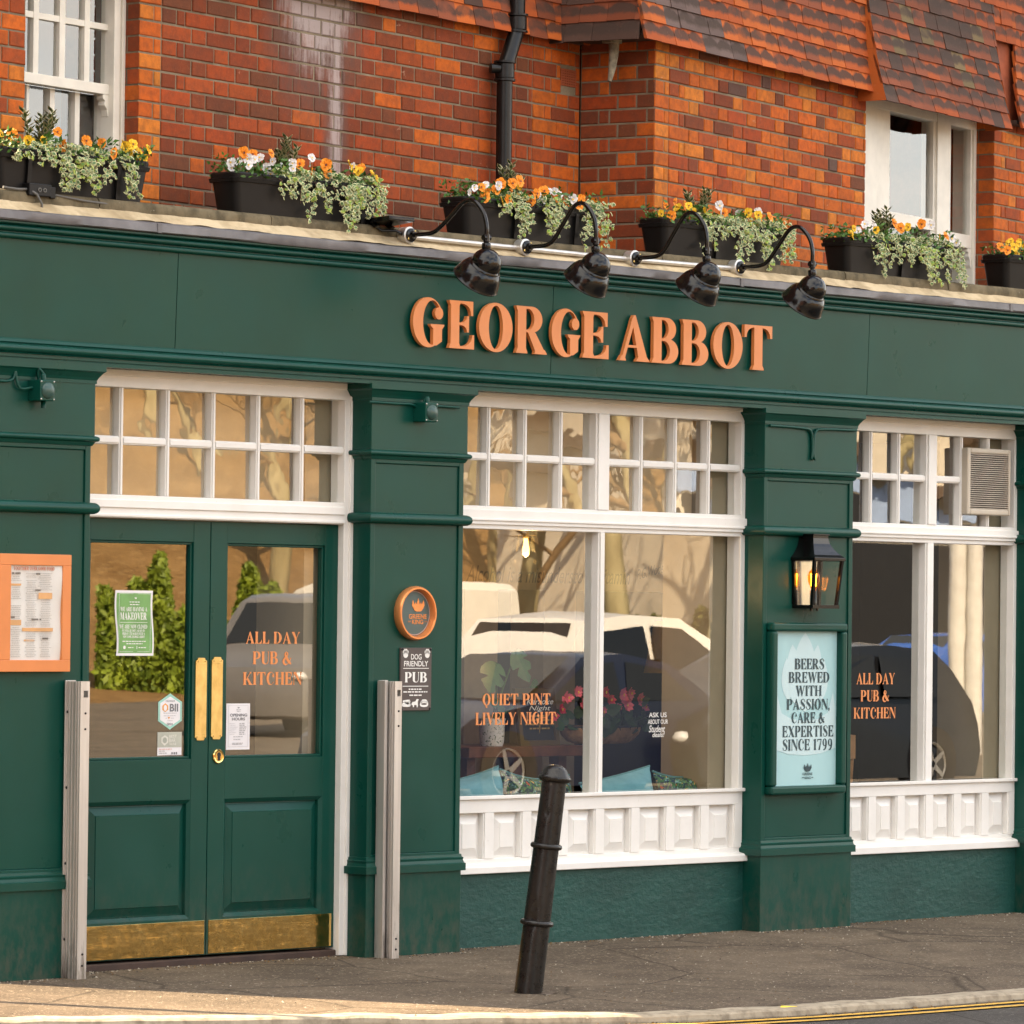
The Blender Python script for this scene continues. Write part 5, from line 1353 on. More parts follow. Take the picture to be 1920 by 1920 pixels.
window_box(*X2, 'black window box left of the lamps, white pansies at its left end',
    F('w,.02,.03 w,.04,.055 w,.07,.06 o,.09,.105 o,.14,.10 o,.17,.095 w,.10,.075 w,.13,.075 w,.16,.08 w,.09,.045 w,.20,.09 o,.23,.11 w,.26,.075 w,.24,.045 w,.27,.02 w,.34,.06 w,.36,.05 w,.38,.075 o,.42,.07 o,.45,.08 w,.50,.11 w,.53,.10 w,.33,-.01 o,.53,.045 o,.60,.085 o,.64,.05 w,.55,-.03 y,.74,.095 w,.78,.09 y,.78,.08 y,.82,.07 o,.88,.09 y,.94,.07 y,.96,.045 y,.99,.03'),
    [(.35,.13,.07),(.44,.19,.06),(.54,.15,.05),(.68,.21,.08),(.86,.16,.11),(.95,.15,.06),(.78,.12,.04)], .40, (.86,), 202)
window_box(*X3, 'black window box behind the first two lamps, in front of the rainwater pipe',
    F('w,.03,.03 w,.04,.05 o,.10,.06 w,.14,.075 w,.21,.075 o,.25,.09 o,.22,.055 o,.17,.04 w,.19,.035 o,.14,.015 o,.30,.01 y,.24,.0 o,.33,.095 o,.38,.11 y,.41,.09 o,.38,.06 o,.44,.04 o,.46,.02 o,.51,.06 w,.53,.05 w,.55,.02 w,.57,.0 w,.52,-.03 w,.56,-.05 o,.61,.08 w,.66,.08 w,.69,.085 w,.73,.07 o,.70,.055 w,.77,.05 o,.74,.02 o,.80,.02 o,.86,.06 o,.84,.045 o,.97,.03 o,.76,-.05 o,.98,.05'),
    [(.33,.10,.08),(.40,.17,.08),(.58,.15,.06),(.66,.10,.09),(.90,.20,.10),(.99,.16,.05)], .44, (.36, .80), 303)
window_box(*X4, 'black window box at the projecting brick corner, yellow pansies at its left end',
    F('o,.04,.075 y,.01,.03 o,.08,.095 o,.05,.02 y,.13,.07 y,.23,.085 y,.26,.06 y,.30,.065 w,.42,.10 w,.44,.08 o,.49,.065 y,.51,.06 w,.62,.075 y,.65,.08 y,.72,.07 w,.76,.09 o,.75,.055 y,.72,.04 y,.79,.04 o,.84,.07 o,.77,.02'),
    [(.32,.19,.06),(.46,.08,.10),(.54,.20,.07),(.66,.06,.11),(.82,.20,.10),(.93,.18,.06),(.99,.16,.04)], .37, (.42,), 404)
window_box(*X5, 'black window box under the right sash window, ivy almost hiding its front',
    F('y,.08,.06 w,.14,.05 w,.17,.055 w,.20,.09 w,.27,.08 y,.24,.06 y,.04,.02 o,.44,.11 o,.49,.09 y,.56,.10 o,.63,.12 w,.72,.12 y,.82,.06 o,.86,.07 w,.95,.06 w,.97,.04 y,.03,.03'),
    [(.30,.20,.08),(.44,.12,.08),(.56,.13,.06),(.66,.24,.10),(.72,.22,.06),(.90,.19,.09),(.97,.22,.05)], .42, (.50,), 505)
window_box(*X6, 'black window box cut off by the right edge, all yellow pansies',
    F('o,.01,.03 o,.03,.05 y,.06,.05 y,.08,.075 y,.10,.07 y,.13,.05 y,.15,.09 y,.17,.085 y,.19,.065 y,.21,.06 y,.12,.02 y,.24,.07 y,.27,.05 y,.30,.06 y,.36,.05'),
    [(.38,.15,.08),(.6,.2,.1),(.85,.2,.1)], .5, (.45,), 606)

# things lying on the ledge
mb = MB(); p = A(62, 352, -0.02); mb.box(p.x-0.03, p.x+0.10, -0.03, 0.03, p.z-0.035, p.z+0.02); mb.box(p.x+0.10, p.x+0.13, -0.025, 0.025, p.z-0.04, p.z+0.012)
jb = thing('cable_connector', 'black weatherproof cable connector lying on the ledge under the leftmost window box', 'connector', (p.x, 0, p.z-0.035))
mb.build('connector_body', M['black_plastic'], jb, bevel=0.004)
mb = MB()
for q in (0.03, 0.06): mb.lathe([(0.010, 0), (0.010, 0.003), (0.006, 0.003), (0.006, -0.002), (0, -0.002)], Matrix.Translation((p.x+q, -0.03, p.z-0.008)) @ Matrix.Rotation(R(90), 4, 'X'), 12)
mb.tube([(p.x-0.16, -0.005, p.z-0.008), (p.x-0.08, -0.01, p.z-0.012), (p.x-0.03, -0.01, p.z-0.008)], 0.006, 8)
mb.tube([(p.x-0.02, -0.02, p.z-0.01), (p.x+0.01, -0.035, p.z-0.03), (p.x+0.035, -0.04, p.z-0.07), (p.x+0.04, -0.035, p.z-0.11)], 0.006, 8)
mb.tube([(p.x+0.12, -0.01, p.z-0.02), (p.x+0.3, -0.015, p.z-0.035), (p.x+0.55, -0.005, p.z-0.04)], 0.005, 8)
mb.build('cable', simple('grey_cable', (0.10, 0.095, 0.085), 0.5), jb)
p = A(742, 412, -0.10)
fl_ = thing('floodlight', 'small flat black floodlight standing on the ledge left of the first sign lamp', 'floodlight', (p.x, -0.02, 3.35))
mb = MB(); mb.prism_x([(-0.14, p.z+0.012), (-0.14, p.z-0.006), (0.02, p.z-0.022), (0.02, p.z+0.006)], p.x-0.085, p.x+0.085); mb.build('lamp_housing', M['black'], fl_, bevel=0.004)
mb = MB(); mb.prism_x([(0.015, p.z+0.0), (0.03, p.z+0.0), (-0.03, 3.39), (-0.05, 3.40)], p.x-0.07, p.x-0.05); mb.prism_x([(0.015, p.z), (0.03, p.z), (-0.03, 3.39), (-0.05, 3.40)], p.x+0.03, p.x+0.05)
mb.tube([(p.x-0.06, 0.0, p.z-0.02), (p.x-0.02, -0.03, p.z-0.05), (B[0].x-0.09, -0.06, B[0].z+0.015), (B[0].x-0.03, -0.05, B[0].z)], 0.007, 8)
mb.build('yoke', M['black'], fl_)

# ------------------------------------------------------------------ sensor lights, cables
def cable(mb, pts, r=0.0065):
    q = [pts[0]]+list(pts)+[pts[-1]]; P = []
    for k in range(1, len(q)-2):
        for s in range(5):
            tt = s/5; cc = lambda i: 0.5*((2*q[k][i])+(-q[k-1][i]+q[k+1][i])*tt+(2*q[k-1][i]-5*q[k][i]+4*q[k+1][i]-q[k+2][i])*tt*tt+(-q[k-1][i]+3*q[k][i]-3*q[k+1][i]+q[k+2][i])*tt**3)
            P.append(tuple(cc(i) for i in range(3)))
    P.append(pts[-1]); mb.tube(P, r, 8)
def sensor(px, py, label, left):
    y0 = -0.012; p = A(px, py, -0.10)
    t = thing('sensor_light', label, 'sensor light', (p.x, y0, p.z), 'green painted sensor lights under the fascia')
    w, h = 0.045, 0.046
    mb = MB(); mb.box(p.x-w, p.x+w*0.85, -0.094, y0+0.002, p.z-h, p.z+h); mb.build('housing', M['green'], t, bevel=0.004)
    mb = MB(); mb.lathe([(0.037*math.cos(R(a)), 0.020*math.sin(R(a))) for a in range(0, 91, 10)], Matrix.Translation((p.x-0.002, -0.094, p.z)) @ Matrix.Rotation(R(90), 4, 'X'), 28)
    mb.build('lens_cover', simple('overpainted_lens', (0.028, 0.075, 0.065), 0.3), t)
    for q in (-1, 1):
        for s in (-1, 1): mb = MB(); mb.lathe([(0.004, 0), (0.003, 0.003), (0, 0.0035)], Matrix.Translation((p.x-0.003+q*w*0.82, -0.0945, p.z+s*h*0.84)) @ Matrix.Rotation(R(90), 4, 'X'), 8); mb.build('screw', M['galv'], t)
    mb = MB(); mb.lathe([(0.012, 0), (0.012, 0.02), (0.009, 0.03), (0, 0.03)], Matrix.Translation((p.x+0.01, -0.05, p.z+h)), 12)
    if left:
        mb.lathe([(0.011, 0), (0.011, 0.03), (0, 0.03)], Matrix.Translation((p.x+0.012, -0.05, p.z-h-0.03)), 12)
        cable(mb, [(p.x-w, -0.04, p.z+0.012), (p.x-w-0.06, -0.03, p.z+0.006), (p.x-0.125, -0.024, p.z+0.05), (p.x-0.13, -0.022, p.z+0.085), (p.x-0.16, -0.022, 2.567), (p.x-0.34, -0.022, 2.570)])
        cable(mb, [(p.x+0.01, -0.05, p.z+h+0.028), (p.x-0.01, -0.04, p.z+h+0.05), (p.x+0.0, -0.03, 2.572)])
    else:
        cable(mb, [(p.x+0.006, -0.05, p.z+h+0.028), (p.x-0.02, -0.03, 2.552), (p.x-0.07, -0.024, 2.566), (p.x-0.18, -0.024, 2.566), (p.x-0.36, -0.024, 2.567)])
        cable(mb, [(p.x+0.014, -0.05, p.z+h+0.028), (p.x+0.045, -0.03, 2.556), (p.x+0.075, -0.024, 2.565), (p.x+0.26, -0.024, 2.564)])
    mb.build('cable', M['green'], t)
sensor(92, 732, 'sensor light on the leftmost green pilaster, cable looping out of its side', True)
sensor(812, 773, 'sensor light on the pilaster between doors and window', False)
mb = MB(); q = A(1524, 845, -0.02)
cable(mb, [(q.x-0.36, -0.024, 2.566), (q.x-0.1, -0.024, 2.562), (q.x-0.02, -0.022, 2.545), (q.x-0.006, -0.022, 2.46), (q.x-0.012, -0.022, 2.40), (q.x, -0.022, q.z), (q.x+0.010, -0.022, 2.40), (q.x+0.004, -0.022, 2.46), (q.x+0.02, -0.022, 2.545), (q.x+0.09, -0.024, 2.562), (q.x+0.36, -0.024, 2.566)], 0.0075)
cb = mb.build('cable_loop', M['green'], origin=(q.x, -0.012, q.z)); tag(cb, 'loop of green painted cable hanging on the pilaster above the lantern', 'cable')

# ------------------------------------------------------------------ wall lantern
def lantern():
    yw = 0.009; c = A(1541, 1070, -0.10); x = c.x
    zt, zs, zb = AZ(1541, 1004, -0.10), AZ(1541, 1046, -0.10), AZ(1541, 1141, -0.10)
    t = thing('wall_lantern', 'black half lantern with amber bulb on the pilaster above the beer board', 'lantern', (x, yw, zb))
    hw, dp = 0.128, 0.165
    nw, nd = 0.062, 0.10
    bw, bd = 0.098, 0.128
    mb = MB()
    lv = [(0.0, nw, nd)]+[(k/8, nw+(hw-nw)*(k/8)**2.2, nd+(dp-nd)*(k/8)**2.2) for k in range(1, 9)]
    rg = [[(x-w, yw-0.001, zt-(zt-zs)*f), (x-w, yw-d, zt-(zt-zs)*f), (x+w, yw-d, zt-(zt-zs)*f), (x+w, yw-0.001, zt-(zt-zs)*f)] for f, w, d in lv]
    rg += [[(x-hw, yw-0.001, zs-0.016), (x-hw, yw-dp, zs-0.016), (x+hw, yw-dp, zs-0.016), (x+hw, yw-0.001, zs-0.016)], [(x-hw+.012, yw-0.001, zs-0.018), (x-hw+.012, yw-dp+.012, zs-0.018), (x+hw-.012, yw-dp+.012, zs-0.018), (x+hw-.012, yw-0.001, zs-0.018)]]
    mb.rings(rg, 0, False, True)
    mb.box(x-nw-0.006, x+nw+0.006, yw-nd-0.006, yw, zt, zt+0.008)
    mb.build('lantern_roof', M['black'], t, bevel=0.0015)
    fr = MB(); q = 0.008
    def strut(a, b): 
        fr.add([(a[0]-q, a[1]-q, a[2]), (a[0]+q, a[1]-q, a[2]), (a[0]+q, a[1]+q, a[2]), (a[0]-q, a[1]+q, a[2]), (b[0]-q, b[1]-q, b[2]), (b[0]+q, b[1]-q, b[2]), (b[0]+q, b[1]+q, b[2]), (b[0]-q, b[1]+q, b[2])], [(0,3,2,1),(4,5,6,7),(0,1,5,4),(1,2,6,5),(2,3,7,6),(3,0,4,7)])
    T, Bt = zs-0.017, zb+0.018
    tw, td = hw-0.014, dp-0.014
    for sx in (-1, 1):
        strut((x+sx*bw, yw-bd, Bt), (x+sx*tw, yw-td, T)); strut((x+sx*bw, yw-0.010, Bt), (x+sx*tw, yw-0.010, T))
    fr.box(x-bw-0.012, x+bw+0.012, yw-bd-0.012, yw, zb, Bt)
    fr.box(x-tw, x+tw, yw-0.002, yw+0.002, zb+0.02, T)
    for sx in (-0.05, 0.0): fr.lathe([(0.007, zb-0.012), (0.007, zb)], Matrix.Translation((x+sx, yw-0.08, 0)), 10)
    fr.build('lantern_frame', M['black'], t)
    g = MB()
    g.quad((x-bw, yw-bd, Bt), (x+bw, yw-bd, Bt), (x+tw, yw-td, T), (x-tw, yw-td, T))
    for sx in (-1, 1): g.quad((x+sx*bw, yw-bd, Bt), (x+sx*bw, yw-0.01, Bt), (x+sx*tw, yw-0.01, T), (x+sx*tw, yw-td, T))
    g.build('lantern_glass', M['clear_glass'], t)
    k = simple('lantern_back_reflector', (0.82, 0.78, 0.70), 0.12, 0.9)
    g = MB(); g.quad((x-bw+.01, yw-0.004, Bt), (x+bw-.01, yw-0.004, Bt), (x+tw-.01, yw-0.004, T), (x-tw+.01, yw-0.004, T)); g.build('reflector', k, t)
    g = MB(); g.lathe([(0.019, Bt), (0.019, Bt+0.075), (0.014, Bt+0.078), (0.0, Bt+0.078)], Matrix.Translation((x-0.02, yw-0.07, 0)), 18); g.build('lamp_holder', M['black'], t)
    g = MB(); zz = Bt+0.078
    g.lathe([(0.012, zz), (0.016, zz+0.012), (0.030, zz+0.045), (0.033, zz+0.07), (0.026, zz+0.095), (0.012, zz+0.108), (0.0, zz+0.110)], Matrix.Translation((x-0.02, yw-0.07, 0)), 20)
    bl = g.build('bulb', M['bulb_glass'], t)
    g = MB()
    for a in range(5): g.tube([(x-0.02+0.012*math.cos(a*1.26), yw-0.07+0.012*math.sin(a*1.26), zz+0.02), (x-0.02+0.016*math.cos(a*1.26+.6), yw-0.07+0.016*math.sin(a*1.26+.6), zz+0.085)], 0.0022, 5)
    g.build('filament', M['bulb'], bl)
M['bulb_glass'] = glass('amber_bulb_glass', 1.45, 0.0, 0.03, (1.0, 0.62, 0.16))
lantern()

# ------------------------------------------------------------------ signs on the pilasters
def board_frame(name, lab, cat, x0, x1, z0, z1, y, depth, w, mat, inner_y, inner_mat, bevel=0.004, rounded=False):
    t = thing(name, lab, cat, ((x0+x1)/2, y, z0))
    mb = MB(); yo = y-depth
    mb.box(x0, x1, yo, y, z0, z0+w); mb.box(x0, x1, yo, y, z1-w, z1)
    mb.box(x0, x0+w, yo+0.0012, y, z0+w, z1-w); mb.box(x1-w, x1, yo+0.0012, y, z0+w, z1-w)
    f = mb.build('frame', mat, t, bevel=bevel, seg=3)
    mb = MB(); mb.box(x0+w, x1-w, inner_y, y-0.001, z0+w, z1-w)
    return t, mb.build('backing_board', inner_mat, t)
# beer board
d = 0.055; yo = 0.009-d
bx0, bx1 = AX(1449, 1330, yo), AX(1589, 1330, yo); bz0, bz1 = AZ(1520, 1489, yo), AZ(1520, 1168, yo)
BEER, brd = board_frame('beer_board', 'pale blue board in a green box frame praising beers brewed since 1799', 'sign', bx0, bx1, bz0, bz1, 0.009, d, 0.045, M['green'], -0.006, M['poster_blue'], 0.012)
ix0, ix1, iz0, iz1 = bx0+0.045, bx1-0.045, bz0+0.045, bz1-0.045; yb_ = -0.0065; cx = (ix0+ix1)/2; W_, H_ = ix1-ix0, iz1-iz0
em = MB()                                               # pale hop and crown emblem behind the words
P2 = lambda u, v: (ix0+u*W_, iz0+v*H_)
def blob(pts, k): 
    v, tri, _ = shape2d([[P2(*p) for p in pts]]); em.add([(x, yb_-0.0002*k, z) for x, z in v], tri)
def leafp(cu, v0, v1, w, lean=0.0): return [(cu, v0)]+bez((cu, v0), (cu+w, v0+(v1-v0)*0.35), (cu+lean, v1), 10)[1:]+bez((cu+lean, v1), (cu-w+lean*0.6, v0+(v1-v0)*0.4), (cu, v0), 10)[1:-1]
blob(leafp(0.5, 0.70, 0.995, 0.30), 0); blob(leafp(0.36, 0.68, 0.915, 0.20, -0.06), 1); blob(leafp(0.64, 0.68, 0.915, 0.20, 0.06), 2)
blob(leafp(0.24, 0.55, 0.83, 0.18, -0.03), 3); blob(leafp(0.76, 0.55, 0.83, 0.18, 0.03), 4); blob(leafp(0.5, 0.48, 0.8, 0.5), 5)
blob([(0.02,0.50),(0.06,0.60),(0.14,0.47),(0.3,0.43),(0.5,0.42),(0.7,0.43),(0.86,0.47),(0.94,0.60),(0.98,0.50),(0.99,0.24),(0.75,0.205),(0.5,0.195),(0.25,0.205),(0.01,0.24)], 6)
em.build('pale_emblem', M['poster_blue_pale'], brd)
tx = MB(); yt_ = yb_-0.003
rows = [('BEERS',333,635,465,575),('BREWED',270,687,603,713),('WITH',343,607,742,850),('PASSION,',250,693,880,990),('CARE &',298,638,1017,1128),('EXPERTISE',205,727,1155,1270),('SINCE 1799',205,718,1293,1408)]
for s, a, b, ta, tb in rows:
    px0, px1 = 1430+a/5.483, 1430+b/5.483; ya, yb2 = 1150+ta/5.486, 1150+tb/5.486; pm = (px0+px1)/2
    serif_text(tx, s, AX(px0, ya, yt_), AX(px1, ya, yt_), AZ(pm, yb2, yt_), AZ(pm, ya, yt_), yt_)
c0 = A(1514.5, 1439, yt_); crown(tx, c0.x, AZ(1514, 1447, yt_), 0.036*1.6, AZ(1514, 1430, yt_)-AZ(1514, 1447, yt_), yt_, 0)
for s, a, b, ta, tb in (('GREENE', 412, 512, 1638, 1665), ('KING', 432, 494, 1678, 1705)):
    plain_text(tx, s, AX(1430+a/5.483, 1450, yt_), AX(1430+b/5.483, 1450, yt_), AZ(1514, 1150+tb/5.486, yt_), AZ(1514, 1150+ta/5.486, yt_), yt_, 0, 0.015)
for a, b in ((404, 424), (502, 520)): flat_rect(tx, AX(1430+a/5.483, 1458, yt_), AX(1430+b/5.483, 1458, yt_), AZ(1514, 1458.5, yt_), AZ(1514, 1457, yt_), yt_)
tx.build('lettering', M['ink_teal'], brd)

# roundel
rc = A(784.3, 1149.8, -0.03); rr = 0.131
RND = thing('brewery_roundel', 'round grey-green brewery sign in a thick copper ring', 'sign', (rc.x, 0.009, rc.z))
mt = Matrix.Translation((rc.x, 0.009, rc.z)) @ Matrix.Rotation(R(90), 4, 'X')
mb = MB(); mb.lathe([(rr*0.97, 0), (rr, 0.012), (rr*0.985, 0.034), (rr*0.94, 0.043), (rr*0.885, 0.043), (rr*0.85, 0.034), (rr*0.835, 0.018), (rr*0.82, 0.012)], mt, 64); mb.build('ring', M['copper_metal'], RND, angle=40)
mb = MB(); mb.lathe([(rr*0.83, 0.013), (0.0, 0.013)], mt, 48, smooth=False); mb.lathe([(rr*0.775, 0.0135), (rr*0.79, 0.0155), (rr*0.805, 0.0135)], mt, 64, 1); face = mb.build('sign_face', [M['sign_teal'], simple('pale_copper_line', (0.42, 0.28, 0.24), 0.4)], RND)
tx = MB(); y_ = 0.009-0.0145
ca = lambda px, py: A(px, py, y_)
crown(tx, ca(784, 1140).x, ca(784, 1147).z, 0.078, ca(784, 1121).z-ca(784, 1147).z, y_, 0)
sx_, sz_ = 845/110, 1920/250
for s, a, b, ta, tb in (('GREENE', 282, 538, 472, 540), ('KING', 328, 488, 552, 616)):
    plain_text(tx, s, ca(730+a/sx_, 1155).x, ca(730+b/sx_, 1155).x, ca(783, 1090+tb/sz_).z, ca(783, 1090+ta/sz_).z, y_, 0, 0.012)
for s, a, b in (('EST', 268, 318), ('1799', 498, 548)): plain_text(tx, s, ca(730+a/sx_, 1165).x, ca(730+b/sx_, 1165).x, ca(783, 1090+590/sz_).z, ca(783, 1090+570/sz_).z, y_, 0)
tx.build('lettering', M['copper_metal'], face)

# dog friendly sign
dx0, dx1 = AX(750.5, 1270, 0.0), AX(808.5, 1270, 0.0); dz0, dz1 = AZ(779, 1332, 0.0), AZ(779, 1214.5, 0.0)
DOG = thing('dog_sign', 'dark brown DOG FRIENDLY PUB sign screwed to the pilaster under the roundel', 'sign', ((dx0+dx1)/2, 0.009, dz0))
mb = MB(); mb.box(dx0, dx1, -0.001, 0.0088, dz0, dz1); pl_ = mb.build('sign_plate', M['sign_brown'], DOG, bevel=0.001)
for x in (dx0+0.009, dx1-0.009):
    for z in (dz0+0.008, dz1-0.008): mb = MB(); mb.lathe([(0.006, 0), (0.005, 0.004), (0, 0.005)], Matrix.Translation((x, -0.001, z)) @ Matrix.Rotation(R(90), 4, 'X'), 10); mb.build('screw', M['black'], DOG)
tx = MB(); y_ = -0.0016; wS, hS = dx1-dx0, dz1-dz0
U = lambda a: dx0+(a-158)/(600-158)*wS
Vv = lambda b: dz1-(b-955)/(1855-955)*hS
def tr(s, a, b, ta, tb, f=plain_text, **kw): f(tx, s, U(a), U(b), Vv(tb), Vv(ta), y_, 0, **kw)
tr('DOG', 305, 455, 1045, 1125, bold=0.012); tr('FRIENDLY', 207, 550, 1145, 1222, bold=0.012)
serif_text(tx, 'PUB', U(220), U(535), Vv(1452), Vv(1305), y_)
flat_rect(tx, U(195), U(560), Vv(1256), Vv(1246), y_); flat_rect(tx, U(190), U(555), Vv(1512), Vv(1502), y_)
rg_ = random.Random(4)
for a, b, z in ((235, 510, 1560), (195, 550, 1598), (285, 465, 1646)): greek(tx, U(a), U(b), Vv(z), Vv(1540)-Vv(1558), y_, 0, rg_, True)
for c in (228, 537):
    flat(tx, [(U(c)+0.021*math.cos(R(a))*0.8, Vv(1055)+0.016*math.sin(R(a))) for a in range(0, 360, 30)], y_)
    for dx_, dz_ in ((-26, 1018), (-10, 998), (10, 998), (26, 1018)): flat(tx, [(U(c+dx_)+0.0075*math.cos(R(a)), Vv(dz_)+0.0095*math.sin(R(a))) for a in range(0, 360, 45)], y_)
dog = [(318,1765),(330,1735),(375,1725),(388,1695),(405,1690),(425,1700),(412,1715),(408,1745),(412,1785),(404,1812),(395,1812),(390,1780),(360,1775),(352,1808),(340,1808),(338,1780),(325,1780)]
v, tri, _ = shape2d([[(U(a), Vv(b)) for a, b in dog][::-1]]); tx.add([(x, y_, z) for x, z in v], tri)
def outline(pts, w):
    for q in ribbon([(U(a), Vv(b)) for a, b in pts], [w]*len(pts), 3): flat(tx, q, y_)
outline([(195,1725),(290,1715),(270,1750),(200,1760),(200,1785),(290,1785),(285,1760),(215,1735)], 0.004); outline([(470,1715),(525,1715),(548,1770),(525,1790),(470,1790),(448,1770),(470,1715)], 0.005); outline([(455,1745),(500,1735),(542,1745)], 0.004)
tx.build('lettering', M['ink_white'], pl_)

# copper menu frame
mx0, mx1 = AX(-2, 1150, -0.03), AX(132.5, 1150, -0.03); mz0, mz1 = AZ(70, 1259.5, -0.03), AZ(70, 1039, -0.03)
MENU = thing('menu_case', 'flat copper menu case holding a printed food menu beside the doors', 'menu case', ((mx0+mx1)/2, 0.009, mz0))
qx0, qx1 = AX(17, 1150, -0.02), AX(114, 1150, -0.02); qz0, qz1 = AZ(66, 1237.5, -0.02), AZ(66, 1060, -0.02)
mb = MB()
mb.box(mx0, mx1, -0.032, 0.0088, mz0, qz0); mb.box(mx0, mx1, -0.032, 0.0088, qz1, mz1); mb.box(mx0, qx0, -0.0318, 0.0088, qz0, qz1); mb.box(qx1, mx1, -0.0318, 0.0088, qz0, qz1)
mb.build('frame', M['copper'], MENU, bevel=0.002)
rn = random.Random(12); mb = MB(); nx, nz_ = 14, 20          # slightly cockled sheet
for i in range(nx):
    for j in range(nz_):
        q = []
        for a, b in ((i, j), (i+1, j), (i+1, j+1), (i, j+1)):
            u, v_ = a/nx, b/nz_; q.append((qx0+u*(qx1-qx0), -0.020-0.003*math.sin(u*5+v_*3)-0.003*max(0, u-0.78)*6*math.sin(v_*9), qz0+v_*(qz1-qz0)))
        mb.quad(*q)
sheet = mb.build('menu_sheet', M['paper'], MENU)
for p_ in sheet.data.polygons: p_.use_smooth = True
gl = MB(); gl.quad((qx0, -0.029, qz0), (qx1, -0.029, qz0), (qx1, -0.029, qz1), (qx0, -0.029, qz1)); gl.build('cover_glass', M['clear_glass'], MENU)
tx = MB(); y_ = -0.0262; Wm, Hm = qx1-qx0, qz1-qz0
u_ = lambda a: qx0+(a-128)/(880-128)*Wm
v_ = lambda b: qz1-(b-310)/(1670-310)*Hm
serif_text(tx, 'TOGETHER OVER GOOD FOOD', u_(172), u_(765), v_(382), v_(330), y_, 0)
plain = lambda a, b, z, m, c=True, h=0.0026: greek(tx, u_(a), u_(b), v_(z), h, y_, m, rn, c)
for z in range(430, 1640, 26):
    if z not in range(560, 620) and z not in range(820, 880) and z not in range(1085, 1190): plain(135, 290, z, 1)
    if not (505 < z < 520 or 1195 < z < 1270): plain(345, 520, z, 1); 
    if z > 800 and not (1195 < z < 1270): plain(555, 735, z, 1)
    elif z < 690: plain(520, 740, z, 1)
for a, b, z in ((498, 595, 445), (490, 610, 680), (440, 630, 1100), (600, 700, 1375), (150, 275, 440), (140, 230, 1070)): plain(a, b, z, 2, False, 0.008)
for a, b, za, zb_ in ((540, 738, 790, 702), (128, 292, 1172, 1095), (308, 755, 1258, 1208), (135, 285, 605, 575), (335, 490, 1400, 1378)): flat_rect(tx, u_(a), u_(b), v_(za), v_(zb_), y_+0.0006, 3)
tx.build('printing', [M['ink_red'], M['ink_pale'], M['ink'], simple('pale_orange_print', (0.72, 0.38, 0.17), 0.5)], sheet)

# ------------------------------------------------------------------ lettering and notices on the glass
YGD = YD+0.0245                                          # just in front of the door glass
def decal(label, rows, y, name='window_lettering', mat='ink_orange', font=serif_text):
    pm = (rows[-1][1]+rows[-1][2])/2; t = thing(name, label, 'lettering', A(pm, rows[-1][4], y))
    for s, xa, xb, ya, yb2 in rows:
        mb = MB(); pm = (xa+xb)/2; font(mb, s, AX(xa, ya, y), AX(xb, ya, y), AZ(pm, yb2, y), AZ(pm, ya, y), y); mb.build('lettering_line', M[mat], t)
    return t
decal('orange ALL DAY PUB & KITCHEN lettering on the door glass', [('ALL DAY', 461, 562, 1184.5, 1207), ('PUB &', 474.5, 547, 1221.5, 1245.5), ('KITCHEN', 456, 565.5, 1260, 1284)], YGD)
decal('orange QUIET PINT LIVELY NIGHT lettering on the large window', [('QUIET PINT', 905, 1032, 1300.5, 1322), ('LIVELY NIGHT', 892, 1042, 1335.5, 1358.5)], YG-0.002)
decal('orange ALL DAY PUB & KITCHEN lettering right of the beer board', [('ALL DAY', 1606, 1677.5, 1262, 1283), ('PUB &', 1614, 1667, 1294, 1315), ('KITCHEN', 1601, 1679, 1326.5, 1347)], YG-0.002)
mb = MB(); y_ = YG-0.002
for s, xa, xb, ya, yb2, sh in (('ASK US', 1217, 1250, 1336, 1345, 0), ('ABOUT OUR', 1215, 1252.5, 1349, 1357.5, 0), ('Student', 1217, 1247, 1360, 1373, .25), ('deals!', 1223.5, 1246, 1373, 1382, .25)):
    plain_text(mb, s, AX(xa, ya, y_), AX(xb, ya, y_), AZ(1230, yb2, y_), AZ(1230, ya, y_), y_, 0, 0.006, sh)
tag(mb.build('window_lettering', M['ink_white'], origin=A(1230, 1382, y_)), 'small white lettering asking about student deals on the window', 'lettering')
def notice(name, lab, cat, xa, xb, yt, yb2, mat, y, curl=0.0):
    x0, x1 = AX(xa, (yt+yb2)/2, y), AX(xb, (yt+yb2)/2, y); z0, z1 = AZ((xa+xb)/2, yb2, y), AZ((xa+xb)/2, yt, y)
    t = thing(name, lab, cat, ((x0+x1)/2, y, z0))
    return t, x0, x1, z0, z1
# green makeover notice
t, x0, x1, z0, z1 = notice('makeover_notice', 'green printed notice with white border taped to the left door glass', 'notice', 217, 287, 1107, 1229.5, None, YGD)
W_, H_ = x1-x0, z1-z0; cv = lambda v: 0.035*W_*math.sin(v*5.2+0.6)
mb = MB(); mg = MB()
for j in range(24):
    a, b = j/24, (j+1)/24
    mb.quad((x0+cv(a), YGD, z0+a*H_), (x1+cv(a)*0.8, YGD, z0+a*H_), (x1+cv(b)*0.8, YGD, z0+b*H_), (x0+cv(b), YGD, z0+b*H_))
    if a > 0.02 and b < 0.985: mg.quad((x0+cv(a)+0.010, YGD-0.0008, z0+a*H_), (x1+cv(a)*0.8-0.010, YGD-0.0008, z0+a*H_), (x1+cv(b)*0.8-0.010, YGD-0.0008, z0+b*H_), (x0+cv(b)+0.010, YGD-0.0008, z0+b*H_))
ps = mb.build('paper_sheet', M['paper'], t); mg.build('green_print', M['poster_green'], ps)
tx = MB(); y_ = YGD-0.0018; NU = lambda a: x0+(a-215)/(1115-215)*W_; NV = lambda b: z1-(b-220)/(1790-220)*H_
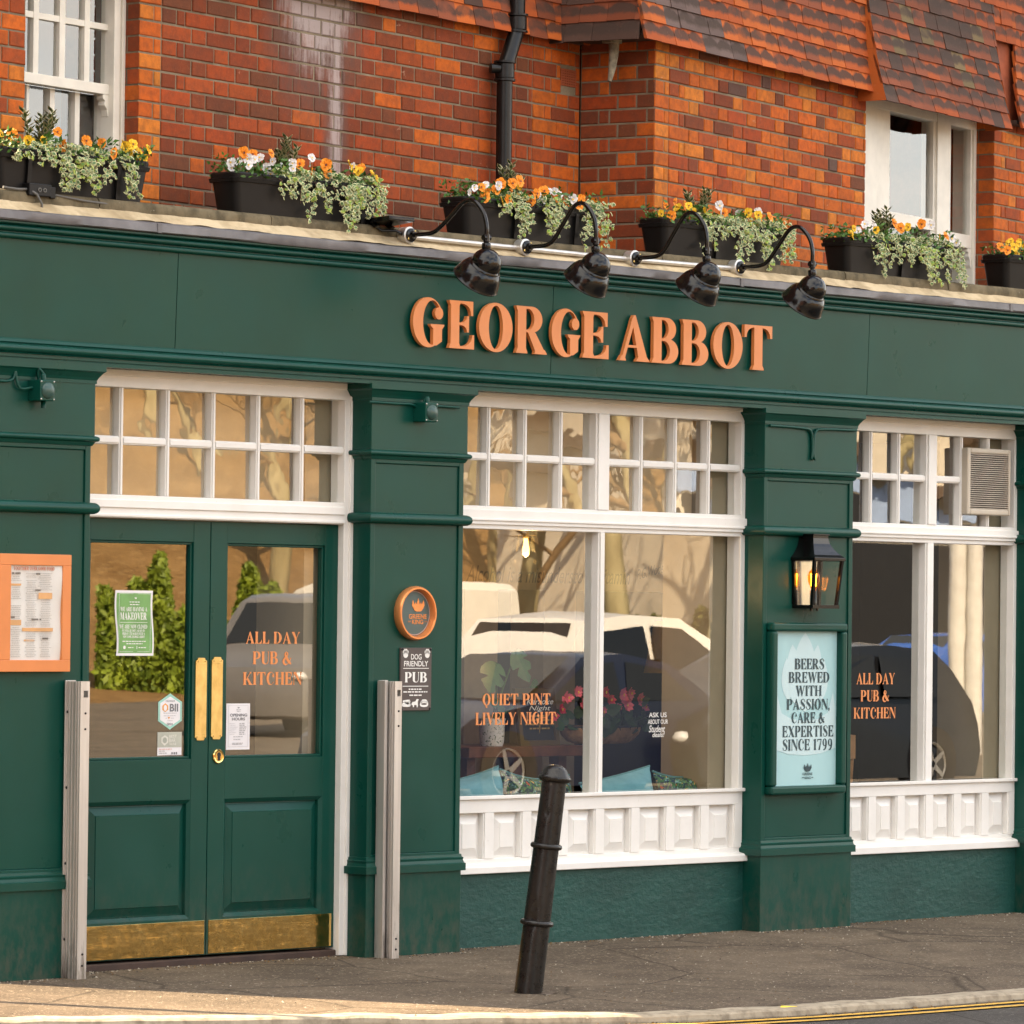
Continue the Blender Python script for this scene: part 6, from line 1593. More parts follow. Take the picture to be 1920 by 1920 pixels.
serif_text(tx, 'WE ARE HAVING A', NU(318), NU(960), NV(722), NV(620), y_); serif_text(tx, 'MAKEOVER', NU(315), NU(950), NV(922), NV(752), y_)
serif_text(tx, 'WE ARE NOW CLOSED', NU(303), NU(968), NV(1138), NV(1042), y_)
for s, a, b, ta, tb in (('WE WILL BE OPEN AGAIN ON', 362, 912, 1158, 1215), ('FRIDAY 15TH MARCH WITH A', 372, 912, 1230, 1290), ('NEW LOOK GEORGE ABBOT', 385, 910, 1305, 1362)): serif_text(tx, s, NU(a), NU(b), NV(tb), NV(ta), y_)
for a, b, z in ((525, 790, 510), (525, 790, 572), (330, 985, 1455), (370, 960, 1512), (470, 690, 1605), (750, 970, 1605)): greek(tx, NU(a), NU(b), NV(z), 0.004, y_, 0, rn, True)
flat_rect(tx, NU(310), NU(970), NV(994), NV(985), y_)
for a, b, c, d_ in ((290, 620, 305, 299), (735, 1050, 305, 299), (300, 630, 1690, 1684), (730, 1040, 1690, 1684), (285, 291, 1690, 300), (1040, 1046, 1690, 300)): flat_rect(tx, NU(a), NU(b), NV(c), NV(d_), y_)
flat(tx, ell(NU(425), NV(1590), 0.008, 0.008, n=14), y_); flat_rect(tx, NU(718), NU(732), NV(1630), NV(1555), y_); crown(tx, NU(680), NV(425), 0.012, 0.010, y_, 0)
tx.build('printing', M['ink_white'], ps)
# opening hours
t, x0, x1, z0, z1 = notice('opening_hours_sheet', 'white opening hours sheet taped low on the right door glass', 'notice', 424, 468.3, 1319, 1405.5, None, YGD)
mb = MB(); flat_rect(mb, x0, x1, z0, z1, YGD); ps = mb.build('paper_sheet', M['paper'], t)
tx = MB(); y_ = YGD-0.001; W_, H_ = x1-x0, z1-z0; NU = lambda a: x0+(a-658)/(1078-658)*W_; NV = lambda b: z1-(b-905)/(1705-905)*H_
plain_text(tx, 'OPENING', NU(722), NU(1025), NV(1132), NV(1080), y_, 0, 0.03); plain_text(tx, 'HOURS', NU(757), NU(990), NV(1200), NV(1148), y_, 0, 0.03)
for i, (s, h) in enumerate((('MONDAY', 100), ('TUESDAY', 110), ('WEDNESDAY', 150), ('THURSDAY', 125), ('FRIDAY', 85), ('SATURDAY', 120), ('SUNDAY', 95))):
    z = 1262+i*31; plain_text(tx, s, NU(715), NU(715+h), NV(z), NV(z-17), y_, 1); greek(tx, NU(890), NU(1025), NV(z), 0.005, y_, 1, rn)
for a, b, z in ((750, 985, 1488), (745, 960, 1535), (715, 1010, 1600), (735, 985, 1620), (825, 925, 1022), (825, 925, 1050)): greek(tx, NU(a), NU(b), NV(z), 0.004, y_, 1, rn, True)
for a, b, c, d_ in ((695, 1045, 1655, 1651), (695, 1045, 943, 939), (695, 699, 1655, 940), (1041, 1045, 1655, 940)): flat_rect(tx, NU(a), NU(b), NV(c), NV(d_), y_, 1)
crown(tx, NU(873), NV(988), 0.012, 0.007, y_, 0)
tx.build('printing', [M['ink'], M['ink_pale']], ps)
# hexagonal membership sticker, square award sticker
t, x0, x1, z0, z1 = notice('membership_sticker', 'hexagonal white BII membership sticker with mint border on the left door glass', 'sticker', 296.5, 341, 1300, 1368, None, YGD)
hexa = lambda e: [((x0+x1)/2, z0+e*1.2), (x1-e, z0+(z1-z0)*0.24+e*.4), (x1-e, z1-(z1-z0)*0.24-e*.4), ((x0+x1)/2, z1-e*1.2), (x0+e, z1-(z1-z0)*0.24-e*.4), (x0+e, z0+(z1-z0)*0.24+e*.4)]
mb = MB(); flat(mb, hexa(0), YGD); flat(mb, hexa(0.012), YGD-0.0008, 1); ps = mb.build('sticker_film', [M['mint'], M['paper']], t)
tx = MB(); y_ = YGD-0.0016; W_, H_ = x1-x0, z1-z0; NU = lambda a: x0+(a-208)/(790-208)*W_; NV = lambda b: z1-(b-245)/(1130-245)*H_
plain_text(tx, 'MEMBER', NU(388), NU(615), NV(455), NV(412), y_, 1); plain_text(tx, 'BII', NU(485), NU(692), NV(690), NV(500), y_, 1, 0.03); plain_text(tx, '2024', NU(415), NU(562), NV(1022), NV(965), y_, 1, 0.02)
flat(tx, [(NU(375), NV(485)), (NU(305), NV(545)), (NU(305), NV(645)), (NU(375), NV(700)), (NU(448), NV(645)), (NU(448), NV(545))], y_, 0); flat(tx, ell(NU(376), NV(600), 0.010, 0.014, n=12), y_-0.0004, 2); flat(tx, [(NU(435), NV(820)), (NU(500), NV(820)), (NU(468), NV(880))], y_, 0)
for a, b, z in ((300, 690, 735), (325, 650, 800), (385, 430, 858), (510, 600, 858), (410, 580, 920)): greek(tx, NU(a), NU(b), NV(z), 0.003, y_, 3, rn, True)
tx.build('printing', [simple('amber_print', (0.68, 0.30, 0.06), 0.5), M['ink'], M['paper'], M['ink_pale']], ps)
t, x0, x1, z0, z1 = notice('award_sticker', 'small square pale award sticker below the hexagonal sticker', 'sticker', 295, 340.5, 1372.5, 1416, None, YGD)
mb = MB(); flat_rect(mb, x0, x1, z0, z1, YGD, 1); flat_rect(mb, x0, x1, z0+(z1-z0)*0.34, z1, YGD-0.0008, 0); ps = mb.build('sticker_film', [simple('frosted_print', (0.42, 0.43, 0.36), 0.5), M['paper']], t)
tx = MB(); y_ = YGD-0.0016; W_, H_ = x1-x0, z1-z0; NU = lambda a: x0+(a-195)/(785-195)*W_; NV = lambda b: z1-(b-1180)/(1742-1180)*H_
flat(tx, [(NU(370), NV(1255)), (NU(285), NV(1310)), (NU(285), NV(1430)), (NU(365), NV(1510)), (NU(450), NV(1430)), (NU(450), NV(1310))], y_); flat(tx, ell(NU(368), NV(1380), 0.014, 0.014, n=10), y_-0.0004, 2)
for s, a, b, ta, tb in (('BEST', 475, 660, 1250, 1320), ('BAR', 475, 630, 1335, 1430), ('NONE', 485, 650, 1445, 1500)): plain_text(tx, s, NU(a), NU(b), NV(tb), NV(ta), y_, 0, 0.01)
for a, b, z, m_ in ((230, 660, 1605, 1), (230, 400, 1650, 3), (240, 520, 1700, 3)): greek(tx, NU(a), NU(b), NV(z), 0.004, y_-0.0004, m_, rn)
for a in (550, 605, 655): flat(tx, ell(NU(a), NV(1695), 0.005, 0.006, n=8), y_, 4)
tx.build('printing', [simple('cream_print', (0.66, 0.65, 0.58), 0.5), simple('pink_print', (0.70, 0.40, 0.34), 0.5), simple('frosted_print_dark', (0.36, 0.38, 0.32), 0.5), M['ink_pale'], M['ink']], ps)

# ------------------------------------------------------------------ aluminium flood-barrier rails fixed to the pilasters
def rail(xl, xr, ytop, ybot, label, slotted):
    yfr = -0.10
    x1 = AX(xr, 1400, yfr); ztop = AZ((xl+xr)/2+10, ytop, yfr); zb_ = AZ((xl+xr)/2+10, ybot, yfr)-0.01
    w_face = AX(xr, 1400, yfr)-AX(xr-17 if not slotted else xr-13, 1400, yfr)
    x0 = x1-w_face
    t = thing('barrier_rail', label, 'barrier rail', ((x0+x1)/2, -0.05, zb_), 'aluminium flood barrier rails beside the doors')
    xb0 = AX(xl, 1400, 0.0)
    mb = MB()
    prof = [(xb0, -0.006), (xb0, -0.010), (x0-0.034, -0.010), (x0-0.034, -0.012)]
    mb.box(xb0, x1-0.004, -0.012, -0.0065, zb_, ztop)                                            # back plate on the pilaster
    mb.box(x0+0.001, x0+0.006, yfr+0.003, -0.012, zb_, ztop-0.004)                               # web seen from the left
    for y in (-0.085, -0.068, -0.045, -0.026): mb.box(x0-0.003, x0+0.001, y-0.004, y+0.004, zb_, ztop-0.004)
    hole = rect(x0+w_face*0.33, ztop-0.075, x0+w_face*0.82, ztop-0.045)
    v, tri, ed = shape2d([rect(x0, zb_, x1, ztop-0.004)], [hole]); put(mb, (v, tri, ed), lambda p: p, yfr, 0.004)
    mb.box(x1-0.005, x1-0.0005, yfr+0.0045, -0.03, zb_, ztop-0.004)
    if slotted: mb.box(x0-0.030, x0-0.024, -0.060, -0.012, zb_, ztop-0.001); mb.box(x0-0.030, x0-0.012, -0.064, -0.060, zb_, ztop-0.001)
    mb.build('channel', M['alum'], t, bevel=0.0012)
    mb = MB()
    for k in range(4):
        z = ztop-0.14-k*0.335
        mb.lathe([(0.007, 0), (0.007, 0.004), (0.003, 0.006), (0, 0.006)], Matrix.Translation((xb0+0.014, -0.012, z)) @ Matrix.Rotation(R(90), 4, 'X'), 10)
    for z in (ztop-0.145, ztop-0.215, zb_+0.11, zb_+0.06): mb.lathe([(0.005, 0), (0.005, 0.003), (0, 0.004)], Matrix.Translation((x0+w_face*0.55, yfr, z)) @ Matrix.Rotation(R(90), 4, 'X'), 10)
    mb.build('fixing_bolt', M['iron'], t)
rail(118, 167, 1276, 1832, 'tall ribbed aluminium rail on the left pilaster, grimy at its foot', False)
rail(706, 752.5, 1276, 1800, 'aluminium rail with a deep slot on the pilaster right of the doors', True)

# ------------------------------------------------------------------ leaning cast-iron bollard
d = CF+CR*((990-CX)/FPX)+CU*(-(1864-CX)/FPX); bz = -0.098; bp_ = CAM+d*((bz-CAM.z)/d.z)
BOL = thing('bollard', 'dented black iron bollard leaning to the right at the pavement edge', 'bollard', bp_)
Hb = 1.0
lean = Matrix.Translation(bp_) @ Matrix.Rotation(math.atan(0.112), 4, CF.cross(Vector((0, 0, 1))).cross(Vector((0, 0, 1))).normalized() if False else Vector((CF.x, CF.y, 0)).normalized())
def bol_part(prof, name, mat=None, dent=False):
    mb = MB(); n = 48; rings = []
    for r_, h in prof:
        ring = []
        for k in range(n):
            a = 2*math.pi*k/n; rr_ = r_
            if dent:
                va = math.atan2(-CF.y, -CF.x); da = (a-(va-0.45)+math.pi) % (2*math.pi)-math.pi
                for (h0, a0, sh, sa, dep) in ((0.335, 0.0, 0.030, 0.42, 0.013), (0.385, 0.1, 0.018, 0.3, 0.007), (0.80, 0.15, 0.012, 0.2, 0.006), (0.42, -0.1, 0.012, 0.22, 0.005)):
                    rr_ -= dep*math.exp(-((h-h0)/sh)**2-((da-a0)/sa)**2)
            ring.append(lean @ Vector((rr_*math.cos(a), rr_*math.sin(a), h)))
        rings.append(ring)
    mb.rings(rings, 0, True, True); return mb.build(name, mat, BOL, angle=50)
k = MatMaker('chipped_black_iron'); n1 = k.noise(26, 6, 0.7); n2 = k.noise(9, 5, 0.6, (1, 1, 0.4))
c = k.ramp(n2, 0.3, 0.7, (0.006, 0.0055, 0.0052), (0.016, 0.014, 0.0125)); c = k.mix(k.math('MULTIPLY', k.ramp(n1, 0.66, 0.72), 0.6), c, (0.16, 0.13, 0.10)); k.base(c); k.set(Roughness=k.ramp(n1, 0.3, 0.7, (0.20,)*3, (0.42,)*3), Specular=0.4); k.bump(n1, 0.12, 0.006)
M['bol'] = k.mat
body = [(0.0625, -0.05)]+[(0.0625-0.0085*h_/0.96, h_) for h_ in [i*0.012 for i in range(0, 81)]]
bol_part(body, 'post', M['bol'], True)
def tor(h, R_, r_): return [(R_-r_*1.2, h-r_)]+[(R_+r_*math.cos(R(a)), h+r_*math.sin(R(a))) for a in range(-80, 81, 16)]+[(R_-r_*1.2, h+r_)]
bol_part(tor(0.315, 0.062, 0.0125), 'collar_ring', M['bol']); bol_part(tor(0.655, 0.058, 0.0125), 'collar_ring', M['bol'])
bol_part([(0.05, 0.938), (0.064, 0.940), (0.072, 0.950), (0.073, 0.960), (0.066, 0.970), (0.058, 0.978), (0.053, 0.990), (0.042, 1.004), (0.025, 1.013), (0.0, 1.016)], 'domed_cap', M['bol'])
mb = MB(); rn = random.Random(8)
for k_ in range(26):
    a = k_*0.242; r_ = 0.085+rn.uniform(-.02, .03); mb.add([(bp_.x+(r_+dx)*math.cos(a+da), bp_.y+(r_+dx)*math.sin(a+da), bp_.z-0.006+rn.uniform(0.004, 0.018)) for dx, da in ((-.03, -.12), (.03, -.12), (.03, .12), (-.03, .12))], [(0, 1, 2, 3)])
mb.build('broken_footing', simple('rubble', (0.10, 0.075, 0.055), 0.9, var=0.5, vscale=40), BOL)

# litter at the kerb
q = A(1478, 1899, 0.0); d = CF+CR*((1472-CX)/FPX)+CU*(-(1900-CX)/FPX); lp = CAM+d*((-0.14-CAM.z)/d.z)
mb = MB(); mb.add([(lp.x-0.05, lp.y+0.02, -0.138), (lp.x+0.0, lp.y-0.03, -0.136), (lp.x+0.06, lp.y-0.05, -0.137), (lp.x+0.07, lp.y-0.01, -0.112), (lp.x+0.0, lp.y+0.02, -0.108)], [(0, 1, 4), (1, 2, 3, 4)])
tag(mb.build('wrapper', simple('yellow_wrapper', (0.75, 0.55, 0.02), 0.4), origin=lp), 'crumpled yellow wrapper lying in the gutter by the kerb', 'litter')

# ------------------------------------------------------------------ extractor fan in the far window
ex0, ex1 = AX(1812, 905, 0.10), AX(1893, 905, 0.10); ez0, ez1 = AZ(1850, 966, 0.10), AZ(1850, 841, 0.10)
FANX = thing('extractor_fan', 'cream louvred extractor fan set in the top right window panes', 'extractor fan', ((ex0+ex1)/2, YG, ez0))
mb = MB(); w = 0.030
mb.box(ex0, ex0+w, 0.09, YG+0.03, ez0, ez1); mb.box(ex1-w*.6, ex1, 0.09, YG+0.03, ez0, ez1); mb.box(ex0+w, ex1-w*.6, 0.0905, YG+0.03, ez0, ez0+w*1.1); mb.box(ex0+w, ex1-w*.6, 0.0905, YG+0.03, ez1-w, ez1)
mb.build('fan_casing', simple('cream_plastic', (0.50, 0.44, 0.35), 0.45, var=0.05), FANX, bevel=0.010, seg=3)
mb = MB(); nl = 27
for i in range(nl):
    z = ez0+w*1.2+(ez1-ez0-w*2.3)*i/(nl-1); mb.prism_x([(0.094, z-0.0035), (0.108, z+0.002), (0.108, z+0.0045), (0.094, z+0.0005)], ex0+w*0.8, ex1-w*.4)
mb.build('louvre', simple('cream_louvre', (0.42, 0.36, 0.29), 0.45), FANX)
mb = MB(); mb.box(ex0+w*.8, ex1-w*.4, 0.125, 0.14, ez0+w, ez1-w); mb.build('fan_back', M['room_dark'], FANX)

# ------------------------------------------------------------------ inside the window: counter, plants, frame, cushions, lamps
YS = 1.05
sx0, sx1 = AX(872, 1400, YS), 5.0; sz = AZ(1000, 1399, YS)
SH = thing('window_counter', 'dark wooden counter top inside the large window', 'counter', ((sx0+sx1)/2, YS, -0.03))
mb = MB(); mb.box(sx0, sx1, YS-0.03, YS+0.45, sz-0.055, sz); mb.build('counter_top', M['wood'], SH, bevel=0.004)
mb = MB()
for x in (sx0+0.1, (sx0+sx1)/2, sx1-0.1): mb.box(x-0.03, x+0.03, YS+0.05, YS+0.12, -0.03, sz-0.055)
mb.build('leg', M['wood'], SH)
# potted monstera
q = A(922, 1391, YS+0.1); rn = random.Random(31)
PP = thing('potted_plant', 'monstera in a leaf patterned white pot on the counter', 'potted plant', (q.x, YS+0.1, sz))
mb = MB(); mb.lathe([(0.0, sz+0.001), (0.058, sz+0.001), (0.064, sz+0.02), (0.070, sz+0.13), (0.072, sz+0.145), (0.066, sz+0.145), (0.062, sz+0.12), (0, sz+0.12)], Matrix.Translation((q.x, YS+0.1, 0)), 28)
k = MatMaker('leaf_patterned_pot'); w_ = k.ramp(k.noise(34, 3, 0.5, (1, 1, 1), 2.5), 0.56, 0.62); k.base(k.mix(w_, (0.70, 0.70, 0.70), (0.05, 0.12, 0.07))); k.set(Roughness=0.3)
mb.build('pot', k.mat, PP, angle=40)
def big_leaf(mb, base, tip, w, cut, nrm):
    ax = tip-base; L = ax.length; u = ax/L; s = u.cross(nrm).normalized(); pts = []
    prof = [(0, 0.0), (-0.06, 0.35), (0.05, 0.72), (0.25, 1.0), (0.45, 0.98), (0.65, 0.8), (0.85, 0.42), (1.0, 0.0)]
    for side in (1, -1):
        for i in range(len(prof)-1):
            (t0, w0), (t1, w1) = prof[i], prof[i+1]
            if cut and side*(-1)**i > 0 and 2 < i < 6: w0 *= 0.35
            mb.add([base+u*(t0*L), base+u*(t1*L), base+u*(t1*L)+s*side*w*w1+nrm*(-0.15*w*w1), base+u*(t0*L)+s*side*w*w0+nrm*(-0.15*w*w0)], [(0, 1, 2, 3)])
mb = MB()
for (px, py, px2_, py2, w, dy) in ((930, 1245, 918, 1300, 0.075, 0.0), (968, 1222, 993, 1280, 0.06, -0.05), (945, 1330, 905, 1300, 0.03, -0.05), (1005, 1275, 1000, 1300, 0.02, 0.05)):
    b_, t_ = A(px, py, YS+0.1+dy), A(px2_, py2, YS+0.06+dy); big_leaf(mb, b_, t_, w, True, Vector((-0.35, -0.9, 0.3)).normalized())
    mb.tube([(q.x, YS+0.1, sz+0.12), ((q.x+b_.x)/2+0.02, YS+0.1, (sz+0.12+b_.z)/2), b_], 0.005, 6)
mb.build('leaves', simple('monstera_leaf', (0.022, 0.075, 0.012), 0.3, var=0.4, vscale=18), PP)
# framed notice
fz0, fz1 = sz, AZ(1003, 1290, YS+0.1); fx0, fx1 = AX(962, 1340, YS+0.1), AX(1036, 1340, YS+0.1)
FN = thing('framed_notice', 'gilt framed dark notice leaning on the counter behind the orange lettering', 'picture frame', ((fx0+fx1)/2, YS+0.1, sz))
mb = MB(); ln = 0.05
def lp_(x, z, o=0.0): return (x, YS+0.06+(z-fz0)/(fz1-fz0)*ln-o, z)
def lbox(a, b, c, d_, o0, o1, m=0): mb.add([lp_(x, z, o) for x in (a, b) for z in (c, d_) for o in (o0, o1)], [(0,1,3,2),(4,6,7,5),(0,4,5,1),(2,3,7,6),(0,2,6,4),(1,5,7,3)], m)
w = 0.028
lbox(fx0, fx0+w, fz0, fz1, 0, 0.02); lbox(fx1-w, fx1, fz0, fz1, 0, 0.02); lbox(fx0+w, fx1-w, fz0, fz0+w, 0, 0.02); lbox(fx0+w, fx1-w, fz1-w, fz1, 0, 0.02)
mb.build('frame', simple('gilt_frame', (0.16, 0.11, 0.04), 0.35, 0.6, var=0.2), FN)
mb = MB(); lbox(fx0+w, fx1-w, fz0+w, fz1-w, 0, 0.006); bd = mb.build('printed_sheet', simple('dark_print', (0.012, 0.012, 0.012), 0.5), FN)
tx = MB(); yn = YS+0.05
plain_text(tx, 'Karaoke', fx0+0.05, fx1-0.05, fz1-0.085, fz1-0.055, yn, 0, 0.0, 0.3); plain_text(tx, 'Night', fx0+0.07, fx1-0.07, fz1-0.125, fz1-0.092, yn, 0, 0.0, 0.3)
for i in range(4): greek(tx, fx0+0.04, fx1-0.04, fz1-0.15-0.022*i, 0.008, yn, 1, rn, True)
flat(tx, ell((fx0+fx1)/2, fz0+0.13, 0.020, 0.026, n=14), yn, 1); flat(tx, [((fx0+fx1)/2-0.008, fz0+0.11), ((fx0+fx1)/2, fz0+0.06), ((fx0+fx1)/2+0.008, fz0+0.11)], yn, 1)
tx.build('printing', [M['ink_white'], simple('gold_print', (0.35, 0.22, 0.06), 0.4)], bd)
# basket of pink flowers
q = A(1130, 1400, YS+0.12); BS = thing('flower_basket', 'woven basket of pink begonias with dark green leaves on the counter', 'flower basket', (q.x, YS+0.14, sz))
bw_ = (AX(1203, 1370, YS+0.12)-AX(1060, 1370, YS+0.12))/2; zt_ = AZ(1130, 1362, YS+0.12)
mb = MB(); rg = []
for f, k_ in ((0, 0.62), (0.15, 0.78), (0.5, 0.92), (1.0, 1.0)): rg.append([(q.x+bw_*k_*math.cos(R(a)), YS+0.14+0.13*k_*math.sin(R(a)), sz+0.002+f*(zt_-sz)) for a in range(0, 360, 12)])
mb.rings(rg, 0, True, True); k = MatMaker('basket_lining'); k.base(k.ramp(k.noise(16, 4), 0.35, 0.65, (0.26, 0.11, 0.035), (0.60, 0.33, 0.13))); k.set(Roughness=0.7); k.bump(k.noise(70, 3), 0.5, 0.006)
mb.build('basket_body', k.mat, BS, angle=60)
mb = MB()
mb.tube([(q.x+bw_*math.cos(R(a)), YS+0.14+0.13*math.sin(R(a)), zt_) for a in range(0, 361, 15)], 0.005, 6)
for a in range(200, 345, 18): mb.tube([(q.x+bw_*1.01*math.cos(R(a)), YS+0.14+0.132*math.sin(R(a)), zt_), (q.x+bw_*.80*math.cos(R(a+12)), YS+0.14+0.104*math.sin(R(a+12)), sz+0.03)], 0.003, 5)
mb.build('wire_rim', M['iron'], BS)
mb = MB()
for _ in range(60):
    c = Vector((q.x+rn.gauss(0, bw_*.55), YS+0.1+rn.gauss(0, .06), zt_+abs(rn.gauss(0, .05)))); d = Vector((rn.gauss(0, 1), -0.3+rn.gauss(0, .6), rn.gauss(0.1, .6))).normalized()
    big_leaf(mb, c, c+d*rn.uniform(.06, .11), rn.uniform(.03, .05), False, Vector((rn.gauss(0, .3), -0.8, .6)).normalized())
mb.build('leaves', simple('begonia_leaf', (0.025, 0.07, 0.018), 0.4, var=0.4), BS)
pk = [simple('pink_petal', (0.85, 0.17, 0.25), 0.6, var=0.15), simple('crimson_petal', (0.62, 0.03, 0.07), 0.6, var=0.15)]
for (px, py, s, m_) in ((1062, 1308, .05, 0), (1080, 1298, .05, 0), (1092, 1320, .045, 0), (1050, 1330, .04, 1), (1038, 1342, .035, 1), (1132, 1298, .04, 1), (1142, 1312, .045, 1), (1165, 1303, .05, 0), (1180, 1300, .05, 0), (1172, 1322, .05, 0), (1198, 1312, .045, 0), (1207, 1325, .035, 0), (1128, 1335, .04, 0), (1158, 1325, .03, 0)):
    c = A(px, py, YS+0.04); mb = MB()
    for p_ in range(9):
        a = p_*0.7; d = Vector((math.cos(a), -0.5+rn.gauss(0, .2), math.sin(a))).normalized(); e_ = d.cross(Vector((0, -1, 0))).normalized(); L = s*rn.uniform(.6, 1.0)
        mb.add([c, c+d*L*.6+e_*L*.42, c+d*L+Vector((0, -.006, 0)), c+d*L*.6-e_*L*.42], [(0, 1, 2, 3)], 0)
    mb.add([c+Vector((.006*math.cos(a*.8), -.02, .008*math.sin(a*.8))) for a in range(8)], [tuple(range(8))], 1)
    mb.build('blossom', [pk[m_], M['petal_yellow']], BS)
# cushions along the window seat
mb = MB(); mb.box(2.87, 5.05, 0.26, 0.66, -0.03, 0.52); st = mb.build('bench', M['wood'], origin=(4, 0.45, -0.03), bevel=0.01); tag(st, 'dark bench built in under the large window, cushions standing on it', 'bench')
def cushion(pxa, pxb, pyt, label, mat, seed, tiltz, sag):
    y = 0.34; x0, x1 = AX(pxa, 1480, y), AX(pxb, 1480, y); zt2 = AZ((pxa+pxb)/2, pyt, y); z0 = 0.52
    t = thing('cushion', label, 'cushion', ((x0+x1)/2, y, z0), 'cushions on the window seat')
    mb = MB(); n = 14; front, back = [], []
    for side in (-1, 1):
        vs = []
        for j in range(n+1):
            for i in range(n+1):
                u, v_ = i/n*2-1, j/n*2-1
                th = 0.085*max(0.0, (1-u**4)*(1-v_**4))**0.6
                corner = 1+0.05*(abs(u)*abs(v_))**2; pull = 1-sag*(1-u*u)*(1 if v_ > 0 else 0)*v_
                x = (x0+x1)/2+u*(x1-x0)/2*corner*(1-0.05*(1-v_*v_)); z = z0+(zt2-z0)*(0.5+0.5*v_*pull)+tiltz*u*(0.5+0.5*v_)
                vs.append((x, y+side*th+0.06*(0.5+0.5*v_)+0.004*math.sin(u*9+seed)*math.cos(v_*7), z))
        mb.add(vs, [(j*(n+1)+i, j*(n+1)+i+1, (j+1)*(n+1)+i+1, (j+1)*(n+1)+i) if side < 0 else (j*(n+1)+i, (j+1)*(n+1)+i, (j+1)*(n+1)+i+1, j*(n+1)+i+1) for j in range(n) for i in range(n)], 0, True)
    mb.build('cover', mat, t)
    mb = MB(); pts = []
    for (u, v_) in [(-1+2*k_/12, 1) for k_ in range(13)]:
        pull = 1-sag*(1-u*u)*v_; pts.append(((x0+x1)/2+u*(x1-x0)/2*(1+0.05*abs(u)**2), y+0.06, z0+(zt2-z0)*(0.5+0.5*v_*pull)+tiltz*u))
    mb.tube(pts, 0.006, 6); mb.build('piping', M['cush_pipe'], t)
M['cush_pipe'] = simple('teal_piping', (0.10, 0.24, 0.25), 0.7)
k = MatMaker('teal_velvet'); k.base(k.ramp(k.noise(9, 4), 0.3, 0.7, (0.12, 0.31, 0.37), (0.19, 0.42, 0.49))); k.set(Roughness=0.8); k.bump(k.noise(14, 4), 0.3, 0.02); teal = k.mat
def floral(seed):
    k = MatMaker('floral_fabric'); a = k.noise(26, 3, 0.5, (1, 1, 1), 2.2); b = k.noise(38, 2, 0.5, (1, 1, 1), 1.6); c_ = k.noise(17, 3, 0.5, (1, 1, 1), 3.0)
    c = k.mix(k.ramp(a, 0.50, 0.53), (0.012, 0.035, 0.06), (0.07, 0.17, 0.06)); c = k.mix(k.ramp(b, 0.60, 0.63), c, (0.20, 0.38, 0.36)); c = k.mix(k.ramp(c_, 0.63, 0.66), c, (0.62, 0.36, 0.12)); c = k.mix(k.ramp(k.noise(21, 2, 0.5, (1.3, 1, 1), 1.0), 0.70, 0.73), c, (0.50, 0.08, 0.03))
    k.base(c); k.set(Roughness=0.8); return k.mat
flo = floral(1)
cushion(845, 948, 1452, 'plain teal cushion at the left end of the window seat', teal, 1, 0.035, 0.10)
cushion(955, 1080, 1448, 'floral cushion half hidden behind the leaning bollard', flo, 2, -0.02, 0.28)
cushion(1105, 1231, 1453, 'plain teal cushion standing right of the window mullion', teal, 3, 0.04, 0.08)
cushion(1242, 1344, 1445, 'floral cushion at the right end of the window seat', flo, 4, 0.0, 0.30)
# pendant lamp and mustard shade
YP = 0.8; c = A(986, 1030, YP)
ld = bpy.data.lights.new('pendant_light', 'POINT'); ld.energy = 2.2; ld.color = (1.0, 0.62, 0.28); ld.shadow_soft_size = 0.03
PL = thing('pendant_lamp', 'clear glass pendant with a glowing amber bulb inside the large window', 'pendant lamp', (c.x, YP, c.z+0.12))
zt2, zm2, zb2 = AZ(986, 1004, YP), AZ(986, 1050, YP), AZ(986, 1076, YP)
mb = MB(); mb.lathe([(0.055, zt2), (0.082, zm2), (0.064, zb2)], Matrix.Translation((c.x, YP, 0)), 8, smooth=False); mb.build('glass_shade', M['clear_glass'], PL)
mb = MB(); mb.tube([(c.x, YP, 2.78), (c.x, YP, zt2+0.01)], 0.004, 6); mb.lathe([(0.0, zt2+0.03), (0.016, zt2+0.03), (0.018, zt2-0.015), (0.0, zt2-0.015)], Matrix.Translation((c.x, YP, 0)), 14); mb.lathe([(0.03, zt2+0.004), (0.056, zt2)], Matrix.Translation((c.x, YP, 0)), 16); mb.build('lamp_holder', M['brass_worn'], PL)
mb = MB(); b0 = zt2-0.015; mb.lathe([(0.010, b0), (0.012, b0-0.02), (0.019, b0-0.06), (0.017, b0-0.085), (0.0, b0-0.10)], Matrix.Translation((c.x, YP, 0)), 14); mb.build('bulb', M['bulb_soft'], PL)
mb = MB(); mb.tube([(c.x, YP, b0-0.02), (c.x, YP, b0-0.085)], 0.006, 6); mb.build('filament', M['bulb'], PL)
lo = bpy.data.objects.new('pendant_light', ld); COL.objects.link(lo); lo.parent = PL; lo.location = Vector((c.x, YP, zb2-0.05))-WORLD_AT[PL.name]
YP = 1.3; c = A(1262, 1200, YP); a0, a1 = AZ(1262, 1262, YP), AZ(1262, 1165, YP)
LS = thing('fabric_lamp', 'mustard fabric lampshade hanging in the bar behind the right pane', 'lamp', (c.x, YP, a1))
mb = MB(); mb.lathe([(0.105, a1), (0.16, a0), (0.156, a0), (0.10, a1)], Matrix.Translation((c.x, YP, 0)), 28); mb.build('lamp_shade', simple('mustard_fabric', (0.42, 0.27, 0.05), 0.8), LS)
mb = MB(); mb.tube([(c.x, YP, a1-0.02), (c.x, YP, 2.78)], 0.004, 6); mb.build('flex', M['iron'], LS)
